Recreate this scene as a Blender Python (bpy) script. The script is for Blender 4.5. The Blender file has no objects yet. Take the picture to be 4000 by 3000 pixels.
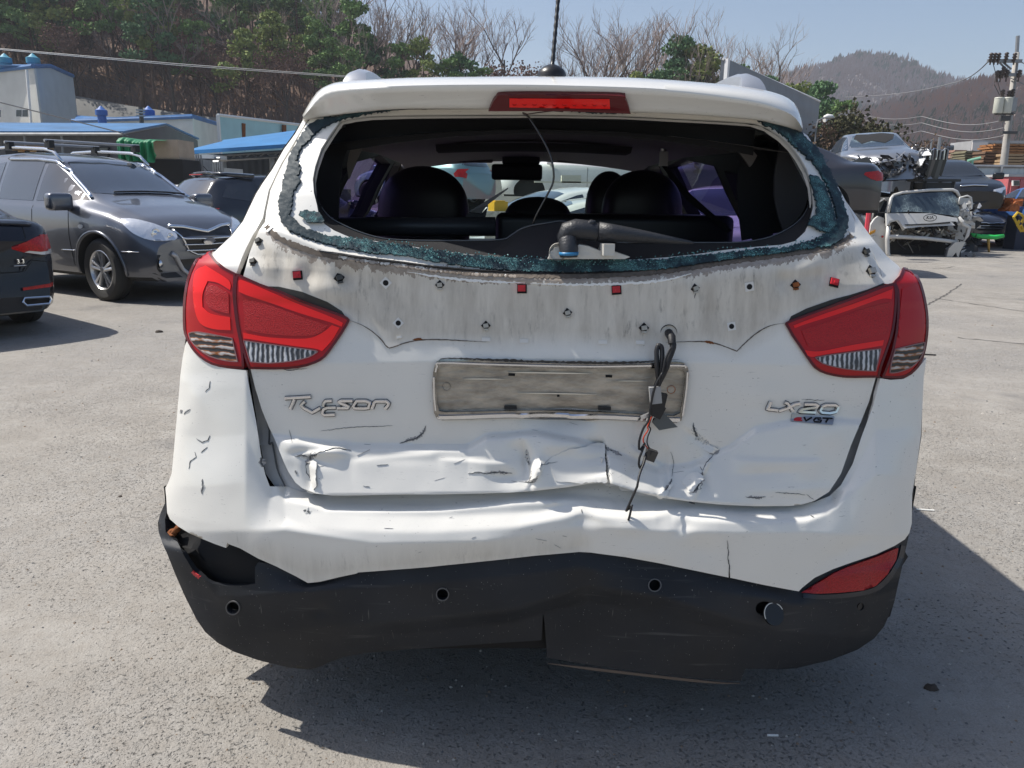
import bpy, bmesh, math, random
import numpy as np
from mathutils import Vector, Matrix, Euler
from mathutils.geometry import delaunay_2d_cdt
from mathutils.bvhtree import BVHTree
R = math.radians
SC = bpy.context.scene
COL = SC.collection

# ---------------------------------------------------------------- camera, world, sun, exposure
CAM_H, PITCH, ROLL, FPX = 1.36, R(13.93), 0.012, 3020.0
cam_data = bpy.data.cameras.new('camera'); cam = bpy.data.objects.new('camera', cam_data)
COL.objects.link(cam); SC.camera = cam
cam_data.sensor_width = 36.0; cam_data.lens = 36.0 * FPX / 4000.0
cam_data.clip_start = 0.05; cam_data.clip_end = 5000
fw = np.array([0, math.cos(PITCH), -math.sin(PITCH)])
up0 = np.array([0, math.sin(PITCH), math.cos(PITCH)]); rt0 = np.array([1.0, 0, 0])
rt = rt0 * math.cos(ROLL) + up0 * math.sin(ROLL)
up = -rt0 * math.sin(ROLL) + up0 * math.cos(ROLL)
cam.matrix_world = Matrix(((rt[0], up[0], -fw[0], 0), (rt[1], up[1], -fw[1], 0), (rt[2], up[2], -fw[2], CAM_H), (0, 0, 0, 1)))

SUN_T = np.array([-0.70, 0.155, 1.0])            # towards the sun
SUN_T = SUN_T / np.linalg.norm(SUN_T)
sun_el = math.asin(SUN_T[2]); sun_az = math.atan2(SUN_T[0], SUN_T[1])
sd = bpy.data.lights.new('sun', 'SUN'); sd.energy = 5.0; sd.angle = R(0.53); sd.color = (1.0, 0.955, 0.88)
sun = bpy.data.objects.new('sun', sd); COL.objects.link(sun)
sun.rotation_euler = Vector(SUN_T).to_track_quat('Z', 'Y').to_euler(); sun.location = (-20, 6, 30)
W = bpy.data.worlds.new('World'); SC.world = W; W.use_nodes = True
wn = W.node_tree; wn.nodes.clear()
sky = wn.nodes.new('ShaderNodeTexSky'); sky.sky_type = 'NISHITA'; sky.sun_disc = False
sky.sun_elevation = sun_el; sky.sun_rotation = sun_az; sky.air_density = 1.0; sky.dust_density = 1.7; sky.ozone_density = 2.0
bg = wn.nodes.new('ShaderNodeBackground'); bg.inputs[1].default_value = 0.104
wo = wn.nodes.new('ShaderNodeOutputWorld')
wn.links.new(sky.outputs[0], bg.inputs[0]); wn.links.new(bg.outputs[0], wo.inputs[0])
SC.view_settings.view_transform = 'Standard'; SC.view_settings.look = 'None'
SC.view_settings.exposure = 0.34; SC.view_settings.gamma = 1.0
try:
    SC.cycles.max_bounces = 8; SC.cycles.transparent_max_bounces = 12; SC.cycles.caustics_reflective = False; SC.cycles.caustics_refractive = False
except Exception: pass

# ---------------------------------------------------------------- surveying: photo measurements -> points in the yard
def rays(p):
    p = np.asarray(p, float).reshape(-1, 2)
    return fw[None] + rt[None] * ((p[:, :1] - 2000) / FPX) + up[None] * ((1500 - p[:, 1:2]) / FPX)
C0 = np.array([0, 0, CAM_H])
def P(px, py, Y):
    d = rays([(px, py)])[0]; return C0 + d * (Y / d[1])
def G(px, py, z=0.0):
    d = rays([(px, py)])[0]; return C0 + d * ((z - CAM_H) / d[2])
def PP(pts, Y): return [P(a, b, Y) for a, b in pts]

# ---------------------------------------------------------------- objects
def link(name, me, parent=None):
    o = bpy.data.objects.new(name, me); COL.objects.link(o)
    if parent is not None: o.parent = parent
    return o
def thing(name, label, cat, loc=(0, 0, 0), rz=0.0, group=None, rot=None):
    o = link(name, None); o.empty_display_size = 0.2
    o.location = loc; o.rotation_euler = rot if rot is not None else (0, 0, rz)
    o['label'] = label; o['category'] = cat
    if group: o['group'] = group
    return o
def tag(o, label=None, cat=None, group=None, kind=None):
    if label: o['label'] = label
    if cat: o['category'] = cat
    if group: o['group'] = group
    if kind: o['kind'] = kind
    return o
def mesh_obj(name, V, F, mats, parent=None, smooth=True, world=False, fm=None, angle=None):
    me = bpy.data.meshes.new(name)
    V = [tuple(map(float, v)) for v in V]
    me.from_pydata(V, [], [tuple(f) for f in F])
    if not isinstance(mats, (list, tuple)): mats = [mats]
    for m in mats: me.materials.append(m)
    if fm is not None: me.polygons.foreach_set('material_index', fm)
    me.polygons.foreach_set('use_smooth', [smooth] * len(me.polygons))
    me.update()
    if angle is not None: me.set_sharp_from_angle(angle=angle)
    o = link(name, me, parent)
    if parent is not None and world:          # vertices given in world space
        me.transform(pworld(parent).inverted())
    return o
def pworld(o):
    m = Matrix.LocRotScale(o.location, o.rotation_euler, o.scale)
    return pworld(o.parent) @ m if o.parent else m
class MB:
    """collects simple solids into one mesh"""
    def __init__(s): s.V = []; s.F = []; s.M = []
    def add(s, V, F, m=0):
        n = len(s.V); s.V += [tuple(map(float, v)) for v in V]; s.F += [tuple(i + n for i in f) for f in F]; s.M += [m] * len(F); return s
    def box(s, c, d, rz=0, m=0, rot=None):
        x, y, z = d[0] / 2, d[1] / 2, d[2] / 2
        Q = Euler(rot if rot else (0, 0, rz)).to_matrix()
        V = [Q @ Vector(v) + Vector(c) for v in [(-x, -y, -z), (x, -y, -z), (x, y, -z), (-x, y, -z), (-x, -y, z), (x, -y, z), (x, y, z), (-x, y, z)]]
        return s.add(V, [(0, 3, 2, 1), (4, 5, 6, 7), (0, 1, 5, 4), (1, 2, 6, 5), (2, 3, 7, 6), (3, 0, 4, 7)], m)
    def tube(s, pts, r, n=8, m=0, cap=True):
        pts = [Vector(p) for p in pts]; k = len(pts)
        rr = r if isinstance(r, (list, tuple)) else [r] * k
        V = []; prev = None
        for i, p in enumerate(pts):
            t = (pts[min(i + 1, k - 1)] - pts[max(i - 1, 0)]).normalized()
            if prev is None:
                a = Vector((0, 0, 1)) if abs(t.z) < .9 else Vector((1, 0, 0)); u = t.cross(a).normalized()
            else: u = (prev - t * prev.dot(t)).normalized()
            prev = u; w = t.cross(u)
            for j in range(n):
                a = 2 * math.pi * j / n; V.append(p + (u * math.cos(a) + w * math.sin(a)) * rr[i])
        F = [(i * n + j, i * n + (j + 1) % n, (i + 1) * n + (j + 1) % n, (i + 1) * n + j) for i in range(k - 1) for j in range(n)]
        if cap: F += [tuple(range(n - 1, -1, -1)), tuple((k - 1) * n + j for j in range(n))]
        return s.add(V, F, m)
    def lathe(s, prof, c=(0, 0, 0), axis='z', n=24, m=0, rot=None):
        V = []
        Q = {'z': Matrix.Identity(3), 'y': Matrix(((1, 0, 0), (0, 0, 1), (0, -1, 0))), 'x': Matrix(((0, 0, 1), (1, 0, 0), (0, 1, 0)))}[axis]
        if rot: Q = Euler(rot).to_matrix() @ Q
        for r, h in prof:
            for j in range(n):
                a = 2 * math.pi * j / n; V.append(Q @ Vector((r * math.cos(a), r * math.sin(a), h)) + Vector(c))
        k = len(prof)
        F = [(i * n + j, i * n + (j + 1) % n, (i + 1) * n + (j + 1) % n, (i + 1) * n + j) for i in range(k - 1) for j in range(n)]
        return s.add(V, F, m)
    def prism(s, poly, depth, m=0):
        """poly: 3D outline, depth: vector"""
        n = len(poly); d = Vector(depth); V = [Vector(p) for p in poly]; V += [v + d for v in V]
        F = [tuple(range(n - 1, -1, -1)), tuple(range(n, 2 * n))] + [(i, (i + 1) % n, n + (i + 1) % n, n + i) for i in range(n)]
        return s.add(V, F, m)
    def build(s, name, mats, parent=None, smooth=False, world=False, angle=None):
        return mesh_obj(name, s.V, s.F, mats, parent, smooth, world, s.M, angle)

# ---------------------------------------------------------------- materials
MATS = {}
def node(nt, t, **kw):
    n = nt.nodes.new(t)
    for k, v in kw.items():
        if k.startswith('i_'): n.inputs[int(k[2:])].default_value = v
        else: setattr(n, k, v)
    return n
def mat(name, col, rough=.5, metal=0.0, coat=0.0, coat_rough=.05, spec=.5, var=0.0, vscale=3.0, bump=0.0, bscale=40.0, trans=0.0, emit=None, alpha=1.0, col2=None, detail=6.0, stretch=None):
    """principled material; var/col2: colour noise, bump: surface noise, all in object metres"""
    if name in MATS: return MATS[name]
    m = bpy.data.materials.new(name); m.use_nodes = True; nt = m.node_tree
    b = nt.nodes['Principled BSDF']; b.inputs['Base Color'].default_value = (*col, 1)
    b.inputs['Roughness'].default_value = rough; b.inputs['Metallic'].default_value = metal
    b.inputs['Coat Weight'].default_value = coat; b.inputs['Coat Roughness'].default_value = coat_rough
    b.inputs['Specular IOR Level'].default_value = spec; b.inputs['Transmission Weight'].default_value = trans
    b.inputs['Alpha'].default_value = alpha
    if emit: b.inputs['Emission Color'].default_value = (*emit[0], 1); b.inputs['Emission Strength'].default_value = emit[1]
    tc = node(nt, 'ShaderNodeTexCoord'); src = tc.outputs['Object']
    if stretch:
        mp = node(nt, 'ShaderNodeMapping'); mp.inputs['Scale'].default_value = stretch; nt.links.new(src, mp.inputs[0]); src = mp.outputs[0]
    if var or col2:
        nz = node(nt, 'ShaderNodeTexNoise'); nz.inputs['Scale'].default_value = vscale; nz.inputs['Detail'].default_value = detail; nz.inputs['Roughness'].default_value = .65
        nt.links.new(src, nz.inputs['Vector'])
        rp = node(nt, 'ShaderNodeValToRGB'); rp.color_ramp.elements[0].position = .35; rp.color_ramp.elements[1].position = .68
        c2 = col2 if col2 else tuple(max(0, c * (1 - var)) for c in col)
        rp.color_ramp.elements[0].color = (*c2, 1); rp.color_ramp.elements[1].color = (*col, 1)
        nt.links.new(nz.outputs[0], rp.inputs[0]); nt.links.new(rp.outputs[0], b.inputs['Base Color'])
    if bump:
        nz = node(nt, 'ShaderNodeTexNoise'); nz.inputs['Scale'].default_value = bscale; nz.inputs['Detail'].default_value = 5
        nt.links.new(src, nz.inputs['Vector'])
        bp = node(nt, 'ShaderNodeBump'); bp.inputs['Strength'].default_value = bump; bp.inputs['Distance'].default_value = .01
        nt.links.new(nz.outputs[0], bp.inputs['Height']); nt.links.new(bp.outputs[0], b.inputs['Normal'])
    MATS[name] = m; return m

# ---------------------------------------------------------------- 2D polygons
def inside(pts, poly):
    pts = np.asarray(pts, float); x, y = pts[:, 0], pts[:, 1]; c = np.zeros(len(pts), bool)
    q = np.asarray(poly, float); n = len(q); j = n - 1
    for i in range(n):
        xi, yi = q[i]; xj, yj = q[j]
        if yi != yj:
            hit = ((yi > y) != (yj > y)) & (x < (xj - xi) * (y - yi) / (yj - yi) + xi); c ^= hit
        j = i
    return c
def densify(poly, h, closed=True):
    out = []; n = len(poly)
    for i in range(n if closed else n - 1):
        a = np.array(poly[i], float); b = np.array(poly[(i + 1) % n], float)
        k = max(1, int(round(np.linalg.norm(b - a) / h)))
        for t in range(k): out.append(a + (b - a) * t / k)
    if not closed: out.append(np.array(poly[-1], float))
    return out
def smooth_poly(poly, sub=6, closed=True, sharp=None):
    """Catmull-Rom through the points; corners sharper than `sharp` degrees stay corners"""
    q = [np.array(p, float) for p in poly]; n = len(q); out = []
    sharp = 50 if sharp is None else sharp
    def corner(i):
        a = q[i] - q[i - 1]; b = q[(i + 1) % n] - q[i]
        ca = np.dot(a, b) / (np.linalg.norm(a) * np.linalg.norm(b) + 1e-9); return math.degrees(math.acos(max(-1, min(1, ca)))) > sharp
    cs = [corner(i) if closed or 0 < i < n - 1 else True for i in range(n)]
    for i in range(n if closed else n - 1):
        p1, p2 = q[i], q[(i + 1) % n]
        p0 = p1 + (p1 - p2) * .5 if cs[i] else q[i - 1]
        p3 = p2 + (p2 - p1) * .5 if cs[(i + 1) % n] else q[(i + 2) % n]
        for t in np.arange(sub) / sub:
            out.append(.5 * ((2 * p1) + (-p0 + p2) * t + (2 * p0 - 5 * p1 + 4 * p2 - p3) * t * t + (-p0 + 3 * p1 - 3 * p2 + p3) * t ** 3))
    if not closed: out.append(q[-1])
    return out
def edge_dist(pts, poly):
    pts = np.asarray(pts, float); d = np.full(len(pts), 1e9); q = np.asarray(poly, float)
    for i in range(len(q)):
        a = q[i]; b = q[(i + 1) % len(q)]; ab = b - a; L = max(ab @ ab, 1e-12)
        t = np.clip(((pts - a) @ ab) / L, 0, 1); d = np.minimum(d, np.linalg.norm(pts - (a + t[:, None] * ab), axis=1))
    return d
def fill(poly, holes, h):
    """triangulated fill of a 2D outline with holes, edge length about h -> points, triangles, boundary loops"""
    loops = [densify(l, h) for l in [poly] + list(holes)]
    pts = []; edges = []; bl = []
    for l in loops:
        n0 = len(pts); pts += [tuple(p) for p in l]; k = len(l)
        edges += [(n0 + i, n0 + (i + 1) % k) for i in range(k)]; bl.append(list(range(n0, n0 + k)))
    B = np.array(pts); lo = B.min(0); hi = B.max(0); rows = np.arange(lo[1], hi[1], h * .87); g = []
    for i, yy in enumerate(rows):
        xs = np.arange(lo[0] + (i % 2) * h / 2, hi[0], h); g.append(np.stack([xs, np.full(len(xs), yy)], 1))
    g = np.concatenate(g) if g else np.zeros((0, 2))
    if len(g):
        k = inside(g, loops[0])
        for l in loops[1:]: k &= ~inside(g, l)
        g = g[k]
    if len(g):
        k = np.ones(len(g), bool)
        for l in loops: k &= edge_dist(g, l) > h * .45
        g = g[k]
    allp = [Vector((float(a), float(b))) for a, b in pts] + [Vector((float(a), float(b))) for a, b in g]
    vo, eo, fo, ov, oe, of = delaunay_2d_cdt(allp, edges, [], 0, 1e-7)
    vo = np.array([(v.x, v.y) for v in vo]); fo = np.array([f for f in fo if len(f) == 3])
    c = vo[fo].mean(1); k = inside(c, loops[0])
    for l in loops[1:]: k &= ~inside(c, l)
    fo = fo[k]
    new = {}
    for i, o in enumerate(ov):
        for s in o: new.setdefault(s, i)
    bl = [[new.get(i, i) for i in l] for l in bl]
    return vo, fo, bl
def solid(V, N, tris, bl, off, thick, flip):
    """offset sheet plus a rim turned inwards"""
    V = np.asarray(V); N = np.asarray(N)
    A = V + N * off; F = [tuple(t) if not flip else (t[0], t[2], t[1]) for t in tris]; out = list(A)
    if thick:
        for l in bl:
            n0 = len(out); k = len(l); out += [A[i] - N[i] * thick for i in l]
            for i in range(k):
                a, b = l[i], l[(i + 1) % k]; F.append((a, b, n0 + (i + 1) % k, n0 + i))
    return out, F
# ================================================================ main vehicle: a white crossover seen from behind
# The rear skin is one continuous relief y = S(x, z): silhouettes give its width, feature lines its section.
class Shell:
    def __init__(s, left, right, lines, n=2.7, dents=(), steps=()):
        def tab(t):
            q = np.array([np.append(P(a, b, c)[[0, 2]], c) for a, b, c in t]); q = q[np.argsort(q[:, 1])]; return q
        s.L, s.R = tab(left), tab(right); s.n = n; s.lines = []; s.dents = []; s.steps = []
        for ln in lines:                       # (px, row, y on the centre section)
            q = []
            for px, row, y0 in ln:
                y = y0
                for _ in range(6):
                    p = P(px, row, y); y = y0 + s.plan(p[0], p[2], y0)
                p = P(px, row, y); q.append((p[0], p[2], y0))
            q = np.array(q); s.lines.append(q[np.argsort(q[:, 0])])
        for px, row, rx, ry, amp, ang in dents:
            y = 1.74; p = P(px, row, y); s.dents.append((p[0], p[2], rx * 5.8e-4, ry * 5.8e-4, amp, R(ang)))
        for a, b, amp, w, ls in steps:
            pa = P(a[0], a[1], 1.73); pb = P(b[0], b[1], 1.73)
            s.steps.append((pa[[0, 2]], pb[[0, 2]], amp, w, ls))
    def sx(s, x, z):
        xl = np.interp(z, s.L[:, 1], s.L[:, 0]); xr = np.interp(z, s.R[:, 1], s.R[:, 0])
        return (x - (xl + xr) / 2) / ((xr - xl) / 2)
    def plan(s, x, z, y0):
        u = np.minimum(np.abs(s.sx(x, z)), .99999)
        ys = np.interp(z, s.L[:, 1], s.L[:, 2])
        return np.maximum(ys - y0, .02) * (1 - (1 - u ** s.n) ** (1 / s.n))
    def prof(s, x, z):
        ny = None; pz = py = None; out = None
        for q in s.lines:
            zk = np.interp(x, q[:, 0], q[:, 1]); yk = np.interp(x, q[:, 0], q[:, 2])
            if out is None: out = yk.copy()
            else:
                dz = np.maximum(pz - zk, 1e-4); t = np.clip((pz - z) / dz, 0, 1); t2 = t
                out = np.where(z < pz, py + (yk - py) * t2, out)
                zk = np.minimum(zk, pz - 1e-4)
            pz, py = zk, yk
        return out
    def __call__(s, x, z, fine=True):
        x = np.asarray(x, float); z = np.asarray(z, float)
        if fine:
            y = 0
            for d, w in ((-.004, .15), (-.002, .22), (0, .26), (.002, .22), (.004, .15)): y = y + w * s.prof(x, z + d)
        else: y = s.prof(x, z)
        y = y + s.plan(x, z, y)
        if fine:
            for cx, cz, rx, rz, amp, an in s.dents:
                dx, dz = x - cx, z - cz; a = (dx * math.cos(an) + dz * math.sin(an)) / rx; b = (-dx * math.sin(an) + dz * math.cos(an)) / rz
                y = y - amp * np.exp(-np.clip(a * a + b * b, 0, 40))
            for pa, pb, amp, w, ls in s.steps:
                t = pb - pa; L = np.linalg.norm(t); t = t / L; nrm = np.array([t[1], -t[0]])
                u = ((x - pa[0]) * t[0] + (z - pa[1]) * t[1]) / L; d = (x - pa[0]) * nrm[0] + (z - pa[1]) * nrm[1]
                win = 1 / (1 + np.exp(-np.clip(u * L / .006, -40, 40))) / (1 + np.exp(-np.clip((1 - u) * L / .006, -40, 40)))
                y = y - amp * win / (1 + np.exp(-np.clip(d / w, -40, 40))) * np.exp(-np.clip(np.maximum(d, 0) / ls, 0, 40))
        return y
    def cast(s, pts):
        d = rays(pts); d = d / d[:, 1:2]; n = len(d)
        ys = np.arange(1.45, 2.45, .0125); first = np.full(n, -1); prev = None
        for i, yy in enumerate(ys):
            x = d[:, 0] * yy; z = CAM_H + d[:, 2] * yy
            S = s(x, z, fine=False); S = np.where(np.abs(s.sx(x, z)) >= 1, 9, S)
            h = (yy >= S) & (first < 0); first[h] = i
        ok = first > 0
        lo = np.where(ok, ys[np.maximum(first - 1, 0)] - .045, 1.5); hi = np.where(ok, ys[np.maximum(first, 0)] + .045, 1.5)
        for _ in range(22):
            m = (lo + hi) / 2; x = d[:, 0] * m; z = CAM_H + d[:, 2] * m
            S = np.where(np.abs(s.sx(x, z)) >= 1, 9, s(x, z)); h = m >= S
            hi = np.where(h, m, hi); lo = np.where(h, lo, m)
        y = (lo + hi) / 2; V = np.stack([d[:, 0] * y, y, CAM_H + d[:, 2] * y], 1)
        bad = ~ok
        if bad.any():
            yy = np.full(bad.sum(), 1.95)
            for _ in range(6):
                z = CAM_H + d[bad, 2] * yy; yy = np.interp(z, s.L[:, 1], s.L[:, 2])
            x = d[bad, 0] * yy; z = CAM_H + d[bad, 2] * yy
            xl = np.interp(z, s.L[:, 1], s.L[:, 0]); xr = np.interp(z, s.R[:, 1], s.R[:, 0])
            x = np.clip(x, xl, xr); V[bad] = np.stack([x, yy, z], 1)
        return V, s.normal(V)
    def normal(s, V):
        x, z = V[:, 0], V[:, 2]; e = .002; xl = np.interp(z, s.L[:, 1], s.L[:, 0]) + .003; xr = np.interp(z, s.R[:, 1], s.R[:, 0]) - .003
        xc = np.clip(x, xl, xr)
        gx = (s(xc + e, z) - s(xc - e, z)) / (2 * e); gz = (s(xc, z + e) - s(xc, z - e)) / (2 * e)
        N = np.stack([gx, -np.ones_like(gx), gz], 1); return N / np.linalg.norm(N, axis=1)[:, None]

def panel(name, poly, shell, m, parent, holes=(), h=11, off=0.0, thick=.012, smooth=None, attrs=(), jitter=0, seed=0, flat=False, wobble=None):
    if smooth: poly = smooth_poly(poly, smooth); 
    if jitter:
        rn = random.Random(seed); poly = [(p[0] + rn.uniform(-jitter, jitter), p[1] + rn.uniform(-jitter, jitter)) for p in densify(poly, h)]
    v2, tr, bl = fill(poly, holes, h)
    V, N = shell.cast(v2)
    if wobble is not None: V = V + N * wobble(v2)[:, None]
    out, F = solid(V, N, tr, bl, off, thick, True)
    o = mesh_obj(name, out, F, m, parent, not flat, True)
    bmm = bmesh.new(); bmm.from_mesh(o.data)
    bmesh.ops.recalc_face_normals(bmm, faces=bmm.faces)
    # the sheet must look backwards (-y)
    f0 = bmm.faces; f0.ensure_lookup_table(); ay = sum(f.normal.y * f.calc_area() for f in list(bmm.faces)[:len(tr)])
    if ay > 0: bmesh.ops.reverse_faces(bmm, faces=bmm.faces)
    bmm.to_mesh(o.data); bmm.free()
    o.data.set_sharp_from_angle(angle=R(50))
    for an, polys, fe in attrs:
        w = np.zeros(len(out)); n = len(v2)
        for pl in polys:
            d = edge_dist(v2, pl); si = np.where(inside(v2, pl), d, -d); w[:n] = np.maximum(w[:n], np.clip(si / fe * .5 + .5, 0, 1))
        for l in []: pass
        a = o.data.attributes.new(an, 'FLOAT', 'POINT'); a.data.foreach_set('value', w)
    return o
def strip(name, pts, width, shell, m, parent, h=8, off=.0015, thick=0.001, jag=0, seed=0, taper=True, closed=False, sm=4):
    """a band along a traced line, lying on the skin"""
    rn = random.Random(seed); q = densify(smooth_poly(pts, sm, closed), h, closed); n = len(q); A = []; B = []
    for i, p in enumerate(q):
        t = (q[(i + 1) % n] - q[i - 1]) if closed else (q[min(i + 1, n - 1)] - q[max(i - 1, 0)]); t = t / (np.linalg.norm(t) + 1e-9); nr = np.array([-t[1], t[0]])
        f = 1.0 if (not taper or closed) else min(1, 4 * i / n + .12, 4 * (n - 1 - i) / n + .12)
        w = width / 2 * f
        A.append(p + nr * (w * (1 + rn.uniform(-jag, jag)))); B.append(p - nr * (w * (1 + rn.uniform(-jag, jag))))
    V, N = shell.cast(np.array(A + B)); W = V + N * off; V2 = V + N * (off - thick - .002)
    out = list(W) + list(V2); F = []
    for i in range(n if closed else n - 1):
        a, b, c, d = i, (i + 1) % n, n + (i + 1) % n, n + i; F += [(a, b, c, d), (a, 2 * n + a, 2 * n + b, b), (d, c, 2 * n + c, 2 * n + d)]
    o = mesh_obj(name, out, F, m, parent, False, True)
    return o
def stroke(name, pts, w, shell, m, parent, height=.004, closed=False, off=0.001, scale=(1, 1, 0, 0), mb=None):
    """raised bevelled lettering stroke along traced points"""
    q = [np.array((scale[2] + a / scale[0], scale[3] + b / scale[1])) for a, b in pts]; q = densify(q, 6, closed)
    V, N = shell.cast(np.array(q)); n = len(V); out = []; F = []
    for i in range(n):
        t = (V[(i + 1) % n] - V[i - 1]) if closed else V[min(i + 1, n - 1)] - V[max(i - 1, 0)]; t = t / (np.linalg.norm(t) + 1e-9)
        b = np.cross(N[i], t); b /= np.linalg.norm(b) + 1e-9
        for du, dv in ((-1, 0), (-.62, 1), (.62, 1), (1, 0)): out.append(V[i] + b * du * w / 2 + N[i] * (off + dv * height))
    for i in range(n if closed else n - 1):
        j = (i + 1) % n
        for k in range(3): F.append((i * 4 + k, j * 4 + k, j * 4 + k + 1, i * 4 + k + 1))
    if not closed: F += [(0, 1, 2, 3), tuple((n - 1) * 4 + k for k in (3, 2, 1, 0))]
    if mb is not None: return mb.add(out, F)
    return mesh_obj(name, out, F, m, parent, False, True)

# ---------------------------------------------------------------- paints
def paint_white(name, dirt=True):
    m = bpy.data.materials.new(name); m.use_nodes = True; nt = m.node_tree; L = nt.links.new
    b = nt.nodes['Principled BSDF']; b.inputs['Roughness'].default_value = .34; b.inputs['Coat Weight'].default_value = .9; b.inputs['Coat Roughness'].default_value = .06
    tc = node(nt, 'ShaderNodeTexCoord'); O = tc.outputs['Object']
    def noise(sc, det, stretch=None, lo=.4, hi=.6):
        src = O
        if stretch: mp = node(nt, 'ShaderNodeMapping'); mp.inputs['Scale'].default_value = stretch; L(O, mp.inputs[0]); src = mp.outputs[0]
        n = node(nt, 'ShaderNodeTexNoise'); n.inputs['Scale'].default_value = sc; n.inputs['Detail'].default_value = det; n.inputs['Roughness'].default_value = .7; L(src, n.inputs['Vector'])
        r = node(nt, 'ShaderNodeMapRange'); r.inputs[1].default_value = lo; r.inputs[2].default_value = hi; L(n.outputs[0], r.inputs[0]); return r.outputs[0]
    def math_(op, a, c):
        k = node(nt, 'ShaderNodeMath', operation=op)
        for i, v in enumerate((a, c)):
            if hasattr(v, 'links'): L(v, k.inputs[i])
            else: k.inputs[i].default_value = v
        return k.outputs[0]
    def mix(f, a, c):
        k = node(nt, 'ShaderNodeMix', data_type='RGBA')
        if hasattr(f, 'links'): L(f, k.inputs[0])
        else: k.inputs[0].default_value = f
        for i, v in ((6, a), (7, c)):
            if hasattr(v, 'links'): L(v, k.inputs[i])
            else: k.inputs[i].default_value = (*v, 1)
        return k.outputs[2]
    col = mix(noise(2.2, 3, None, .35, .7), (.785, .765, .71), (.735, .715, .665))
    specks = math_('MULTIPLY', noise(150, 2, None, .70, .74), noise(6, 2, None, .45, .6))
    col = mix(specks, col, (.12, .11, .1))
    scr = math_('MULTIPLY', noise(40, 3, (1, 1, 9), .66, .70), noise(5, 2, None, .5, .62)); col = mix(math_('MULTIPLY', scr, .55), col, (.2, .19, .18))
    if dirt:
        at = node(nt, 'ShaderNodeAttribute', attribute_name='dirt'); D = at.outputs['Fac']
        streak = noise(26, 5, (1, 1, .12), .35, .75); blot = noise(9, 5, None, .3, .75)
        film = mix(streak, (.68, .63, .54), (.40, .355, .29)); film = mix(math_('MULTIPLY', blot, .35), film, (.70, .66, .59))
        col = mix(math_('MULTIPLY', D, .93), col, film)
        fine = math_('MULTIPLY', math_('MULTIPLY', noise(75, 4, (1, 1, .18), .55, .72), noise(5, 3, None, .42, .62)), D); col = mix(math_('MULTIPLY', fine, .75), col, (.16, .145, .125))
        a2 = node(nt, 'ShaderNodeAttribute', attribute_name='grime'); Gm = a2.outputs['Fac']
        edge = math_('GREATER_THAN', math_('ADD', Gm, math_('MULTIPLY', noise(70, 5, (1, 1, .45), .3, .7), .75)), 1.0)
        g2 = mix(noise(50, 3), (.20, .155, .12), (.30, .25, .205))
        col = mix(math_('MULTIPLY', edge, .85), col, g2)
        rr = node(nt, 'ShaderNodeMapRange'); rr.inputs[3].default_value = .32; rr.inputs[4].default_value = .7; L(D, rr.inputs[0]); L(rr.outputs[0], b.inputs['Roughness'])
        cw = node(nt, 'ShaderNodeMapRange'); cw.inputs[3].default_value = .9; cw.inputs[4].default_value = .05; L(D, cw.inputs[0]); L(cw.outputs[0], b.inputs['Coat Weight'])
    L(col, b.inputs['Base Color'])
    n = node(nt, 'ShaderNodeTexNoise'); n.inputs['Scale'].default_value = 9; n.inputs['Detail'].default_value = 2; L(O, n.inputs['Vector'])
    bp = node(nt, 'ShaderNodeBump'); bp.inputs['Strength'].default_value = .25; bp.inputs['Distance'].default_value = .006; L(n.outputs[0], bp.inputs['Height']); L(bp.outputs[0], b.inputs['Normal'])
    return m
def plastic_black():
    m = bpy.data.materials.new('scuffed black plastic'); m.use_nodes = True; nt = m.node_tree; L = nt.links.new
    b = nt.nodes['Principled BSDF']; b.inputs['Specular IOR Level'].default_value = .35
    tc = node(nt, 'ShaderNodeTexCoord')
    def nz(sc, det, st, lo, hi):
        mp = node(nt, 'ShaderNodeMapping'); mp.inputs['Scale'].default_value = st; L(tc.outputs['Object'], mp.inputs[0])
        n = node(nt, 'ShaderNodeTexNoise'); n.inputs['Scale'].default_value = sc; n.inputs['Detail'].default_value = det; L(mp.outputs[0], n.inputs['Vector'])
        r = node(nt, 'ShaderNodeMapRange'); r.inputs[1].default_value = lo; r.inputs[2].default_value = hi; L(n.outputs[0], r.inputs[0]); return r.outputs[0]
    def mix(f, a, c):
        k = node(nt, 'ShaderNodeMix', data_type='RGBA'); L(f, k.inputs[0])
        for i, v in ((6, a), (7, c)):
            if hasattr(v, 'links'): L(v, k.inputs[i])
            else: k.inputs[i].default_value = (*v, 1)
        return k.outputs[2]
    col = mix(nz(3, 5, (1, 1, 1.5), .35, .7), (.010, .012, .0155), (.020, .023, .029))
    col = mix(nz(230, 1, (1, 1, 1), .76, .775), col, (.22, .21, .20))
    col = mix(nz(14, 6, (.35, 1, 5), .64, .80), col, (.06, .06, .062))
    col = mix(nz(30, 4, (6, 1, .5), .69, .78), col, (.10, .095, .09))
    L(col, b.inputs['Base Color'])
    r = node(nt, 'ShaderNodeMapRange'); r.inputs[3].default_value = .42; r.inputs[4].default_value = .66; L(nz(6, 4, (1, 1, 1), .3, .7), r.inputs[0]); L(r.outputs[0], b.inputs['Roughness'])
    n = node(nt, 'ShaderNodeTexNoise'); n.inputs['Scale'].default_value = 700; L(tc.outputs['Object'], n.inputs['Vector'])
    bp = node(nt, 'ShaderNodeBump'); bp.inputs['Strength'].default_value = .12; bp.inputs['Distance'].default_value = .002; L(n.outputs[0], bp.inputs['Height']); L(bp.outputs[0], b.inputs['Normal'])
    return m
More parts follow.
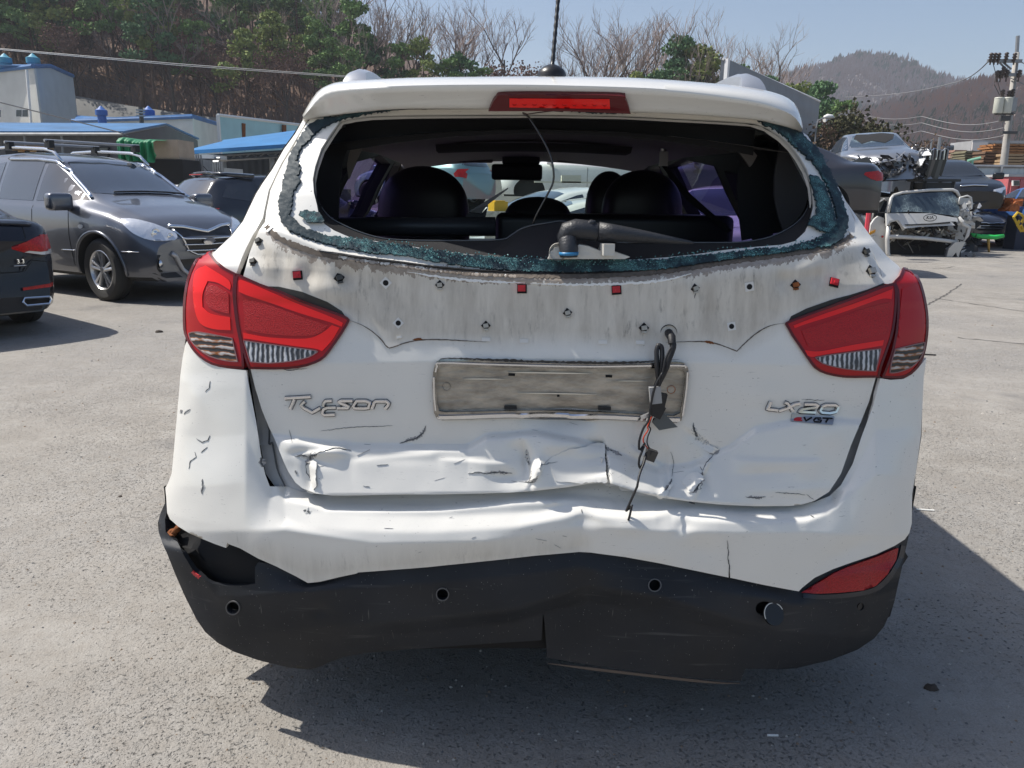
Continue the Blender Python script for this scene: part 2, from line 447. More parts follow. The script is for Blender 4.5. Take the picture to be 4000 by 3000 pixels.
def glass_crumbs():
    m = bpy.data.materials.new('crazed tinted glass'); m.use_nodes = True; nt = m.node_tree; L = nt.links.new
    b = nt.nodes['Principled BSDF']; tc = node(nt, 'ShaderNodeTexCoord'); O = tc.outputs['Object']
    v = node(nt, 'ShaderNodeTexVoronoi', feature='DISTANCE_TO_EDGE'); v.inputs['Scale'].default_value = 330; L(O, v.inputs['Vector'])
    v2 = node(nt, 'ShaderNodeTexVoronoi'); v2.inputs['Scale'].default_value = 330; L(O, v2.inputs['Vector'])
    big = node(nt, 'ShaderNodeTexNoise'); big.inputs['Scale'].default_value = 30; big.inputs['Detail'].default_value = 4; L(O, big.inputs['Vector'])
    at = node(nt, 'ShaderNodeAttribute', attribute_name='broken')
    e = node(nt, 'ShaderNodeMapRange'); e.inputs[1].default_value = .0; e.inputs[2].default_value = .10; e.inputs[3].default_value = 1; e.inputs[4].default_value = 0; L(v.outputs['Distance'], e.inputs[0])
    g = node(nt, 'ShaderNodeMapRange'); g.inputs[1].default_value = .44; g.inputs[2].default_value = .60; L(big.outputs[0], g.inputs[0])
    k = node(nt, 'ShaderNodeMath', operation='MULTIPLY'); L(e.outputs[0], k.inputs[0]); L(g.outputs[0], k.inputs[1])
    k2 = node(nt, 'ShaderNodeMath', operation='MULTIPLY'); L(k.outputs[0], k2.inputs[0]); L(at.outputs['Fac'], k2.inputs[1])
    mx = node(nt, 'ShaderNodeMix', data_type='RGBA'); L(k2.outputs[0], mx.inputs[0]); mx.inputs[6].default_value = (.026, .042, .054, 1); mx.inputs[7].default_value = (.22, .52, .52, 1)  # teal sparkle on the crack edges is put into the colour
    L(mx.outputs[2], b.inputs['Base Color']); b.inputs['Roughness'].default_value = .5; b.inputs['Specular IOR Level'].default_value = .12
    bp = node(nt, 'ShaderNodeBump'); bp.inputs['Strength'].default_value = .5; bp.inputs['Distance'].default_value = .0014; L(v2.outputs['Color'], bp.inputs['Height']); L(bp.outputs[0], b.inputs['Normal'])
    return m
def lens(name, col, rough=.06, scale=0, depth=.5):
    m = bpy.data.materials.new(name); m.use_nodes = True; nt = m.node_tree; L = nt.links.new
    b = nt.nodes['Principled BSDF']; b.inputs['Base Color'].default_value = (*col, 1); b.inputs['Roughness'].default_value = .45; b.inputs['Specular IOR Level'].default_value = .2; b.inputs['Coat Weight'].default_value = .45; b.inputs['Coat Roughness'].default_value = rough
    if scale:
        tc = node(nt, 'ShaderNodeTexCoord'); v = node(nt, 'ShaderNodeTexVoronoi'); v.inputs['Scale'].default_value = scale; L(tc.outputs['Object'], v.inputs['Vector'])
        rp = node(nt, 'ShaderNodeMapRange'); rp.inputs[1].default_value = .2; rp.inputs[2].default_value = .8; L(v.outputs['Distance'], rp.inputs[0])
        mx = node(nt, 'ShaderNodeMix', data_type='RGBA'); L(rp.outputs[0], mx.inputs[0]); mx.inputs[6].default_value = (*col, 1); mx.inputs[7].default_value = (*[c * depth for c in col], 1); L(mx.outputs[2], b.inputs['Base Color'])
        bp = node(nt, 'ShaderNodeBump'); bp.inputs['Strength'].default_value = .5; bp.inputs['Distance'].default_value = .003; L(v.outputs['Distance'], bp.inputs['Height']); L(bp.outputs[0], b.inputs['Normal'])
    return m
def ribs(name, lo, hi, axis, scale, third=None):
    m = lens(name, hi, .05); nt = m.node_tree; L = nt.links.new; b = nt.nodes['Principled BSDF']; tc = node(nt, 'ShaderNodeTexCoord')
    mp = node(nt, 'ShaderNodeMapping'); mp.inputs['Scale'].default_value = (1, .3, 1); L(tc.outputs['Object'], mp.inputs[0])
    w = node(nt, 'ShaderNodeTexWave', wave_type='BANDS', bands_direction=axis); w.inputs['Scale'].default_value = scale; w.inputs['Distortion'].default_value = 2.5; w.inputs['Detail'].default_value = 2; w.inputs['Detail Scale'].default_value = 2; L(mp.outputs[0], w.inputs['Vector'])
    w2 = node(nt, 'ShaderNodeTexNoise'); w2.inputs['Scale'].default_value = 45; w2.inputs['Detail'].default_value = 1; L(mp.outputs[0], w2.inputs['Vector'])
    a = node(nt, 'ShaderNodeMath', operation='MULTIPLY'); L(w.outputs[0], a.inputs[0]); L(w2.outputs[0], a.inputs[1])
    r = node(nt, 'ShaderNodeValToRGB'); r.color_ramp.elements[0].position = .16; r.color_ramp.elements[1].position = .5; r.color_ramp.elements[0].color = (*lo, 1); r.color_ramp.elements[1].color = (*hi, 1); e = r.color_ramp.elements.new(.3); e.color = (*(third or [(p + q) / 2.6 for p, q in zip(lo, hi)]), 1); L(a.outputs[0], r.inputs[0]); L(r.outputs[0], b.inputs['Base Color'])
    bp = node(nt, 'ShaderNodeBump'); bp.inputs['Strength'].default_value = .5; bp.inputs['Distance'].default_value = .002; L(w.outputs[0], bp.inputs['Height']); L(bp.outputs[0], b.inputs['Normal']); return m
M_WHITE = paint_white('old white car paint'); M_WHITE2 = paint_white('white spoiler paint', False)
M_PLAST = plastic_black(); M_CRUMB = glass_crumbs()
M_RED = lens('deep red lens', (.42, .004, .007)); M_REDB = lens('bright red lens band', (.88, .012, .010)); M_REDD = lens('dark red lens rim', (.10, .004, .008)); M_REDP = lens('prismatic red lens', (.52, .008, .010), .06, 420, .65)
M_CLEAR = ribs('clear ribbed lens', (.05, .05, .055), (.60, .60, .62), 'X', 26); M_AMBER = ribs('amber tinted ribbed lens', (.035, .03, .028), (.50, .47, .45), 'Z', 22, (.30, .10, .02))
M_BLK = mat('matt black', (.008, .008, .009), .7, spec=.3); M_TRIM = mat('black trim plastic', (.016, .016, .018), .55, spec=.4, bump=.1, bscale=400)
M_DARKP = mat('black satin plastic', (.012, .012, .013), .35)
M_CHROME = mat('tarnished chrome', (.42, .41, .39), .16, 1.0, var=.6, vscale=18); M_BADGE = mat('badge chrome', (.72, .72, .74), .12, 1.0)
M_STEEL = mat('dirty steel', (.58, .55, .49), .5, .8, var=.4, vscale=30)
M_CRACK = mat('torn dark primer', (.075, .08, .085), .7); M_SCUFF = mat('grey scuff', (.34, .33, .32), .8)
M_REDCLIP = mat('red plastic clip', (.50, .02, .03), .45)
M_RUST = mat('rust', (.25, .08, .02), .9, var=.5, vscale=60)
M_BROWN = mat('brown sealant dirt', (.17, .14, .115), .9, var=.45, vscale=60, detail=8)

def off_rows(ln, dr, y): return [(a, b + dr, y) for a, b, _ in ln]
LFT = [(1190, 440, 2.15), (1152, 526, 2.13), (1108, 585, 2.12), (1065, 661, 2.10), (1027, 715, 2.09), (1000, 759, 2.07), (950, 864, 2.04), (904, 922, 2.02), (841, 982, 2.0), (776, 1022, 1.98), (738, 1126, 1.95), (730, 1194, 1.94), (731, 1284, 1.93), (722, 1348, 1.92), (704, 1465, 1.90), (690, 1641, 1.88), (670, 1850, 1.87), (651, 1946, 1.87), (653, 2004, 1.87), (655, 2200, 1.87), (655, 2500, 1.87), (655, 3000, 1.87)]
RGT = [(3133, 520, 2.15), (3187, 588, 2.13), (3246, 688, 2.10), (3305, 788, 2.07), (3346, 846, 2.05), (3400, 923, 2.03), (3464, 1001, 2.0), (3522, 1055, 1.98), (3576, 1092, 1.97), (3602, 1175, 1.95), (3611, 1262, 1.94), (3609, 1411, 1.92), (3599, 1701, 1.88), (3575, 1858, 1.87), (3562, 1996, 1.87), (3555, 2200, 1.87), (3550, 2500, 1.87), (3550, 3000, 1.87)]
g1 = [(700, 870, 1.815), (1095, 880, 1.815), (1353, 982, 1.815), (1814, 1047, 1.815), (2180, 1072, 1.815), (2570, 1064, 1.815), (3040, 1000, 1.815), (3300, 938, 1.815), (3600, 900, 1.815)]
cr = [(700, 1660, 1.748), (1072, 1700, 1.752), (1380, 1738, 1.757), (1830, 1740, 1.759), (1900, 1700, 1.758), (2100, 1685, 1.757), (2250, 1712, 1.757), (2450, 1785, 1.756), (2570, 1830, 1.755), (2700, 1812, 1.752), (2850, 1745, 1.752), (2950, 1672, 1.752), (3150, 1632, 1.752), (3360, 1640, 1.75), (3600, 1640, 1.75)]
bt = [(700, 1930, 1.68), (1300, 1935, 1.69), (1723, 1931, 1.69), (2000, 1927, 1.692), (2216, 1903, 1.695), (2375, 1885, 1.695), (2488, 1921, 1.692), (2691, 1959, 1.69), (2900, 1975, 1.69), (3100, 1977, 1.69), (3600, 1950, 1.69)]
mid = [(a, b + 15, 1.738) for a, b, y in cr]
TG = Shell(LFT, RGT, [
    [(1000, 300, 2.03), (3300, 340, 2.03)], [(1190, 440, 1.985), (2160, 405, 1.975), (3133, 490, 1.985)], g1, off_rows(g1, 22, 1.798),
    [(700, 1150, 1.785), (1300, 1190, 1.788), (2160, 1215, 1.790), (2900, 1215, 1.788), (3600, 1200, 1.785)],
    [(700, 1340, 1.762), (1400, 1335, 1.774), (2160, 1330, 1.778), (2900, 1345, 1.774), (3600, 1370, 1.762)],
    [(700, 1400, 1.758), (2160, 1400, 1.768), (3600, 1420, 1.758)], [(700, 1570, 1.752), (2160, 1600, 1.764), (3600, 1560, 1.754)],
    cr, mid, bt, off_rows(bt, 14, 1.71), [(600, 2500, 1.72), (3700, 2500, 1.72)]], 2.7,
    dents=[(1165, 1085, 45, 45, -.008, 0), (1325, 1095, 40, 40, -.010, 0), (1255, 1140, 80, 45, .008, 0), (1060, 1060, 35, 70, -.005, 0), (1350, 1020, 120, 35, .006, -10),
           (3105, 1110, 40, 40, -.009, 0), (3255, 1105, 40, 40, -.007, 0), (3190, 1060, 90, 30, .006, 15), (2980, 1080, 60, 60, .004, 0), (1500, 1130, 60, 60, -.004, 0),
           (2730, 1030, 30, 40, -.006, 0), (2700, 1160, 40, 140, .004, 10), (2230, 1650, 90, 45, -.012, 0), (2160, 1725, 60, 35, .006, -20), (2020, 1755, 30, 60, -.005, 20),
           (1205, 1790, 90, 22, -.010, -12), (1290, 1760, 80, 16, .006, -10), (1215, 1850, 22, 60, -.006, 10), (1130, 1760, 40, 40, .006, 0), (2060, 1800, 26, 60, -.012, 5), (2110, 1830, 40, 60, .007, 10),
           (1985, 1850, 60, 26, -.008, 0), (2590, 1880, 22, 60, .012, -10), (2640, 1840, 50, 40, -.006, 0), (2740, 1850, 25, 70, -.009, 20), (2800, 1790, 60, 50, -.004, 0), (2480, 1840, 60, 50, -.005, -20),
           (2980, 1840, 120, 20, -.004, 3), (3090, 1900, 160, 26, .004, 0), (3250, 1700, 60, 60, .004, 0), (2290, 1770, 50, 30, .004, 0), (1560, 1790, 200, 18, -.002, 0), (3000, 1560, 200, 60, .003, 0), (1230, 1560, 160, 60, -.003, 0)],
    steps=[((2366, 1745), (2376, 1878), -0.0252, .0012, .10), ((2690, 1690), (2795, 1755), -0.0084, .002, .06), ((1150, 1786), (1335, 1748), 0.0112, .0016, .035), ((1200, 1800), (1225, 1910), -0.0112, .0016, .03), ((2052, 1735), (2078, 1885), -0.0140, .0016, .04), ((2118, 1812), (2062, 1888), 0.0112, .0014, .02), ((2625, 1770), (2602, 1935), -0.0112, .0018, .03), ((2800, 1770), (2705, 1925), 0.0126, .0018, .04), ((1725, 1792), (1990, 1800), 0.0056, .0014, .02), ((2480, 1760), (2600, 1838), 0.0084, .0018, .04), ((1380, 1800), (1700, 1770), 0.0042, .002, .03), ((2870, 1790), (3200, 1800), 0.0056, .002, .04), ((2030, 1640), (2330, 1655), -0.0070, .002, .03)])
B2 = [(640, 1450, 1.75), (960, 1450, 1.748), (1010, 1600, 1.742), (1040, 1750, 1.732), (1060, 1850, 1.722), (1110, 1930, 1.715), (1217, 1953, 1.713), (1271, 1967, 1.713), (1452, 1970, 1.713), (1678, 1972, 1.713), (2000, 1940, 1.716), (2081, 1934, 1.718), (2180, 1941, 1.718), (2289, 1941, 1.722), (2488, 1964, 1.718), (2714, 1972, 1.713), (2900, 1986, 1.713), (3120, 1980, 1.713), (3180, 1960, 1.714), (3250, 1930, 1.72), (3310, 1830, 1.73), (3370, 1680, 1.74), (3420, 1500, 1.748), (3620, 1450, 1.75)]
B3 = [(640, 1550, 1.742), (960, 1550, 1.735), (1010, 1700, 1.722), (1060, 1900, 1.708), (1110, 1950, 1.70), (1217, 1975, 1.69), (1271, 1989, 1.688), (1452, 1993, 1.686), (1723, 1991, 1.686), (2000, 1968, 1.690), (2171, 1957, 1.695), (2289, 1948, 1.712), (2488, 1970, 1.706), (2714, 1978, 1.70), (2900, 1992, 1.698), (3120, 1986, 1.70), (3250, 1945, 1.712), (3310, 1850, 1.722), (3420, 1550, 1.742), (3620, 1550, 1.742)]
B4 = [(640, 1680, 1.720), (960, 1700, 1.715), (1060, 1930, 1.698), (1110, 1966, 1.692), (1217, 1998, 1.684), (1452, 2012, 1.680), (1678, 2017, 1.680), (2000, 2003, 1.684), (2103, 1998, 1.688), (2271, 1960, 1.705), (2352, 1965, 1.706), (2488, 1978, 1.702), (2714, 1986, 1.698), (2900, 2000, 1.694), (3120, 1996, 1.694), (3250, 1960, 1.704), (3320, 1870, 1.714), (3420, 1680, 1.725), (3620, 1650, 1.722)]
B5 = [(640, 1870, 1.672), (960, 1880, 1.680), (1050, 1960, 1.684), (1113, 2020, 1.672), (1203, 2052, 1.660), (1316, 2068, 1.655), (1452, 2077, 1.652), (1678, 2080, 1.652), (2000, 2061, 1.656), (2036, 2056, 1.657), (2271, 2008, 1.675), (2352, 2020, 1.668), (2488, 2025, 1.664), (2560, 2018, 1.668), (2620, 2000, 1.684), (2700, 2032, 1.664), (2804, 2036, 1.658), (3000, 2040, 1.656), (3150, 2036, 1.656), (3230, 2005, 1.668), (3320, 1930, 1.684), (3420, 1850, 1.680), (3620, 1830, 1.676)]
WB = [(640, 2110, 1.662), (889, 2139, 1.655), (1203, 2277, 1.655), (1393, 2240, 1.652), (2000, 2185, 1.658), (2262, 2156, 1.672), (2578, 2201, 1.660), (2849, 2255, 1.652), (3120, 2310, 1.652), (3327, 2197, 1.655), (3560, 2090, 1.662), (3620, 2080, 1.665)]
B6 = [(a, b + 45, c) for a, b, c in [(640, 2010, 1.656), (1113, 2020, 1.648), (1452, 2077, 1.643), (1900, 2070, 1.645), (2271, 2012, 1.668), (2488, 2025, 1.654), (2804, 2036, 1.647), (3150, 2036, 1.646), (3620, 1990, 1.656)]]
BU = Shell(LFT, RGT, [[(600, 1380, 1.752), (960, 1380, 1.752), (1060, 1700, 1.75), (1110, 1850, 1.765), (1250, 1900, 1.77), (2300, 1850, 1.77), (3150, 1900, 1.77), (3300, 1800, 1.75), (3420, 1380, 1.752), (3640, 1380, 1.752)], B2, B3, B4, B5, B6, WB, off_rows(WB, 120, 1.665), [(600, 3000, 1.70), (3700, 3000, 1.70)]], 2.7,
    dents=[(2280, 1985, 50, 40, -.008, 0), (2262, 2100, 60, 60, -.008, 0), (2640, 2010, 40, 25, -.008, 20), (2700, 2090, 90, 60, -.006, 0), (2500, 2110, 120, 50, .006, 0), (2430, 2000, 60, 26, .004, 0), (1060, 2080, 120, 60, .004, 30), (790, 1760, 90, 90, -.003, 0), (3450, 1950, 80, 100, .006, 0), (3300, 2120, 140, 50, -.006, 20), (720, 1580, 50, 50, .003, 0)])
DL = [(640, 1900, 1.930), (646, 1970, 1.920), (629, 2004, 1.920), (619, 2043, 1.920), (622, 2077, 1.920), (634, 2120, 1.995), (653, 2159, 1.990), (687, 2245, 1.980), (725, 2332, 1.980), (769, 2419, 1.980), (802, 2467, 1.980), (851, 2510, 1.990), (913, 2544, 1.990), (1010, 2578, 2.000), (1130, 2607, 2.010), (1203, 2625, 1.980), (1500, 2700, 1.9)]
DR = [(3580, 1900, 1.930), (3556, 2040, 1.920), (3551, 2085, 1.920), (3543, 2107, 1.995), (3514, 2247, 1.990), (3490, 2353, 1.980), (3452, 2445, 1.980), (3413, 2493, 1.980), (3350, 2536, 1.990), (3245, 2577, 2.000), (3110, 2609, 2.010), (3047, 2630, 1.980), (2900, 2720, 1.9)]
d1 = [(a, b, c + .012) for a, b, c in WB]
d2 = [(600, 2050, 1.640), (716, 2110, 1.638), (760, 2200, 1.638), (807, 2274, 1.636), (851, 2325, 1.634), (938, 2332, 1.632), (1082, 2313, 1.632), (1270, 2298, 1.640), (1500, 2290, 1.652), (2000, 2250, 1.657), (2262, 2215, 1.668), (2578, 2265, 1.655), (2849, 2315, 1.642), (2989, 2335, 1.638), (3085, 2362, 1.636), (3250, 2365, 1.636), (3394, 2339, 1.638), (3470, 2250, 1.642), (3620, 2150, 1.65)]
DK = Shell(DL, DR, [[(600, 1900, 1.70), (3700, 1900, 1.70)], d1, d2,
    [(600, 2400, 1.648), (1200, 2450, 1.645), (1500, 2430, 1.65), (2000, 2380, 1.655), (2300, 2290, 1.662), (2580, 2330, 1.636), (2850, 2410, 1.628), (3000, 2450, 1.634), (3620, 2400, 1.65)],
    [(600, 2460, 1.662), (1200, 2600, 1.672), (1300, 2540, 1.672), (1500, 2480, 1.676), (2000, 2430, 1.682), (2300, 2350, 1.686), (2580, 2390, 1.660), (2850, 2470, 1.652), (3000, 2520, 1.658), (3620, 2450, 1.665)],
    [(600, 2640, 1.72), (1200, 2680, 1.71), (2000, 2560, 1.695), (2300, 2640, 1.69), (2850, 2680, 1.675), (3050, 2640, 1.70), (3620, 2640, 1.72)], [(600, 3000, 1.76), (3700, 3000, 1.76)]], 2.5,
    dents=[(2262, 2230, 60, 60, -.006, 0), (2560, 2330, 120, 30, .004, -12), (1280, 2330, 40, 30, -.006, 0)])
CAR = thing('damaged_car', 'large white crossover in the foreground with crumpled tailgate, missing rear glass and broken bumper', 'car', (0.10, 3.0, 0))
HOLE = [(1330, 470), (1293, 520), (1255, 580), (1231, 650), (1222, 699), (1226, 753), (1238, 800), (1246, 845), (1268, 875), (1304, 900), (1369, 928), (1461, 941), (1543, 952), (1651, 970), (1814, 992), (1977, 1006), (2140, 1012), (2276, 1014), (2482, 1014), (2600, 1005), (2717, 993), (2835, 976), (2952, 964), (3052, 956), (3105, 942), (3145, 905), (3165, 860), (3180, 800), (3172, 720), (3152, 660), (3123, 610), (3093, 570), (3052, 530), (3005, 500), (2946, 480), (2805, 470), (2453, 452), (2200, 447), (1900, 446), (1600, 448), (1450, 452), (1380, 460)]
TGO = [(1211, 466), (1180, 510), (1150, 569), (1108, 634), (1080, 690), (1056, 743), (1040, 824), (1035, 868), (1010, 905), (992, 945), (974, 990), (958, 1049), (950, 1078),
       (1007, 1108), (1097, 1140), (1188, 1180), (1278, 1212), (1346, 1237), (1366, 1250), (1361, 1264), (1334, 1309), (1303, 1354), (1271, 1395), (1235, 1417), (1165, 1436), (1075, 1441), (979, 1441),
       (998, 1519), (1022, 1600), (1050, 1668), (1072, 1713), (1108, 1803), (1127, 1844), (1154, 1885), (1181, 1907), (1235, 1928), (1294, 1935), (1407, 1935), (1542, 1932), (1723, 1931), (1900, 1928), (1990, 1924), (2081, 1918), (2216, 1903), (2352, 1882), (2375, 1885), (2488, 1921), (2578, 1944), (2691, 1959), (2804, 1970), (2900, 1975), (2941, 1977), (3086, 1977), (3134, 1970), (3182, 1956), (3238, 1921), (3285, 1850), (3324, 1740), (3364, 1646), (3395, 1568), (3421, 1474),
       (3370, 1473), (3298, 1473), (3225, 1460), (3182, 1438), (3153, 1402), (3117, 1348), (3092, 1312), (3065, 1265), (3077, 1255), (3153, 1226), (3262, 1186), (3370, 1147), (3442, 1118), (3452, 1110),
       (3442, 1063), (3417, 1008), (3395, 947), (3367, 905), (3346, 880), (3328, 836), (3290, 760), (3228, 653), (3150, 535), (3110, 505), (2946, 462), (2600, 440), (2160, 425), (1600, 428), (1400, 440)]
DIRT = [(1000, 930), (1110, 960), (1353, 1010), (1600, 1045), (1922, 1085), (2190, 1095), (2570, 1088), (2900, 1050), (3200, 1010), (3340, 960), (3440, 1110), (3300, 1160), (3080, 1245), (3000, 1300), (2900, 1350), (2870, 1372), (2780, 1338), (2620, 1340), (2480, 1358), (2300, 1330), (2100, 1330), (1980, 1345), (1800, 1335), (1640, 1328), (1530, 1352), (1480, 1310), (1420, 1275), (1360, 1240), (1190, 1175), (1000, 1100)]
gut = lambda dr: [(1040, 905 + dr), (1080, 945 + dr), (1150, 980 + dr), (1250, 1012 + dr), (1400, 1038 + dr), (1560, 1058 + dr), (1700, 1076 + dr), (1900, 1092 + dr), (2180, 1100 + dr), (2400, 1096 + dr), (2600, 1080 + dr), (2760, 1058 + dr), (2900, 1038 + dr), (3100, 1010 + dr), (3250, 985 + dr), (3330, 940 + dr)]
GRIME = [(a, b) for a, b in gut(-36)] + [(a, b) for a, b in reversed(gut(20))]
RUSTP = [(1470, 1300), (1400, 1262), (1480, 1330), (1525, 1362), (1530, 1350)]
pf = [(1700, 1425), (1706, 1412), (1720, 1404), (1760, 1402), (1960, 1410), (2200, 1418), (2450, 1420), (2640, 1412), (2668, 1416), (2684, 1434), (2688, 1460), (2680, 1520), (2668, 1600), (2658, 1640), (2640, 1648), (2560, 1645), (2400, 1638), (2210, 1628), (1960, 1632), (1730, 1638), (1708, 1632), (1697, 1610), (1690, 1500), (1694, 1450)]
pi_ = [(1710, 1444), (1720, 1432), (1760, 1428), (2000, 1434), (2300, 1440), (2560, 1436), (2650, 1436), (2670, 1446), (2674, 1470), (2664, 1560), (2655, 1610), (2630, 1622), (2400, 1610), (2210, 1598), (2000, 1602), (1740, 1607), (1716, 1602), (1708, 1570), (1704, 1500)]
wob = lambda q: .28 * ( .0009 * np.sin(q[:, 0] / 61 + 1.3 * np.sin(q[:, 1] / 83)) + .0007 * np.sin(q[:, 1] / 47 + q[:, 0] / 130) + .0004 * np.sin(q[:, 0] / 27 + q[:, 1] / 33))
gate = panel('tailgate', TGO, TG, M_WHITE, CAR, [HOLE, pi_], 7.2, 0, .018, attrs=[('dirt', [DIRT], 40), ('grime', [GRIME], 30)], wobble=wob)
# inner door jamb seen in the gap round the tailgate
panel('door_jamb', [(930, 1070), (1060, 780), (1200, 480), (1240, 480), (1120, 700), (1075, 860), (1010, 1000), (1000, 1100), (1010, 1430), (1040, 1550), (1130, 1780), (1190, 1860), (1300, 1905), (1700, 1900), (2200, 1870), (2400, 1850), (2700, 1930), (3000, 1945), (3150, 1930), (3260, 1800), (3380, 1450), (3400, 1130), (3300, 900), (3120, 560), (3180, 540), (3330, 780), (3450, 1000), (3500, 1110), (3500, 1480), (3380, 1800), (3300, 1960), (3160, 2010), (2400, 2000), (1300, 2010), (1120, 2000), (1010, 1850), (940, 1450)], TG, mat('grey jamb paint', (.62, .62, .61), .5, var=.2, vscale=12), CAR, h=22, off=-.038, thick=0)
# rubber seal lying in the left gap
strip('door_seal', [(1030, 868), (985, 950), (962, 1010), (952, 1062)], 9, TG, M_BLK, CAR, off=-.012, taper=False)
strip('door_seal', [(1203, 470), (1100, 634), (1050, 743), (1032, 850)], 9, TG, M_TRIM, CAR, off=-.006, taper=False)
strip('door_seal', [(970, 1445), (985, 1530), (1012, 1620), (1045, 1740), (1062, 1830), (1095, 1900)], 5, TG, mat('grey rubber seal', (.10, .105, .11), .6), CAR, off=-.030, taper=False)
strip('door_seal', [(3135, 520), (3220, 650), (3295, 780), (3340, 880)], 8, TG, M_TRIM, CAR, off=-.006, taper=False)
strip('door_seal', [(3429, 1475), (3404, 1572), (3372, 1650), (3332, 1745), (3296, 1850), (3250, 1925), (3190, 1962)], 10, TG, mat('dark green rubber seal', (.05, .065, .06), .6), CAR, off=-.02, taper=False)
# quarter panels
panel('quarter_panel', [(1185, 466), (1152, 524), (1108, 584), (1064, 661), (1026, 715), (999, 759), (949, 864), (903, 922), (840, 982), (817, 986), (831, 1006), (853, 1031), (889, 1054), (923, 1068), (944, 1008), (962, 968), (984, 925), (1010, 880), (1027, 851), (1032, 824), (1049, 743), (1098, 640), (1141, 569), (1200, 470)], TG, M_WHITE2, CAR, h=10, thick=.015)
panel('quarter_panel', [(3128, 512), (3187, 588), (3247, 688), (3306, 788), (3347, 846), (3401, 923), (3465, 1001), (3508, 1037), (3522, 1055), (3511, 1084), (3493, 1101), (3475, 1110), (3453, 1108), (3439, 1052), (3421, 1012), (3403, 972), (3385, 940), (3356, 915), (3347, 895), (3338, 850), (3296, 770), (3232, 653), (3155, 530)], TG, M_WHITE2, CAR, h=10, thick=.015)
# white bumper cover
BCO = [(740, 1329), (729, 1334), (722, 1348), (713, 1397), (704, 1465), (697, 1556), (690, 1641), (670, 1850), (655, 1890), (646, 1905), (650, 1946), (653, 2004), (663, 2028), (696, 2057), (745, 2086), (793, 2106), (841, 2125), (883, 2140), (888, 2120), (893, 2125), (938, 2142), (1010, 2183), (1082, 2214), (1154, 2250), (1203, 2277), (1251, 2272), (1323, 2255), (1390, 2241), (1400, 2236), (1678, 2215), (1900, 2192), (2081, 2172), (2262, 2156), (2307, 2158), (2442, 2176), (2578, 2201), (2700, 2226), (2846, 2256), (2848, 2180), (2853, 2257), (2989, 2286), (3120, 2310), (3134, 2295), (3182, 2257), (3255, 2223), (3327, 2197), (3423, 2165), (3496, 2131), (3534, 2107), (3551, 2083), (3561, 2045), (3562, 1996), (3563, 1930), (3580, 1830), (3597, 1701), (3605, 1560), (3608, 1470), (3618, 1397), (3602, 1418), (3584, 1440), (3562, 1462), (3529, 1480), (3480, 1484), (3439, 1478),
       (3411, 1584), (3364, 1709), (3332, 1810), (3285, 1895), (3240, 1938), (3183, 1960), (3086, 1965), (2893, 1960), (2700, 1945), (2578, 1930), (2488, 1905), (2375, 1870), (2216, 1885), (2000, 1910), (1700, 1920), (1300, 1915), (1181, 1922), (1125, 1900), (1085, 1900), (1054, 1900), (1036, 1853), (1018, 1772), (1000, 1645), (975, 1519), (962, 1447), (894, 1440), (835, 1426), (788, 1398), (756, 1362)]
panel('bumper_cover', BCO, BU, M_WHITE, CAR, h=8.2, thick=.010, attrs=[('dirt', [[(900, 2120), (1203, 2277), (1393, 2240), (2000, 2185), (2262, 2156), (2262, 2120), (1800, 2150), (1300, 2200), (1150, 2180)]], 60), ('grime', [], 10)], wobble=wob)
# black sheet standing in for the dark void behind the covers
panel('void_backing', [(655, 1990), (700, 1960), (1000, 1900), (1300, 1990), (3100, 2010), (3350, 1950), (3540, 1980), (3540, 2080), (3505, 2250), (3470, 2380), (3400, 2480), (3100, 2590), (2900, 2600), (2200, 2560), (1250, 2570), (1000, 2565), (860, 2500), (780, 2420), (720, 2290), (660, 2150), (640, 2080)], DK, M_BLK, CAR, h=30, off=-.028, thick=0)
dl = [(q[0], q[2], q[1]) for q in DK.L if .2 < q[1] < .64]; dr = [(q[0], q[2], q[1]) for q in DK.R if .2 < q[1] < .64]
for dd, sg in ((dl, 1), (dr, -1)):
    S = [dd] + [[(x + sg * (.01 + .05 * f), y + (2.30 - y) * f, max(z, .27 + .02 * f)) for x, y, z in dd] for f in (.3, .7, 1)]; k_ = len(dd); V_ = [p for s_ in S for p in s_]; mesh_obj('bumper_side', V_, [(a * k_ + b_, a * k_ + b_ + 1, (a + 1) * k_ + b_ + 1, (a + 1) * k_ + b_) for a in range(3) for b_ in range(k_ - 1)], M_PLAST, CAR, True, True)
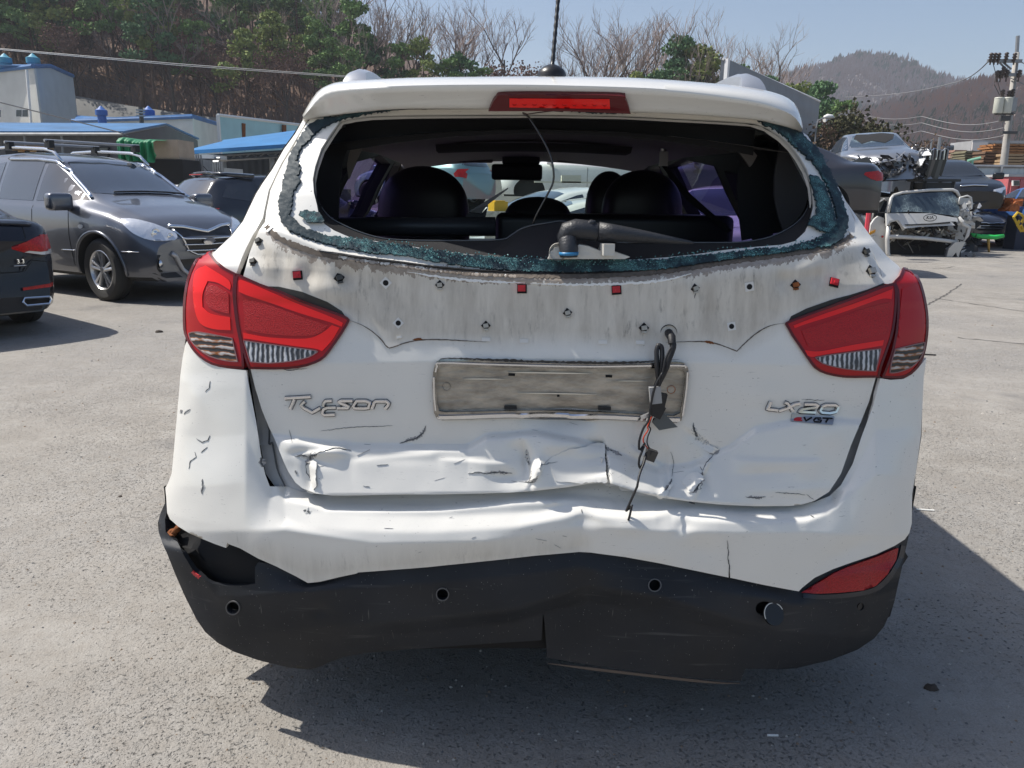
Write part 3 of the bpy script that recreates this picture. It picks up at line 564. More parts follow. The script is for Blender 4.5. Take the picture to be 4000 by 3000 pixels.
# dark plastic lower bumper
def circ(cx, cy, r, ry=None, n=18): return [(cx + r * math.cos(2 * math.pi * i / n), cy + (ry or r) * math.sin(2 * math.pi * i / n)) for i in range(n)]
DKO = [(646, 1965), (660, 1985), (652, 2004), (646, 2030), (648, 2078), (668, 2100), (694, 2117), (716, 2163), (754, 2226), (793, 2260), (831, 2279), (889, 2288), (962, 2286), (997, 2279), (997, 2215), (1010, 2195), (1082, 2205), (1203, 2262), (1393, 2225), (2000, 2165), (2262, 2138), (2578, 2184), (2849, 2238), (3100, 2285), (3134, 2290), (3190, 2240), (3327, 2180), (3440, 2140), (3534, 2092), (3551, 2075),
       (3545, 2107), (3515, 2247), (3491, 2353), (3453, 2445), (3414, 2493), (3350, 2536), (3245, 2577), (3110, 2609), (3047, 2613), (2911, 2612), (2893, 2660), (2830, 2657), (2760, 2652), (2640, 2640), (2500, 2624), (2350, 2603), (2220, 2582), (2137, 2567), (2134, 2520), (2128, 2440), (2121, 2392), (2117, 2460), (2115, 2500), (1960, 2510), (1808, 2520), (1670, 2530), (1537, 2540), (1430, 2550), (1338, 2567), (1290, 2585), (1250, 2604), (1211, 2614), (1130, 2607), (1010, 2578), (913, 2544), (851, 2510), (802, 2467), (769, 2419), (725, 2332), (687, 2245), (653, 2159), (634, 2120), (621, 2077), (618, 2043), (628, 2004)]
panel('lower_bumper', DKO, DK, M_PLAST, CAR, [circ(912, 2372, 24, 21), circ(1729, 2320, 22), circ(2557, 2286, 22), circ(2985, 2376, 34, 28), circ(3360, 2369, 14, 15)], 11, .001, .012)
o = strip('scrape_mark', [(2140, 2590), (2400, 2622), (2760, 2662), (2890, 2668)], 10, DK, mat('brown scraped plastic', (.12, .09, .07), .8), CAR, off=.002)
for c, r in (((912, 2372), 26), ((1729, 2320), 24), ((2557, 2286), 24)):
    strip('sensor_hole_rim', circ(*c, r, n=14), 4, DK, mat('worn grey plastic', (.10, .10, .10), .6), CAR, off=.0035, closed=True, sm=2)
# dangling sensor cap
Vc, Nc = DK.cast([(3010, 2395), (3360, 2369)]); cb = MB()
cb.lathe([(0, 0), (.024, 0), (.026, .002), (.026, .010), (0, .010)], (0, 0, 0), 'z', 24)
sc = cb.build('sensor_cap', [M_DARKP], CAR, True, angle=R(40)); sc.matrix_local = pworld(CAR).inverted() @ Matrix.Translation(Vector(Vc[0] + Nc[0] * .006)) @ Euler((R(60), 0, R(18))).to_matrix().to_4x4()
rb = MB(); rb.tube([(.0262 * math.cos(a), .0262 * math.sin(a), .010) for a in np.linspace(.3, 3.4, 16)], .0012, 6); o = rb.build('cap_edge', [mat('pale gasket', (.6, .6, .55), .6)], sc)
cb = MB(); cb.lathe([(0, .0), (.010, 0), (.010, .004), (0, .004)], (0, 0, 0), 'z', 16); s2 = cb.build('parking_sensor', [M_DARKP], CAR, True, angle=R(40)); s2.matrix_local = pworld(CAR).inverted() @ Matrix.Translation(Vector(Vc[1] - Nc[1] * .004)) @ Euler((R(90), 0, R(30))).to_matrix().to_4x4()
# reflector on the right, empty socket with bracket on the left
panel('reflector', [(3129, 2315), (3182, 2279), (3255, 2236), (3317, 2208), (3423, 2170), (3491, 2141), (3500, 2139), (3491, 2189), (3462, 2238), (3418, 2281), (3365, 2300), (3279, 2310), (3182, 2317)], DK, lens('red reflector', (.42, .01, .014), .1, 240, .7), CAR, h=12, off=.007, thick=.008)
strip('reflector_surround', [(3135, 2326), (3200, 2330), (3290, 2324), (3372, 2312), (3430, 2290), (3475, 2245), (3508, 2190), (3524, 2130)], 17, DK, mat('glossy blue black trim', (.02, .022, .03), .3), CAR, off=.004, taper=False)
panel('bracket_plate', [(996, 2205), (1005, 2197), (1030, 2196), (1180, 2262), (1150, 2270), (997, 2280)], DK, M_TRIM, CAR, h=14, off=-.012, thick=.004)
strip('reflector_shard', [(757, 2228), (770, 2240), (785, 2252)], 9, DK, M_REDCLIP, CAR, h=4, off=.006, jag=.5, taper=False)
Vb, _ = DK.cast([(664, 2094), (690, 2075)]); b = MB(); b.lathe([(.004, 0), (.013, 0), (.013, .005), (.004, .005), (.004, 0)], Vb[0] + np.array([0, .015, 0]), 'z', 14, rot=(R(25), 0, 0)); b.tube([Vb[0] + np.array([0, .015, 0]), Vb[1] + np.array([0, .01, .004])], [.006, .009], 8); b.build('rusty_clip', [M_RUST], CAR, True, True)

# ---------------------------------------------------------------- lamps
OL = [(817, 986), (831, 1006), (853, 1031), (889, 1054), (923, 1071), (921, 1112), (919, 1153), (925, 1216), (935, 1284), (948, 1352), (955, 1436), (894, 1433), (835, 1420), (790, 1393), (758, 1357), (740, 1320), (731, 1284), (730, 1194), (738, 1126), (754, 1067), (776, 1022), (799, 992)]
IL = [(935, 1074), (1007, 1108), (1097, 1140), (1188, 1180), (1278, 1212), (1346, 1237), (1364, 1250), (1359, 1262), (1332, 1307), (1301, 1352), (1269, 1393), (1233, 1415), (1165, 1433), (1075, 1438), (980, 1436), (966, 1397), (948, 1329), (935, 1262), (925, 1171), (927, 1103)]
IR = [(3068, 1265), (3077, 1258), (3153, 1229), (3262, 1189), (3370, 1150), (3442, 1121), (3484, 1113), (3491, 1135), (3491, 1189), (3484, 1262), (3473, 1316), (3455, 1370), (3433, 1432), (3424, 1470), (3370, 1470), (3298, 1470), (3225, 1457), (3182, 1435), (3153, 1399), (3117, 1345), (3092, 1309)]
OR_ = [(3442, 1471), (3457, 1435), (3477, 1381), (3490, 1323), (3499, 1262), (3502, 1189), (3499, 1135), (3489, 1113), (3493, 1101), (3511, 1084), (3522, 1055), (3551, 1066), (3576, 1092), (3591, 1131), (3602, 1175), (3610, 1225), (3612, 1280), (3607, 1334), (3598, 1381), (3584, 1417), (3562, 1446), (3529, 1468), (3493, 1473)]
def lamp(name, outline, label, parts, clear, cm):
    o = panel(name, outline, TG, M_RED, CAR, h=8, off=.006, thick=.028); o['label'] = label
    strip('lens_rim', outline, 9, TG, M_REDD, o, off=.0072, closed=True, sm=2)
    for nm, pl, m in parts: panel(nm, pl, TG, m, o, h=7, off=.0076, thick=.001, smooth=4)
    panel('clear_lens', clear, TG, cm, o, h=7, off=.0082, thick=.001)
    strip('lens_border', clear, 3.5, TG, mat('pale lens border', (.25, .13, .13), .3), o, off=.0090, closed=True, sm=2)
    return o
lamp('tail_lamp', OL, 'left outer red tail lamp with amber tinted clear segment', [
    ('light_guide', [(775, 1062), (812, 1040), (890, 1088), (908, 1112), (906, 1135), (860, 1108), (820, 1100), (800, 1150), (800, 1200), (830, 1225), (905, 1240), (908, 1290), (840, 1285), (790, 1262), (768, 1200), (764, 1120)], M_REDB),
    ('reflector_bowl', [(815, 1120), (850, 1118), (900, 1148), (902, 1225), (840, 1210), (812, 1180)], M_REDP)],
    [(749, 1302), (781, 1296), (871, 1313), (914, 1322), (935, 1413), (889, 1409), (826, 1391), (783, 1361), (756, 1331)], M_AMBER)
lamp('tail_lamp', IL, 'left inner red tail lamp with clear reversing segment', [
    ('light_guide', [(938, 1098), (960, 1098), (1060, 1140), (1180, 1192), (1300, 1240), (1343, 1262), (1338, 1276), (1290, 1258), (1170, 1222), (1040, 1176), (965, 1152), (940, 1140)], M_REDB),
    ('light_guide', [(956, 1300), (1060, 1318), (1200, 1322), (1262, 1300), (1300, 1270), (1330, 1280), (1300, 1330), (1262, 1372), (1235, 1362), (1140, 1350), (1000, 1328), (958, 1322)], M_REDB),
    ('reflector_bowl', [(955, 1168), (1040, 1186), (1170, 1232), (1285, 1272), (1250, 1302), (1190, 1312), (1060, 1306), (962, 1288)], M_REDP)],
    [(959, 1331), (1007, 1338), (1142, 1357), (1237, 1370), (1242, 1377), (1210, 1395), (1142, 1411), (1052, 1418), (984, 1413)], M_CLEAR)
lamp('tail_lamp', IR, 'right inner red tail lamp with clear reversing segment', [
    ('light_guide', [(3094, 1272), (3150, 1250), (3260, 1210), (3380, 1168), (3478, 1130), (3474, 1170), (3440, 1168), (3380, 1186), (3260, 1230), (3150, 1264), (3100, 1282)], M_REDB),
    ('light_guide', [(3138, 1368), (3200, 1372), (3320, 1348), (3445, 1328), (3440, 1350), (3330, 1368), (3220, 1384), (3170, 1394), (3150, 1390)], M_REDB),
    ('reflector_bowl', [(3125, 1290), (3260, 1245), (3380, 1202), (3468, 1182), (3462, 1300), (3340, 1330), (3200, 1355), (3150, 1352)], M_REDP)],
    [(3179, 1397), (3225, 1388), (3334, 1374), (3432, 1363), (3412, 1448), (3334, 1444), (3262, 1433), (3207, 1419)], M_CLEAR)
lamp('tail_lamp', OR_, 'right outer red tail lamp wrapping round the body corner', [('reflector_bowl', [(3515, 1130), (3560, 1110), (3585, 1180), (3594, 1300), (3512, 1318), (3500, 1300)], M_RED)],
    [(3488, 1365), (3551, 1349), (3600, 1338), (3596, 1370), (3580, 1404), (3549, 1433), (3497, 1453), (3467, 1455), (3475, 1406)], M_AMBER)
# dark slots above the inner lamps, where the garnish is gone
panel('lamp_slot', [(950, 1078), (1010, 1104), (1035, 1118), (1090, 1120), (1180, 1140), (1280, 1180), (1335, 1215), (1350, 1238), (1278, 1216), (1188, 1184), (1097, 1144), (1007, 1112)], TG, mat('oily shadowless foam', (.03, .029, .024), .6), CAR, h=10, off=.0012, thick=.001)
panel('lamp_slot', [(3078, 1258), (3090, 1235), (3150, 1205), (3250, 1170), (3320, 1152), (3390, 1130), (3450, 1106), (3452, 1118), (3370, 1149), (3262, 1188), (3153, 1228)], TG, mat('oily shadowless foam', (.03, .029, .024), .6), CAR, h=10, off=.0012, thick=.001)

# ---------------------------------------------------------------- remains of the rear glass
ring_l = [(1217, 488), (1184, 526), (1157, 569), (1136, 612), (1122, 661), (1111, 705), (1100, 759), (1092, 802), (1095, 851), (1109, 878), (1130, 905), (1190, 933), (1260, 954), (1353, 976), (1461, 992), (1597, 1003), (1705, 1025), (1814, 1041), (1922, 1055), (2058, 1063), (2194, 1065), (2394, 1064), (2570, 1055), (2688, 1040), (2805, 1023), (2923, 1005), (3040, 993), (3158, 976), (3246, 964), (3287, 940), (3305, 893), (3305, 846), (3287, 788), (3264, 729), (3234, 670), (3205, 611), (3181, 576), (3146, 547), (3120, 520), (3085, 500), (3017, 479),
          (2960, 474), (3017, 506), (3064, 535), (3099, 576), (3134, 606), (3175, 641), (3199, 676), (3223, 717), (3240, 758), (3261, 823), (3264, 858), (3246, 893), (3217, 917), (3187, 935), (3128, 952), (3052, 972), (2952, 974), (2835, 988), (2717, 1000), (2600, 1013), (2482, 1018), (2276, 1018), (2140, 1016), (1977, 1008), (1814, 994), (1651, 972), (1543, 954), (1461, 943), (1407, 935), (1336, 930), (1282, 924), (1244, 911), (1206, 900), (1163, 878), (1157, 862), (1133, 846), (1144, 808), (1144, 775), (1157, 743), (1176, 710), (1165, 688), (1174, 667), (1176, 642), (1157, 637), (1168, 607), (1184, 574), (1206, 553), (1233, 526), (1260, 503), (1293, 486), (1325, 473), (1380, 459), (1461, 443), (1559, 429), (1480, 432), (1350, 450), (1260, 468)]
rg = random.Random(5)
wobg = lambda q: np.array([rg.uniform(-.0006, .0010) for _ in range(len(q))])
gl = panel('rear_glass_remains', ring_l, TG, M_CRUMB, CAR, h=7, off=.006, thick=.006, jitter=4.5, seed=3, flat=True, wobble=wobg, attrs=[('broken', [[(1300, 900), (1500, 935), (2200, 1000), (2900, 950), (3200, 930), (3290, 880), (3330, 700), (3400, 1100), (2200, 1200), (1300, 1100)], [(3000, 480), (3150, 540), (3250, 700), (3280, 860), (3230, 900), (3225, 760), (3120, 620), (2990, 520)], [(1380, 440), (1600, 420), (1560, 440), (1300, 490)]], 60)])
gl['label'] = 'crazed strip of tinted rear glass still bonded round the opening'
for pl, sd_ in (([(3150, 690), (3185, 695), (3212, 725), (3235, 790), (3255, 850), (3260, 885), (3230, 915), (3190, 905), (3152, 885), (3157, 860), (3185, 842), (3182, 800), (3167, 750)], 2), ([(1173, 850), (1180, 832), (1200, 828), (1245, 833), (1262, 850), (1270, 872), (1230, 877), (1200, 875), (1190, 860)], 4), ([(2200, 428), (2300, 430), (2450, 436), (2440, 446), (2330, 449), (2230, 440)], 6)):
    s_ = panel('glass_shard', pl, TG, M_CRUMB, CAR, h=8, off=.009, thick=.004, jitter=3.5, seed=sd_, flat=True, wobble=wobg, attrs=[('broken', [pl], 5)])
# loose crumbs of glass along the sill
b = MB(); rn = random.Random(8)
cp = densify(smooth_poly([(1350, 932), (1543, 950), (1814, 990), (2140, 1012), (2482, 1012), (2835, 975), (3052, 962), (3200, 925)], 4, False), 9, False)
cv, cn = TG.cast(np.array([(p[0] + rn.uniform(-4, 4), p[1] + rn.uniform(-6, 34)) for p in cp for _ in range(2)]))
for v, n in zip(cv, cn):
    r_ = rn.uniform(.0010, .0026); b.box(v + n * (.008 + r_ * .5), (r_, r_, r_), rot=(rn.uniform(0, 3), rn.uniform(0, 3), rn.uniform(0, 3)))
tag(b.build('glass_crumbs', [mat('teal glass crumb', (.12, .30, .31), .15)], CAR, world=True), kind='stuff')
# brown sealant line, black trim lines under the glass
strip('sealant_line', gut(-22), 20, TG, M_BROWN, CAR, h=7, off=.0012, jag=.35, seed=2, taper=False)
strip('window_moulding', [(a, b_ - 9) for a, b_ in gut(-22)][3:-3], 5, TG, M_DARKP, CAR, h=10, off=.004, taper=False)
strip('peeling_paint', [(1590, 1062), (1750, 1086), (1900, 1100), (2050, 1105)], 9, TG, mat('bare white primer', (.82, .82, .8), .7), CAR, h=8, off=.0026, jag=.6, seed=7)
strip('peeling_paint', [(2070, 1108), (2300, 1112), (2560, 1100), (2700, 1070)], 9, TG, mat('bare white primer', (.82, .82, .8), .7), CAR, h=8, off=.0026, jag=.6, seed=9)

# ---------------------------------------------------------------- garnish clips and holes
def clip(px, py, kind, rot=0, s=1.0):
    V, N = TG.cast([(px, py), (px + 4, py)]); p, n = V[0], N[0]; t = V[1] - V[0]; t /= np.linalg.norm(t)
    Z = Vector(n); X = (Vector(t) - Z * Vector(t).dot(Z)).normalized(); Y = Z.cross(X)
    Mx = Matrix((X, Y, Z)).transposed().to_4x4(); Mx.translation = Vector(p)
    b = MB(); u = .0118 * s
    if kind == 'red':
        b.box((0, 0, .001), (u * 1.9, u * 1.8, .0022), m=0); b.box((-.001, .0015, .0045), (u * 1.5, u * 1.25, .006), m=1); b.box((0, 0, .009), (u * .6, u * .5, .004), m=1); nm = 'red_clip'; ms = [M_BLK, M_REDCLIP]
    elif kind == 'hole':
        b.lathe([(0, .0022), (u * .42, .0022), (u * .45, .001)], m=0, n=14); b.box((0, 0, .0008), (u * 1.35, u * 1.35, .0016), rz=R(45 if rot == 0 else rot), m=1); nm = 'clip_hole'; ms = [M_BLK, mat('clean white primer', (.7, .69, .66), .6)]
    elif kind == 'slot':
        b.box((0, 0, .0012), (u * 1.7, u * .75, .0024), m=0); nm = 'slot_cover'; ms = [mat('clean white primer', (.7, .69, .66), .6)]
    else:
        b.prism([(u * .95 * math.cos(a), u * 1.0 * math.sin(a), .0004) for a in np.linspace(0, 2 * math.pi, 5)[:-1]], (0, 0, .0012), 0)
        b.box((0, 0, .005), (u * 1.0, u * .8, .008), rz=R(8), m=1); b.box((0, -u * .75, .003), (u * .9, u * .35, .003), m=1); nm = 'metal_clip'; ms = [M_BLK, M_STEEL]
        if kind == 'dark': ms = [M_BLK, mat('dark clip', (.06, .06, .055), .5)]
        if kind == 'rust': ms = [M_BLK, M_RUST]
    o = b.build(nm, ms, gate, False); o.matrix_local = pworld(CAR).inverted() @ Mx @ Euler((0, 0, R(rot))).to_matrix().to_4x4()
    return o
for a in [(1163, 1076, 'red', 4), (2039, 1128, 'red', 0), (2408, 1133, 'red', 4), (3258, 1104, 'red', -14), (1325, 1086, 'dark', 10, 1.2), (1507, 1105, 'hole', 0, 1.3), (1718, 1113, 'metal'), (2715, 1127, 'metal', 10), (2927, 1120, 'hole', 5, 1.3), (3107, 1113, 'rust', 5, 1.1), (1556, 1262, 'hole', 0, 1.2), (1898, 1272, 'metal'), (2217, 1222, 'metal', 8), (2515, 1281, 'metal', 0, 1.1), (2857, 1275, 'hole', 5, 1.2), (1012, 943, 'dark', 20), (990, 1023, 'dark', 5), (3380, 985, 'dark', 5, 1.1), (3402, 1060, 'metal', 0, 1.4), (1899, 1326, 'slot'), (2047, 1332, 'slot'), (2354, 1337, 'slot'), (2500, 1338, 'slot'), (1560, 1317, 'slot', 10, .6), (1055, 897, 'slot', 60, .9), (3324, 912, 'slot', -60, .9)]:
    clip(*a)
strip('body_seam', [(1366, 1252), (1410, 1268), (1450, 1292), (1485, 1322), (1510, 1352), (1530, 1358), (1600, 1335), (1700, 1326), (1900, 1336)], 4, TG, M_BROWN, CAR, h=8, off=.0009, jag=.4)
strip('body_seam', [(3064, 1262), (3010, 1272), (2960, 1298), (2910, 1340), (2878, 1372), (2790, 1340), (2720, 1334), (2600, 1338)], 4, TG, M_BROWN, CAR, h=8, off=.0009, jag=.4)
strip('rust_spot', [(1612, 1328), (1632, 1324), (1652, 1326)], 8, TG, M_RUST, gate, h=5, off=.0015, jag=.5)
strip('rust_spot', [(2750, 1334), (2770, 1336), (2790, 1343)], 9, TG, M_RUST, gate, h=5, off=.0015, jag=.5)

# ---------------------------------------------------------------- number plate recess with tarnished frame
M_BEAD = mat('bright bent chrome', (.70, .71, .73), .10, 1.0)
pfo = panel('plate_frame', pf, TG, M_CHROME, CAR, [pi_], h=7, off=.009, thick=.012)
pb = panel('plate_panel', pi_, TG, mat('smoky dirty plate', (.52, .47, .40), .36, .55, var=.5, vscale=14, detail=9, bump=.25, bscale=30, stretch=(1, 1, 3)), CAR, h=10, off=-.004, thick=.002)
for q, w in (([(1806, 1480), (1970, 1481)], 4), ([(1985, 1454), (2150, 1457), (2315, 1460)], 5), ([(2022, 1535), (2200, 1538), (2330, 1541)], 4), ([(2410, 1488), (2530, 1489)], 3)): strip('pressed_rib', q, w, TG, mat('worn rib highlight', (.7, .68, .62), .3, .8), pb, off=.0, thick=.001)
for q in ([(1986, 1464), (2012, 1465)], [(2366, 1470), (2392, 1471)]): strip('plate_slot', q, 10, TG, M_BLK, pb, off=-.0025, taper=False)
strip('plate_slot', [(2176, 1547), (2186, 1547)], 8, TG, M_BLK, pb, off=-.0025, taper=False)
for q in ([(1970, 1592), (2018, 1591)], [(2336, 1594), (2386, 1595)]): strip('plate_tab', q, 14, TG, M_TRIM, pb, off=.004, taper=False)
for c, m_ in (((1744, 1511), M_STEEL), ((2623, 1523), mat('orange corroded bolt', (.45, .14, .05), .8))):
    V, N = TG.cast([c]); b = MB(); b.lathe([(0, .006), (.006, .006), (.008, .003), (.010, 0)], V[0] - N[0] * .002, 'y', 12, rot=(0, 0, 0)); b.build('plate_bolt', [m_], pb, True, True)
strip('grime_line', [(1704, 1432), (1716, 1416), (1740, 1400), (1900, 1404), (2200, 1412), (2450, 1414), (2650, 1404)], 7, TG, mat('black road grime', (.05, .045, .04), .9), CAR, h=8, off=.0095, jag=.6, seed=4)
panel('flap_of_tape', [(2560, 1620), (2580, 1600), (2610, 1630), (2640, 1660), (2568, 1672), (2540, 1640)], TG, mat('grey tape', (.10, .11, .11), .6), CAR, h=12, off=.022, thick=.002)

for q, w_ in (([(1712, 1622), (1740, 1626), (1960, 1620), (2200, 1614), (2230, 1618), (2400, 1626), (2560, 1634), (2652, 1636)], .0125), ([(1703, 1450), (1710, 1428), (1730, 1415), (1960, 1421), (2300, 1428), (2640, 1424), (2672, 1434)], .006), ([(1697, 1470), (1698, 1540), (1704, 1600)], .006), ([(2681, 1450), (2676, 1520), (2662, 1620)], .006)):
    stroke('chrome_bead', smooth_poly(q, 4, False), w_, TG, M_BEAD, pfo, height=.004, off=.0095)
# ---------------------------------------------------------------- badges
bd = panel('badge_base', [(1200, 1560), (1201, 1560), (1201, 1561)], TG, M_WHITE2, CAR, h=5, off=-.002, thick=0) if False else None
tuc = thing('model_badge', '', '', (0, 0, 0)); del tuc['label']; del tuc['category']; tuc.parent = CAR; tuc.matrix_local = pworld(CAR).inverted()
M_LETTER_SHADE = mat('badge adhesive edge shade', (.07, .07, .07), .7)  # dark adhesive under the letters, doubling as their painted edge shade
sc7 = (4.022, 4.022, 1050, 1500)
for pts, cl in (([(258, 222), (440, 212), (640, 200), (668, 196)], 0), ([(412, 235), (385, 300), (345, 388)], 0), ([(575, 272), (512, 330), (560, 375), (690, 445), (820, 372)], 0), ([(1062, 368), (920, 372), (868, 395), (850, 455), (880, 484), (1045, 476)], 0), ([(1000, 262), (900, 265), (872, 305), (866, 350)], 0), ([(1325, 262), (1150, 262), (1105, 275), (1150, 305), (1262, 345), (1245, 375), (1080, 375)], 0), ([(1385, 264), (1530, 264), (1598, 290), (1570, 372), (1500, 380), (1355, 376), (1335, 345)], 1), ([(1625, 385), (1660, 290), (1690, 268), (1850, 268), (1890, 300), (1870, 340), (1832, 385)], 0)):
    lt = stroke('letter', pts, .0088, TG, M_BADGE, tuc, closed=bool(cl), scale=sc7, height=.0055, off=.0015); stroke('letter_base', pts, .0112, TG, M_LETTER_SHADE, lt, closed=bool(cl), scale=sc7, height=.0010)
lx = thing('trim_badge', '', '', (0, 0, 0)); del lx['label']; del lx['category']; lx.parent = CAR; lx.matrix_local = pworld(CAR).inverted()
sc8 = (4.424, 4.424, 2900, 1500)
for pts, cl in (([(480, 300), (455, 365), (420, 430), (600, 450)], 0), ([(720, 315), (770, 330), (865, 468)], 0), ([(985, 330), (890, 345), (740, 425), (615, 465)], 0), ([(1060, 345), (1230, 345), (1295, 365), (1260, 398), (1030, 432), (965, 478), (1250, 490)], 0), ([(1430, 360), (1590, 362), (1640, 395), (1600, 480), (1500, 503), (1360, 492), (1325, 455), (1370, 385)], 1)):
    lt = stroke('letter', pts, .0084, TG, M_BADGE, lx, closed=bool(cl), scale=sc8, height=.0055, off=.0015); stroke('letter_base', pts, .0108, TG, M_LETTER_SHADE, lt, closed=bool(cl), scale=sc8, height=.0010)
cv8 = lambda q: [(2900 + a / 4.424, 1500 + b_ / 4.424) for a, b_ in q]
ev = panel('engine_badge', cv8([(850, 512), (1570, 552), (1580, 570), (1555, 700), (1540, 708), (835, 652), (830, 630)]), TG, mat('brushed badge', (.42, .42, .43), .35, .9), CAR, h=6, off=.003, thick=.004)
for pts, m_ in (([(905, 620), (1000, 617), (1012, 596), (940, 590), (903, 608), (895, 640), (1030, 645)], M_REDCLIP), ([(1060, 575), (1092, 652), (1190, 588)], M_BLK), ([(1350, 600), (1260, 600), (1222, 640), (1240, 662), (1340, 668), (1355, 637), (1290, 632)], M_BLK), ([(1375, 600), (1545, 606)], M_BLK), ([(1475, 606), (1430, 674)], M_BLK)):
    stroke('letter', pts, .0045, TG, m_, ev, height=.0008, off=.0035, scale=sc8)

# ---------------------------------------------------------------- cracks, tears and scratches
def c5(q): return [(1000 + a / 2.212, 1600 + b_ / 2.212) for a, b_ in q]
def c6(q): return [(1900 + a / 2.212, 1550 + b_ / 2.212) for a, b_ in q]
def c1(q): return [(600 + a / 2.212, 900 + b_ / 2.212) for a, b_ in q]
M_PRIM = mat('pale primer', (.52, .52, .50), .8)
cracks = [(c5([(335, 405), (390, 395), (455, 408), (490, 400)]), 7, TG), (c5([(530, 385), (480, 400), (465, 430), (430, 480)]), 12, TG), (c5([(480, 405), (560, 365), (700, 330), (825, 350)]), 3, TG), (c5([(430, 480), (440, 545), (480, 620), (510, 690)]), 3.5, TG),
    (c5([(500, 500), (515, 530)]), 8, TG), (c5([(1240, 290), (1320, 265), (1400, 238), (1450, 195), (1465, 140)]), 7, TG), (c5([(1830, 552), (1920, 545), (2000, 548), (2110, 540), (2150, 560)]), 5, TG), (c5([(560, 185), (800, 155), (1180, 138)]), 2, TG), (c5([(925, 660), (985, 668)]), 3, TG), (c5([(1045, 485), (1140, 470)]), 2.5, TG), (c5([(335, 520), (355, 560)]), 5, TG),
    (c6([(0, 655), (110, 650), (220, 662)]), 5, TG), (c6([(345, 455), (350, 520), (375, 590)]), 8, TG), (c6([(395, 600), (390, 690), (360, 740)]), 5, TG), (c6([(455, 590), (445, 650), (420, 700)]), 9, TG), (c6([(330, 740), (400, 735), (440, 700)]), 5, TG), (c6([(470, 590), (540, 575), (620, 562)]), 3, TG),
    (c6([(985, 395), (1030, 440), (1100, 470), (1170, 508)]), 7, TG), (c6([(1025, 445), (1035, 540), (1040, 640), (1055, 715)]), 8, TG), (c6([(860, 515), (930, 565)]), 2, TG), (c6([(1590, 475), (1620, 560), (1605, 690)]), 2.5, TG), (c6([(1600, 710), (1585, 760), (1530, 830)]), 6, TG),
    (c6([(1790, 225), (1795, 290), (1840, 370), (1930, 430), (1990, 450)]), 12, TG), (c6([(1945, 440), (1970, 480), (2010, 455)]), 14, TG), (c6([(1975, 485), (1900, 570), (1870, 640)]), 3, TG), (c6([(1870, 645), (1850, 720), (1820, 790), (1780, 830)]), 12, TG), (c6([(1845, 600), (1870, 640)]), 4, TG),
    ([(2700 + 440 / 2.074, 1900 + 85 / 2.074), (2700 + 530 / 2.074, 1900 + 90 / 2.074), (2700 + 605 / 2.074, 1900 + 86 / 2.074)], 5, TG), ([(2700 + 680 / 2.074, 1900 + 50 / 2.074), (2700 + 830 / 2.074, 1900 + 58 / 2.074), (2700 + 920 / 2.074, 1900 + 66 / 2.074)], 3, TG), ([(3150, 1932), (3180, 1952)], 2, TG),
    (c1([(490, 1300), (480, 1360), (450, 1390)]), 2.2, BU), (c1([(240, 1545), (245, 1580)]), 5, BU), (c1([(315, 1545), (265, 1590)]), 5, BU), 
    ([(600 + 700 / 1.383, 800 + 1260 / 1.383 + 0)] and [(820, 1700), (812, 1720), (790, 1727), (768, 1714)], 4, BU), ([(762, 1765), (767, 1785), (745, 1800), (738, 1830)], 3, BU), ([(786, 1768), (812, 1745)], 4, BU), ([(790, 1870), (793, 1900), (788, 1930)], 6, BU), ([(1018, 1785), (1024, 1815), (1030, 1825)], 11, BU), ([(1185, 1992), (1200, 1996), (1210, 2006)], 13, BU), ([(2270, 1990), (2273, 2005)], 4, BU),
    ([(2840, 2110), (2846, 2150), (2843, 2180), (2849, 2215), (2847, 2250)], 4, BU), ([(3165, 2016), (3180, 2020)], 4, BU), ([(2690, 1962), (2715, 1968)], 4, TG), ([(1130, 1680), (1142, 1730)], 2, TG), ([(3130, 1560), (3220, 1564)], 3, TG), ([(1055, 1436), (1130, 1446), (1200, 1440)], 4, TG), ([(2720, 1130), (2712, 1165)], 4, TG)]
for i, (q, w, sh) in enumerate(cracks):
    q = [(a + rn.uniform(-1.5, 1.5), b_ + rn.uniform(-1.5, 1.5)) for a, b_ in densify(q, 9, False)]
    if w >= 5: strip('bare_primer', q, w * 1.7, sh, M_SCUFF if i % 2 else M_PRIM, CAR, h=5, off=.0009, jag=.8, seed=i + 90, sm=2)
    strip('crack', q, max(1.5, w * .62), sh, M_CRACK, CAR, h=4, off=.0013, jag=.55, seed=i, sm=2)
for i in range(24):
    cx = rn.choice([rn.uniform(1150, 2300), rn.uniform(1150, 3300), rn.uniform(1300, 2700)]); cy = rn.uniform(1640, 1915) if i < 17 else rn.uniform(2000, 2160)
    sh = TG if i < 17 else BU; L_ = rn.uniform(10, 60); a = rn.gauss(0.05, .35)
    strip('scratch', [(cx, cy), (cx + L_ * math.cos(a), cy + L_ * math.sin(a))], rn.uniform(.7, 1.5), sh, M_SCUFF, CAR, h=8, off=.0009, jag=.5, seed=i, sm=1)

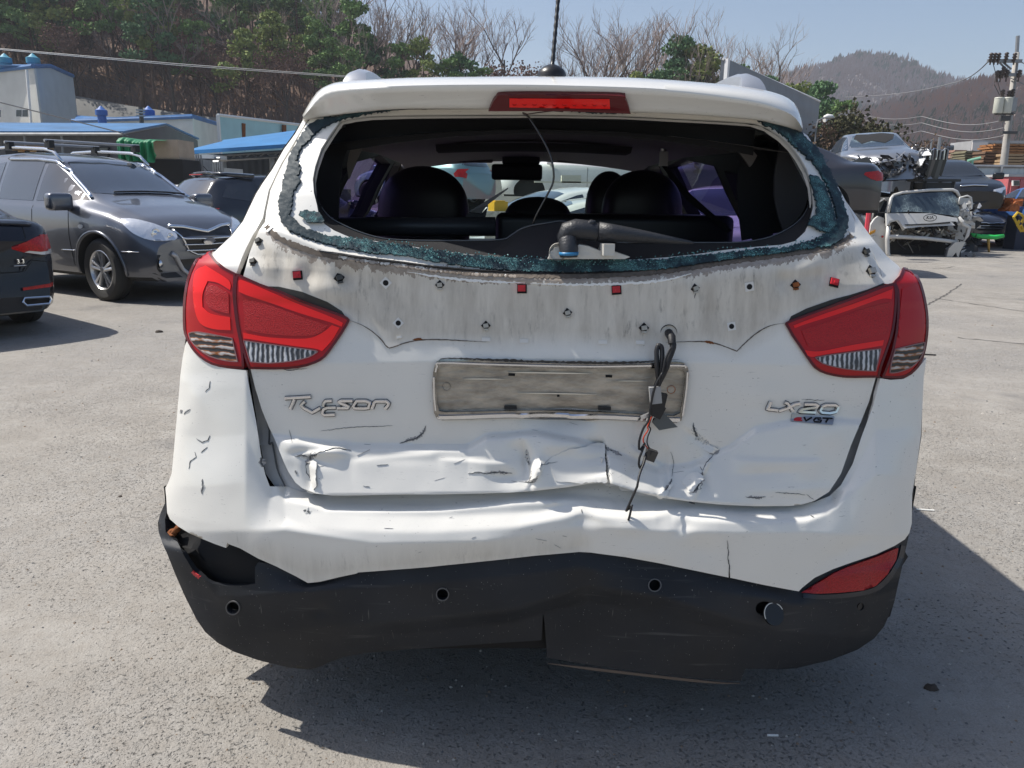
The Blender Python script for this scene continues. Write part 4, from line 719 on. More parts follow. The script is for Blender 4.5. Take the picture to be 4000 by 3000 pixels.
# torn and lifted flaps of tailgate skin
def flap(q, x0, x1, lift, sgn=1, seed=1):
    return panel('torn_flap', q, TG, M_WHITE, CAR, h=6, off=.0006, thick=.002, jitter=1.6, seed=seed, wobble=lambda v: lift * np.clip((v[:, 0] - x0) / (x1 - x0), 0, 1) ** 1.8 * (1 + .15 * np.sin(v[:, 1] / 9)), attrs=[('dirt', [], 5), ('grime', [], 5)])
flap([(2140, 1790), (2230, 1752), (2330, 1738), (2364, 1744), (2366, 1770), (2374, 1800), (2369, 1838), (2380, 1872), (2350, 1879), (2260, 1888), (2170, 1880)], 2150, 2375, .017, seed=2)
flap([(2080, 1800), (2104, 1790), (2112, 1812), (2104, 1846), (2084, 1872), (2062, 1882), (2066, 1850)], 2062, 2110, .007, seed=3)
flap([(2660, 1880), (2690, 1850), (2722, 1845), (2740, 1862), (2730, 1890), (2708, 1922), (2690, 1924), (2680, 1900)], 2660, 2740, .009, seed=4)
flap([(2690, 1660), (2712, 1652), (2722, 1690), (2760, 1730), (2806, 1752), (2800, 1768), (2770, 1768), (2720, 1738), (2694, 1700)], 2700, 2800, .006, seed=5)
flap([(1204, 1806), (1226, 1796), (1240, 1810), (1236, 1850), (1240, 1900), (1226, 1912), (1212, 1870)], 1204, 1240, .006, seed=6)
flap([(2560, 1940), (2600, 1915), (2622, 1890), (2626, 1902), (2604, 1930), (2580, 1950)], 2560, 2626, .006, seed=7)
# ---------------------------------------------------------------- roof spoiler, roof, rails, antenna
def rows(px_pts, ycs, N=80):
    a = np.array(px_pts, float); xs = np.linspace(0, 1, N); d = np.r_[0, np.cumsum(np.hypot(*np.diff(a, axis=0).T))]; d /= d[-1]
    q = np.array(smooth_poly([tuple(p) for p in a], 8, False, sharp=70)); dd = np.r_[0, np.cumsum(np.hypot(*np.diff(q, axis=0).T))]; dd /= dd[-1]
    px = np.interp(xs, dd, q[:, 0]); py = np.interp(xs, dd, q[:, 1]); out = []
    for u, v in zip(px, py):
        s = abs((u - 2162) / 975.0); y = ycs + .13 * min(s, 1) ** 4 + .02 * min(s, 1) ** 2; out.append(P(u, v, y))
    return np.array(out)
spA = rows([(1186, 455), (1197, 425), (1215, 392), (1245, 352), (1290, 329), (1345, 317), (1600, 303), (1900, 299), (2160, 298), (2500, 305), (2800, 327), (2950, 345), (3050, 370), (3100, 400), (3124, 440), (3134, 500)], 2.0)
spB = rows([(1184, 460), (1205, 430), (1232, 395), (1270, 362), (1345, 347), (1600, 335), (1900, 331), (2200, 334), (2600, 349), (2900, 385), (3020, 412), (3080, 436), (3115, 465), (3133, 505)], 1.86)
spC = rows([(1182, 470), (1215, 462), (1250, 455), (1400, 437), (1570, 424), (1900, 424), (2200, 424), (2453, 436), (2688, 446), (2946, 466), (3030, 482), (3080, 495), (3110, 506), (3132, 516)], 1.90)
spD = spC + np.array([0, .11, .012])
def blend(a, b, t): return a * (1 - t) + b * t
rowsp = [spA + np.array([0, .05, -.004]), spA, blend(spA, spB, .35) + np.array([0, -.004, .004]), blend(spA, spB, .7) + np.array([0, -.006, .005]), spB + np.array([0, .001, .0005]), blend(spB, spC, .12) + np.array([0, -.004, 0]), blend(spB, spC, .3) + np.array([0, -.003, 0]), blend(spB, spC, .55), blend(spB, spC, .8), blend(spB, spC, .95), spC + np.array([0, .004, -.001]), spD]
V = np.concatenate(rowsp); n = 80; F = [(i * n + j, i * n + j + 1, (i + 1) * n + j + 1, (i + 1) * n + j) for i in range(len(rowsp) - 1) for j in range(n - 1)]
so = mesh_obj('spoiler', V, F, M_WHITE2, CAR, True, True, angle=R(60))
ccx = P(2162, 300, 2.03)[0]
# roof skin running forward
rf = [spA + np.array([0, .05, -.004])]
for dy, dz, sh in ((.25, -.006, .0), (.8, -.002, .01), (1.5, -.006, .02), (2.1, -.035, .03)): rf.append(np.stack([ccx + (spA[:, 0] - ccx) * (1 - sh), spA[:, 1] + dy, np.minimum(spA[:, 2] + dz, 1.63 + dz)], 1))
V = np.concatenate(rf); F = [(i * n + j, i * n + j + 1, (i + 1) * n + j + 1, (i + 1) * n + j) for i in range(len(rf) - 1) for j in range(n - 1)]
mesh_obj('roof', V, F, M_WHITE2, CAR, True, True)
M_RAIL = mat('silver roof rail', (.55, .56, .58), .3, .7)
for side, x0 in ((-1, ccx - .515), (1, ccx + .53)):
    pts = [(x0 + .05 * side * -t * 0, 2.14 + d, z) for t, (d, z) in enumerate([(0, 1.615), (.02, 1.645), (.06, 1.668), (.14, 1.680), (.3, 1.688), (1.2, 1.69), (1.8, 1.67), (1.95, 1.62)])]
    b = MB(); sm = [Vector(p) for p in smooth_poly([p for p in pts], 5, False, sharp=180)]
    V = []; F = []
    for i, p in enumerate(sm):
        w = .028 + .018 * max(0, 1 - i / 10); 
        for dx, dz in ((-w, -.03), (-w * .8, -.004), (0, .004), (w * .8, -.004), (w, -.03)): V.append(p + Vector((dx, 0, dz)))
    for i in range(len(sm) - 1):
        for k in range(4): F.append((i * 5 + k, i * 5 + k + 1, i * 5 + k + 6, i * 5 + k + 5))
    F += [(0, 1, 2, 3, 4)]
    mesh_obj('roof_rail', V, F, M_RAIL, CAR, True, True, angle=R(50))
ab = P(2155, 290, 2.20); b = MB(); b.lathe([(.040, -.03), (.039, 0), (.034, .010), (.022, .019), (.010, .024), (0, .025)], ab, 'z', 24)
an = b.build('antenna_base', [M_DARKP], CAR, True, True)
b = MB(); tip = P(2190, -120, 2.30); pts = [ab + (tip - ab) * t for t in np.linspace(0, 1, 40)]; rr = [.0125 * max(.42, 1 - t * 6) + (.0012 if i % 3 == 0 else 0) for i, t in enumerate(np.linspace(0, 1, 40))]; b.tube(pts, rr, 10)
b.build('antenna_whip', [M_DARKP], an, True, True)
# high brake lamp
def onsp(q, off=0): # interpolate between spB and spC by rows
    return q
bl = [(1908, 431), (1920, 400), (1938, 372), (1970, 358), (2190, 356), (2420, 362), (2440, 375), (2452, 400), (2462, 437), (2200, 430)]
spb = Shell([(1100, 300, 2.1), (1150, 420, 2.1), (1150, 520, 2.1)], [(3200, 320, 2.1), (3170, 420, 2.1), (3170, 520, 2.1)], [[(1200, 300, 1.855), (3130, 300, 1.855)], [(1345, 347, 1.858), (1900, 331, 1.858), (2200, 334, 1.858), (2600, 349, 1.858), (3000, 410, 1.858)], [(1400, 437, 1.897), (1900, 424, 1.897), (2200, 424, 1.897), (2453, 436, 1.897), (2946, 466, 1.897)], [(1200, 600, 1.92), (3130, 600, 1.92)]], 4)
bo = panel('high_brake_lamp', bl, spb, M_REDD, CAR, h=9, off=.012, thick=.02, smooth=3)
panel('lamp_strip', [(1990, 371), (2380, 374), (2382, 412), (1990, 406)], spb, M_REDB, bo, h=7, off=.0135, thick=.001)
for i in range(10):
    V, N = spb.cast([(2010 + i * 39, 390 + i * .3)]); b = MB(); b.lathe([(0, .002), (.004, .0015), (.0055, 0)], V[0] + N[0] * .0135, 'y', 12); b.build('led', [lens('led red', (.5, .02, .01), .05)], bo, True, True)
# ================================================================ sides, cabin and loose parts of the main vehicle
def tinted(name, col, gloss=.06, rough=.02, gcol=(1, 1, 1)):
    m = bpy.data.materials.new(name); m.use_nodes = True; nt = m.node_tree; nt.nodes.clear(); L = nt.links.new
    o = node(nt, 'ShaderNodeOutputMaterial'); t = node(nt, 'ShaderNodeBsdfTransparent'); t.inputs[0].default_value = (*col, 1)
    g = node(nt, 'ShaderNodeBsdfGlossy'); g.inputs['Roughness'].default_value = rough; g.inputs[0].default_value = (*gcol, 1)
    f = node(nt, 'ShaderNodeLayerWeight'); f.inputs[0].default_value = .25; pw = node(nt, 'ShaderNodeMath', operation='POWER'); L(f.outputs['Facing'], pw.inputs[0]); pw.inputs[1].default_value = 3; a = node(nt, 'ShaderNodeMath', operation='MULTIPLY_ADD'); L(pw.outputs[0], a.inputs[0]); a.inputs[1].default_value = .5; a.inputs[2].default_value = gloss
    mx = node(nt, 'ShaderNodeMixShader'); L(a.outputs[0], mx.inputs[0]); L(t.outputs[0], mx.inputs[1]); L(g.outputs[0], mx.inputs[2]); L(mx.outputs[0], o.inputs[0])
    return m
M_PURPLE = tinted('purple tinted glass', (.27, .21, .46)); M_CLEARG = tinted('greenish windscreen glass', (.80, .90, .85), .04)
M_LINER = mat('grey headliner', (.30, .28, .265), .95); M_CABIN = mat('black cabin trim', (.010, .011, .014), .55, spec=.3); M_SEAT = mat('black leather', (.008, .008, .010), .38)
M_PILLAR = mat('grey pillar trim', (.26, .24, .23), .8); M_UNDER = mat('underbody black', (.02, .02, .02), .9)
ccx = P(2162, 300, 2.03)[0]
def xs_at(z, side):
    T = TG.L if side < 0 else TG.R
    return np.interp(z, T[:, 1], T[:, 0])
YF = 6.02
def side_x(y, z, side, inn=0.0):
    x = xs_at(z, side); f = np.clip((y - 5.0) / 1.1, 0, 1); yaw = -.022 * (y - 1.9)
    return x - side * (inn + .10 * f ** 2.2) + yaw
rearL = [(q[2], q[1]) for q in TG.L if q[1] > .60]; rearR = [(q[2], q[1]) for q in TG.R if q[1] > .60]
def arch(cx, r, z0, n=18):
    a0 = math.asin((z0 - .34) / r); return [(cx + r * math.cos(a), .34 + r * math.sin(a)) for a in np.linspace(a0, math.pi - a0, n)]
ztop = 1.53
WIN = [[(2.42, 1.30), (2.62, 1.12), (2.84, 1.09), (2.80, 1.44), (2.60, 1.42)], [(2.92, 1.08), (3.72, 1.04), (3.70, 1.48), (3.3, 1.50), (2.90, 1.46)], [(3.82, 1.03), (4.80, 1.00), (4.72, 1.12), (4.35, 1.38), (4.0, 1.48), (3.80, 1.49)]]
for side, rear in ((-1, rearL), (1, rearR)):
    re = [(a, b) for a, b in rear if b < ztop]
    outl = re + [(2.16, ztop), (3.0, 1.555), (4.0, 1.53), (4.35, 1.44), (4.75, 1.20), (5.0, 1.06), (5.5, 1.0), (5.9, .88), (YF, .70), (YF - .02, .36)] + arch(5.25, .40, .36)[::1] + arch(2.72, .40, .36)
    outl += [(2.33, .60), (re[0][0], .60)]
    v2, tr, bl = fill(outl, WIN, .05)
    V = np.stack([side_x(v2[:, 0], v2[:, 1], side), v2[:, 0], v2[:, 1]], 1)
    F = [tuple(t) if side > 0 else (t[0], t[2], t[1]) for t in tr]
    mesh_obj('body_side', V, F, M_WHITE2, CAR, True, True)
    io = [(a, b) for a, b in [(2.08, .75), (2.10, 1.1), (2.2, 1.5), (3.0, 1.53), (4.0, 1.51), (4.35, 1.42), (4.75, 1.17), (4.98, 1.02), (4.98, .75)]]
    v2, tr, bl = fill(io, WIN, .06); xi = side_x(v2[:, 0], v2[:, 1], side, .06)
    V = np.stack([xi, v2[:, 0], v2[:, 1]], 1); mesh_obj('cabin_trim', V, tr, M_CABIN, CAR, True, True)
    for wv in WIN:
        v2, tr, bl = fill(wv, [], .12); V = np.stack([side_x(v2[:, 0], v2[:, 1], side, .02), v2[:, 0], v2[:, 1]], 1)
        mesh_obj('side_window', V, tr, M_PURPLE, CAR, True, True)
        # window reveals
        lp = densify(wv, .1); A = np.array([(float(side_x(a, b, side)), a, b) for a, b in lp]); B = np.array([(float(side_x(a, b, side, .062)), a, b) for a, b in lp]); k = len(lp)
        mesh_obj('window_frame', np.concatenate([A, B]), [(i, (i + 1) % k, k + (i + 1) % k, k + i) for i in range(k)], M_CABIN, CAR, False, True)
def corner(nm, shs, z0, z1, side, m, nz=60):
    zz = np.linspace(z0, z1, nz); uu = np.r_[np.linspace(.945, .98, 8), .985, .990, .995, .9995]; V = []
    for z in zz:
        sh = shs[0] if z > .74 or len(shs) == 1 else shs[1]; xl = np.interp(z, sh.L[:, 1], sh.L[:, 0]); xr = np.interp(z, sh.R[:, 1], sh.R[:, 0])
        x = (xl + xr) / 2 + side * uu * (xr - xl) / 2; y = sh(x, np.full(len(x), z)); y = np.minimum(y, np.interp(z, (sh.L if side < 0 else sh.R)[:, 1], (sh.L if side < 0 else sh.R)[:, 2])); P_ = np.stack([x, y, np.full(len(x), z)], 1); P_ = P_ - sh.normal(P_) * .009; T_ = sh.L if side < 0 else sh.R; ys = np.interp(z, T_[:, 1], T_[:, 2]); xe = np.interp(z, T_[:, 1], T_[:, 0]) * P_[:, 1] / ys - side * .006 * (P_[:, 1] < ys - .02); P_[:, 0] = np.minimum(P_[:, 0], xe) if side > 0 else np.maximum(P_[:, 0], xe); V.append(P_)
    k = len(uu); F = [(a * k + b_, a * k + b_ + 1, (a + 1) * k + b_ + 1, (a + 1) * k + b_) for a in range(nz - 1) for b_ in range(k - 1)]
    mesh_obj(nm, np.concatenate(V), F, m, CAR, True, True)
for sd_ in (-1, 1): corner('body_corner', (TG, BU), .66 if sd_ > 0 else .70, 1.50, sd_, M_WHITE2); corner('bumper_corner', (DK,), .27, .56, sd_, M_PLAST, 24) if sd_ > 0 else None
zz = np.linspace(.25, .62, 9); uu = np.linspace(-.93, .95, 49); A = []; B = []
for z in zz:
    xl = np.interp(z, DK.L[:, 1], DK.L[:, 0]); xr = np.interp(z, DK.R[:, 1], DK.R[:, 0]); x = (xl + xr) / 2 + uu * (xr - xl) / 2; y = DK(x, np.full(len(x), z)) + .06; A += [(a, c, z) for a, c in zip(x, y)]; B += [(ccx + (a - ccx) * .97, max(2.30, c + .05), z) for a, c in zip(x, y)]
k = len(uu); F = [(a * k + b_, a * k + b_ + 1, (a + 1) * k + b_ + 1, (a + 1) * k + b_) for a in range(8) for b_ in range(k - 1)]; n_ = len(A); F += [tuple(i + n_ for i in f) for f in F]; F += [(a * k + e, (a + 1) * k + e, n_ + (a + 1) * k + e, n_ + a * k + e) for a in range(8) for e in (0, k - 1)] + [(r_ * k + b_, r_ * k + b_ + 1, n_ + r_ * k + b_ + 1, n_ + r_ * k + b_) for r_ in (0, 8) for b_ in range(k - 1)]
mesh_obj('bumper_blocker', A + B, F, M_BLK, CAR, False, True)  # unseen smooth block added to fill and round the car's ground shadow
def yw(y): return -.022 * (y - 1.9)
def loft(name, sects, m, parent=CAR, smooth=True):
    n = len(sects[0]); V = [p for s in sects for p in s]; F = [(i * n + j, i * n + j + 1, (i + 1) * n + j + 1, (i + 1) * n + j) for i in range(len(sects) - 1) for j in range(n - 1)]
    return mesh_obj(name, V, F, m, parent, smooth, True, angle=R(50))
def arc(y, z, w, crown, n=13): return [(ccx + yw(y) + w * t, y + 0, z - crown * t * t) for t in np.linspace(-1, 1, n)]
loft('headliner', [arc(2.06, 1.515, .62, .05), arc(2.3, 1.535, .62, .05), arc(3.2, 1.552, .61, .05), arc(3.9, 1.54, .6, .05), arc(4.12, 1.515, .6, .05)], M_LINER)
loft('sunroof_surround', [arc(2.95, 1.536, .36, .01), arc(2.98, 1.515, .36, .01), arc(3.1, 1.512, .36, .01), arc(3.12, 1.545, .36, .01)], mat('dark liner edge', (.05, .048, .045), .8))
loft('hood', [[(x_, 4.98, 1.06 - .03 * t * t) for t, x_ in [(t, ccx + yw(5) + .72 * t) for t in np.linspace(-1, 1, 9)]], [(ccx + yw(5.5) + .74 * t, 5.5, 1.0 - .05 * t * t) for t in np.linspace(-1, 1, 9)], [(ccx + yw(6) + .70 * t, 5.95 - .1 * t * t, .86 - .06 * t * t) for t in np.linspace(-1, 1, 9)], [(ccx + yw(6) + .68 * t, 6.1 - .14 * t * t, .6) for t in np.linspace(-1, 1, 9)], [(ccx + yw(6) + .68 * t, 6.08 - .14 * t * t, .3) for t in np.linspace(-1, 1, 9)]], M_WHITE2)
ws0 = [(ccx + yw(4.2) + .60 * t, 4.17 + .0 * t, 1.505 - .03 * t * t) for t in np.linspace(-1, 1, 9)]; ws1 = [(ccx + yw(5) + .70 * t, 5.02 - .08 * t * t, 1.055 - .02 * t * t) for t in np.linspace(-1, 1, 9)]
loft('windscreen', [ws0, [tuple(np.array(a) * .5 + np.array(b_) * .5 + np.array((0, 0, .015))) for a, b_ in zip(ws0, ws1)], ws1], M_CLEARG)
b = MB()
for s in (-1, 1): b.tube([(ccx + yw(4.1) + s * .60, 4.12, 1.50), (ccx + yw(4.6) + s * .655, 4.6, 1.28), (ccx + yw(5) + s * .72, 5.0, 1.04)], [.045, .04, .05], 8)
b.build('windscreen_pillar', [M_PILLAR], CAR, True, True)
b = MB(); b.box((ccx + yw(3.4), 3.5, .70), (1.38, 3.1, .04)); b.box((ccx + yw(4.8), 4.82, .93), (1.30, .45, .28)); b.build('cabin_floor', [M_CABIN], CAR, False, True)
b = MB(); b.box((ccx, 4.0, .30), (1.5, 4.0, .06)); b.box((ccx, 2.35, .42), (1.45, .8, .20)); b.box((ccx + .45, 2.0, .32), (.5, .2, .18)); b.build('underbody', [M_UNDER], CAR, False, True)
panel('tailgate_blocker', [(1000, 1120), (1250, 960), (1500, 1040), (2160, 1060), (2900, 1030), (3150, 960), (3400, 1130), (3360, 1700), (3250, 1900), (2400, 1880), (1250, 1900), (1100, 1750)], TG, M_CABIN, CAR, h=40, off=-.10, thick=0)  # unseen black sheet added to stop sunlight passing through the body
b = MB(); b.box((ccx, 2.08, .62), (1.66, .42, .62)); pass
for s in (-1, 1): b.box((ccx + s * .70, 2.16, .98), (.14, .40, .22))
b.build('cargo_blocker', [M_CABIN], CAR, False, True)  # unseen boxes added to keep sun leaks out of the car's shadow
loft('roof_gap_blocker', [[(ccx + .54 * t, 2.14, 1.60) for t in np.linspace(-1, 1, 9)], [(ccx + .54 * t, 2.14, 1.512 - .05 * t * t) for t in np.linspace(-1, 1, 9)]], M_CABIN)  # black sheet added to shut the bright gap over the headliner
def rblock(name, c, d, m, parent=CAR, rz=0, tilt=0, seg=4, r=.06, top=None):
    bmm = bmesh.new(); bmesh.ops.create_cube(bmm, size=1)
    for v in bmm.verts:
        v.co = Vector((v.co.x * d[0], v.co.y * d[1], v.co.z * d[2]))
        if top and v.co.z > 0: v.co.x *= top
    bmesh.ops.bevel(bmm, geom=list(bmm.edges), offset=r, segments=seg, affect='EDGES', profile=.6)
    me = bpy.data.meshes.new(name); bmm.to_mesh(me); bmm.free(); me.materials.append(m); me.polygons.foreach_set('use_smooth', [True] * len(me.polygons))
    o = link(name, me, parent); M = Matrix.Translation(Vector(c)) @ Euler((tilt, 0, rz)).to_matrix().to_4x4(); me.transform(pworld(parent).inverted() @ M if parent else M)
    return o
def seat(px0, px1, row, y, hh=.62):
    a = P(px0, row, y); c = P(px1, row, y); w = c[0] - a[0]; z = a[2]
    s = rblock('seat', ((a[0] + c[0]) / 2, y, z - hh / 2), (w, .13, hh), M_SEAT, r=min(.062, w * .3), tilt=R(-6), top=.93)
    return s
# domed front seats, low rear bench
def dome(px0, px1, row, base, y):
    a = P(px0, base, y); c = P(px1, base, y); t = P((px0 + px1) / 2, row, y); w = (c[0] - a[0]) / 2; mx_ = (a[0] + c[0]) / 2; h = t[2] - a[2]; S = []
    for k, f in enumerate(np.sin(np.linspace(0, math.pi / 2, 18))):
        z = a[2] - .25 + (h + .25) * f; ww = w * (1 - min(1, max(0, (z - a[2]) / h)) ** 2.8) ** .5 + .002; dd = .07 * (1 - min(1, max(0, (f - .7) / .3)) ** 2) ** .5 + .001
        S.append([(mx_ + ww * math.copysign(abs(math.cos(q)) ** .6, math.cos(q)), y + dd * math.copysign(abs(math.sin(q)) ** .8, math.sin(q)), z) for q in np.linspace(0, 2 * math.pi, 25)])
    loft('seat_back', S, M_SEAT)
dome(1478, 1832, 648, 860, 3.25); dome(2350, 2660, 664, 850, 3.15); dome(2285, 2460, 668, 850, 3.5); dome(1972, 2228, 768, 860, 2.78)
a, c = P(1935, 832, 2.72), P(2870, 832, 2.72); rblock('rear_bench', ((a[0] + c[0]) / 2, 2.78, a[2] - .22), (c[0] - a[0], .16, .44), M_SEAT, r=.03)
a, c = P(1290, 885, 2.35), P(1935, 885, 2.35); b = MB(); b.tube([a, c], .028, 12); b.box(((a[0] + c[0]) / 2, 2.32, a[2] - .055), (c[0] - a[0] + .1, .05, .012)); b.build('cargo_blind', [mat('dark grey blind', (.035, .037, .042), .4)], CAR, True, True)
b = MB(); b.box((ccx, 2.3, P(2100, 960, 2.2)[2] - .10), (1.30, .7, .02)); b.build('cargo_cover', [M_CABIN], CAR, False, True)
# visors, mirror, handles
for x0, x1 in ((1612, 1925), (2178, 2455)):
    a, c = P(x0, 575, 4.05), P(x1, 636, 4.05); rblock('sun_visor', ((a[0] + c[0]) / 2, 4.07, (a[2] + c[2]) / 2), (c[0] - a[0], .03, a[2] - c[2]), mat('brown grey visor', (.10, .085, .08), .8), r=.012)
a, c = P(1722, 601, 4.02), P(1818, 611, 4.02); b = MB(); b.box(((a[0] + c[0]) / 2, 4.03, (a[2] + c[2]) / 2), (c[0] - a[0], .012, a[2] - c[2] + .004)); b.build('visor_label', [mat('white label', (.7, .7, .68), .6)], CAR, False, True)
a, c = P(1920, 640, 3.95), P(2118, 705, 3.95); rblock('rear_view_mirror', ((a[0] + c[0]) / 2, 3.96, (a[2] + c[2]) / 2), (c[0] - a[0], .04, a[2] - c[2]), M_CABIN, r=.018)
a, c = P(1962, 590, 4.0), P(2108, 645, 4.0); rblock('mirror_housing', ((a[0] + c[0]) / 2, 4.0, (a[2] + c[2]) / 2), (c[0] - a[0], .06, a[2] - c[2]), M_CABIN, r=.015)
b = MB(); b.tube([P(2450, 565, 3.6), P(2460, 590, 3.55), P(2490, 598, 3.5), P(2505, 575, 3.45)], .011, 8); b.build('grab_handle', [mat('pale handle', (.45, .44, .43), .5)], CAR, True, True)
b = MB(); b.tube([P(2590, 570, 2.9), P(2592, 640, 2.9)], .012, 8); b.box(P(2592, 620, 2.88), (.03, .012, .05)); b.build('belt_buckle', [mat('grey metal buckle', (.3, .3, .3), .3, .9)], CAR, False, True)
b = MB(); q = [(2596, 640, 2.9), (2700, 760, 2.75), (2860, 900, 2.6), (2840, 910, 2.6), (2680, 780, 2.75), (2586, 650, 2.9)]; b.add([P(*p) for p in q], [(0, 1, 4, 5), (1, 2, 3, 4)]); b.build('seat_belt', [M_CABIN], CAR, False, True)
b = MB(); q = [P(1832, 826, 2.55), P(1985, 732, 2.5), P(1985, 738, 2.5), P(1905, 800, 2.52), P(1880, 834, 2.55)]; b.prism(q, (0, .012, 0)); b.build('loose_trim_blade', [mat('pale grey trim', (.42, .42, .42), .5)], CAR, False, True)
b = MB(); q = [P(1826, 832, 2.56), P(1882, 832, 2.56), P(1905, 808, 2.56), P(1892, 870, 2.56), P(1890, 890, 2.56), P(1800, 890, 2.56)]; b.prism(q, (0, .012, 0)); b.build('loose_trim_panel', [mat('dark grey panel', (.04, .04, .045), .5)], CAR, False, True)
# D pillar linings around the opening, seen inside on the right
def lining(q, y0, y1, m, name='pillar_lining'):
    V, N = TG.cast(densify(smooth_poly(q, 4, False), 20, False)); 
    return V
# black inner ring of the opening
RING = [(1326, 478), (1290, 525), (1256, 585), (1234, 650), (1225, 699), (1230, 753), (1246, 797), (1275, 840), (1310, 866), (1380, 900), (1461, 927), (1543, 939), (1705, 943), (1960, 939), (2004, 911), (2063, 886), (2139, 873), (2206, 867), (2300, 905), (2400, 948), (2488, 951), (2688, 951), (2864, 951), (2934, 945), (3011, 928), (3099, 884), (3152, 825), (3163, 758), (3150, 688), (3121, 629), (3091, 582), (3052, 546), (3005, 520), (2946, 505), (2805, 488), (2453, 470), (2200, 464), (1900, 462), (1600, 462), (1450, 466), (1380, 472)]
def by_angle(poly, n, c):
    q = np.array(densify(smooth_poly(poly, 4), 6)); a = np.arctan2(q[:, 1] - c[1], (q[:, 0] - c[0]) * .4); o = np.argsort(a); a = a[o]; q = q[o]
    t = np.linspace(-math.pi, math.pi, n, endpoint=False); return np.stack([np.interp(t, a, q[:, k], period=2 * math.pi) for k in (0, 1)], 1)
n = 200; hq = by_angle([(x + (6 if x < 1400 else (-6 if x > 3000 else 0)), y_ + 3) for x, y_ in HOLE], n, (2190, 720)); rq = by_angle(RING, n, (2190, 720))
hv, hn = TG.cast(hq); rv, rn_ = TG.cast(rq)
def deeper(q, V, d): return np.array([P(a, b_, v[1] + d) for (a, b_), v in zip(q, V)])
r1 = deeper(rq, rv, .05); r1b = deeper(rq, rv, .052); ctr = np.array([2190, 720]); rq2 = rq + (ctr - rq) * np.array([.004, .014]); r2 = deeper(rq2, rv, .053)
rq3 = rq - (ctr - rq) * .0; r3 = deeper(rq3 + (rq3 - ctr) * .015, rv, .16)
V = np.concatenate([hv + hn * -.003, r1, r2, r3]); F = [(k * n + i, k * n + (i + 1) % n, (k + 1) * n + (i + 1) % n, (k + 1) * n + i) for k in range(3) for i in range(n)]
mesh_obj('window_surround', V, F, M_TRIM, CAR, True, True, angle=R(45))
b = MB(); lo = [i for i in range(n) if rq[i, 1] > 800]; lo.sort(key=lambda i: rq[i, 0]); b.tube([r2[i] + np.array([0, -.003, 0]) for i in lo], .0022, 6); b.build('surround_lip', [mat('shiny black rubber', (.05, .055, .06), .22, coat=1)], CAR, True, True)
# broad grey pillar lining inside right corner
for pts, m_, nm in (([(2800, 500), (2880, 540), (2950, 600), (2930, 650), (2960, 612), (2900, 560), (2860, 510)], M_LINER, 'liner_edge'),):
    pass
def inner(q, y, m, nm, thick=.01):
    b = MB(); b.prism([P(a, c_, y + (a - 2190) * 0) for a, c_ in smooth_poly(q, 4)], (0, thick, 0)); return b.build(nm, [m], CAR, False, True)
inner([(2700, 500), (2830, 515), (2900, 545), (2958, 608), (2940, 640), (2930, 652), (2880, 590), (2800, 545), (2700, 525)], 2.22, mat('grey liner edge', (.20, .185, .18), .9), 'liner_edge')
inner([(3052, 550), (3100, 600), (3140, 680), (3155, 760), (3140, 820), (3100, 870), (3060, 900), (3040, 840), (3026, 760), (3030, 660)], 2.16, mat('charcoal pillar lining', (.055, .055, .060), .6), 'pillar_lining')
inner([(2940, 540), (3040, 560), (3080, 900), (2900, 940), (2880, 700)], 2.32, M_CABIN, 'pillar_lining')
inner([(1240, 540), (1400, 480), (1520, 470), (1400, 540), (1350, 600), (1330, 700), (1320, 860), (1250, 820), (1230, 700)], 2.2, M_CABIN, 'pillar_lining')
inner([(1380, 560), (1440, 500), (1560, 475), (1700, 470), (1560, 500), (1470, 530), (1420, 570), (1362, 700), (1356, 640)], 2.4, M_LINER, 'liner_edge')
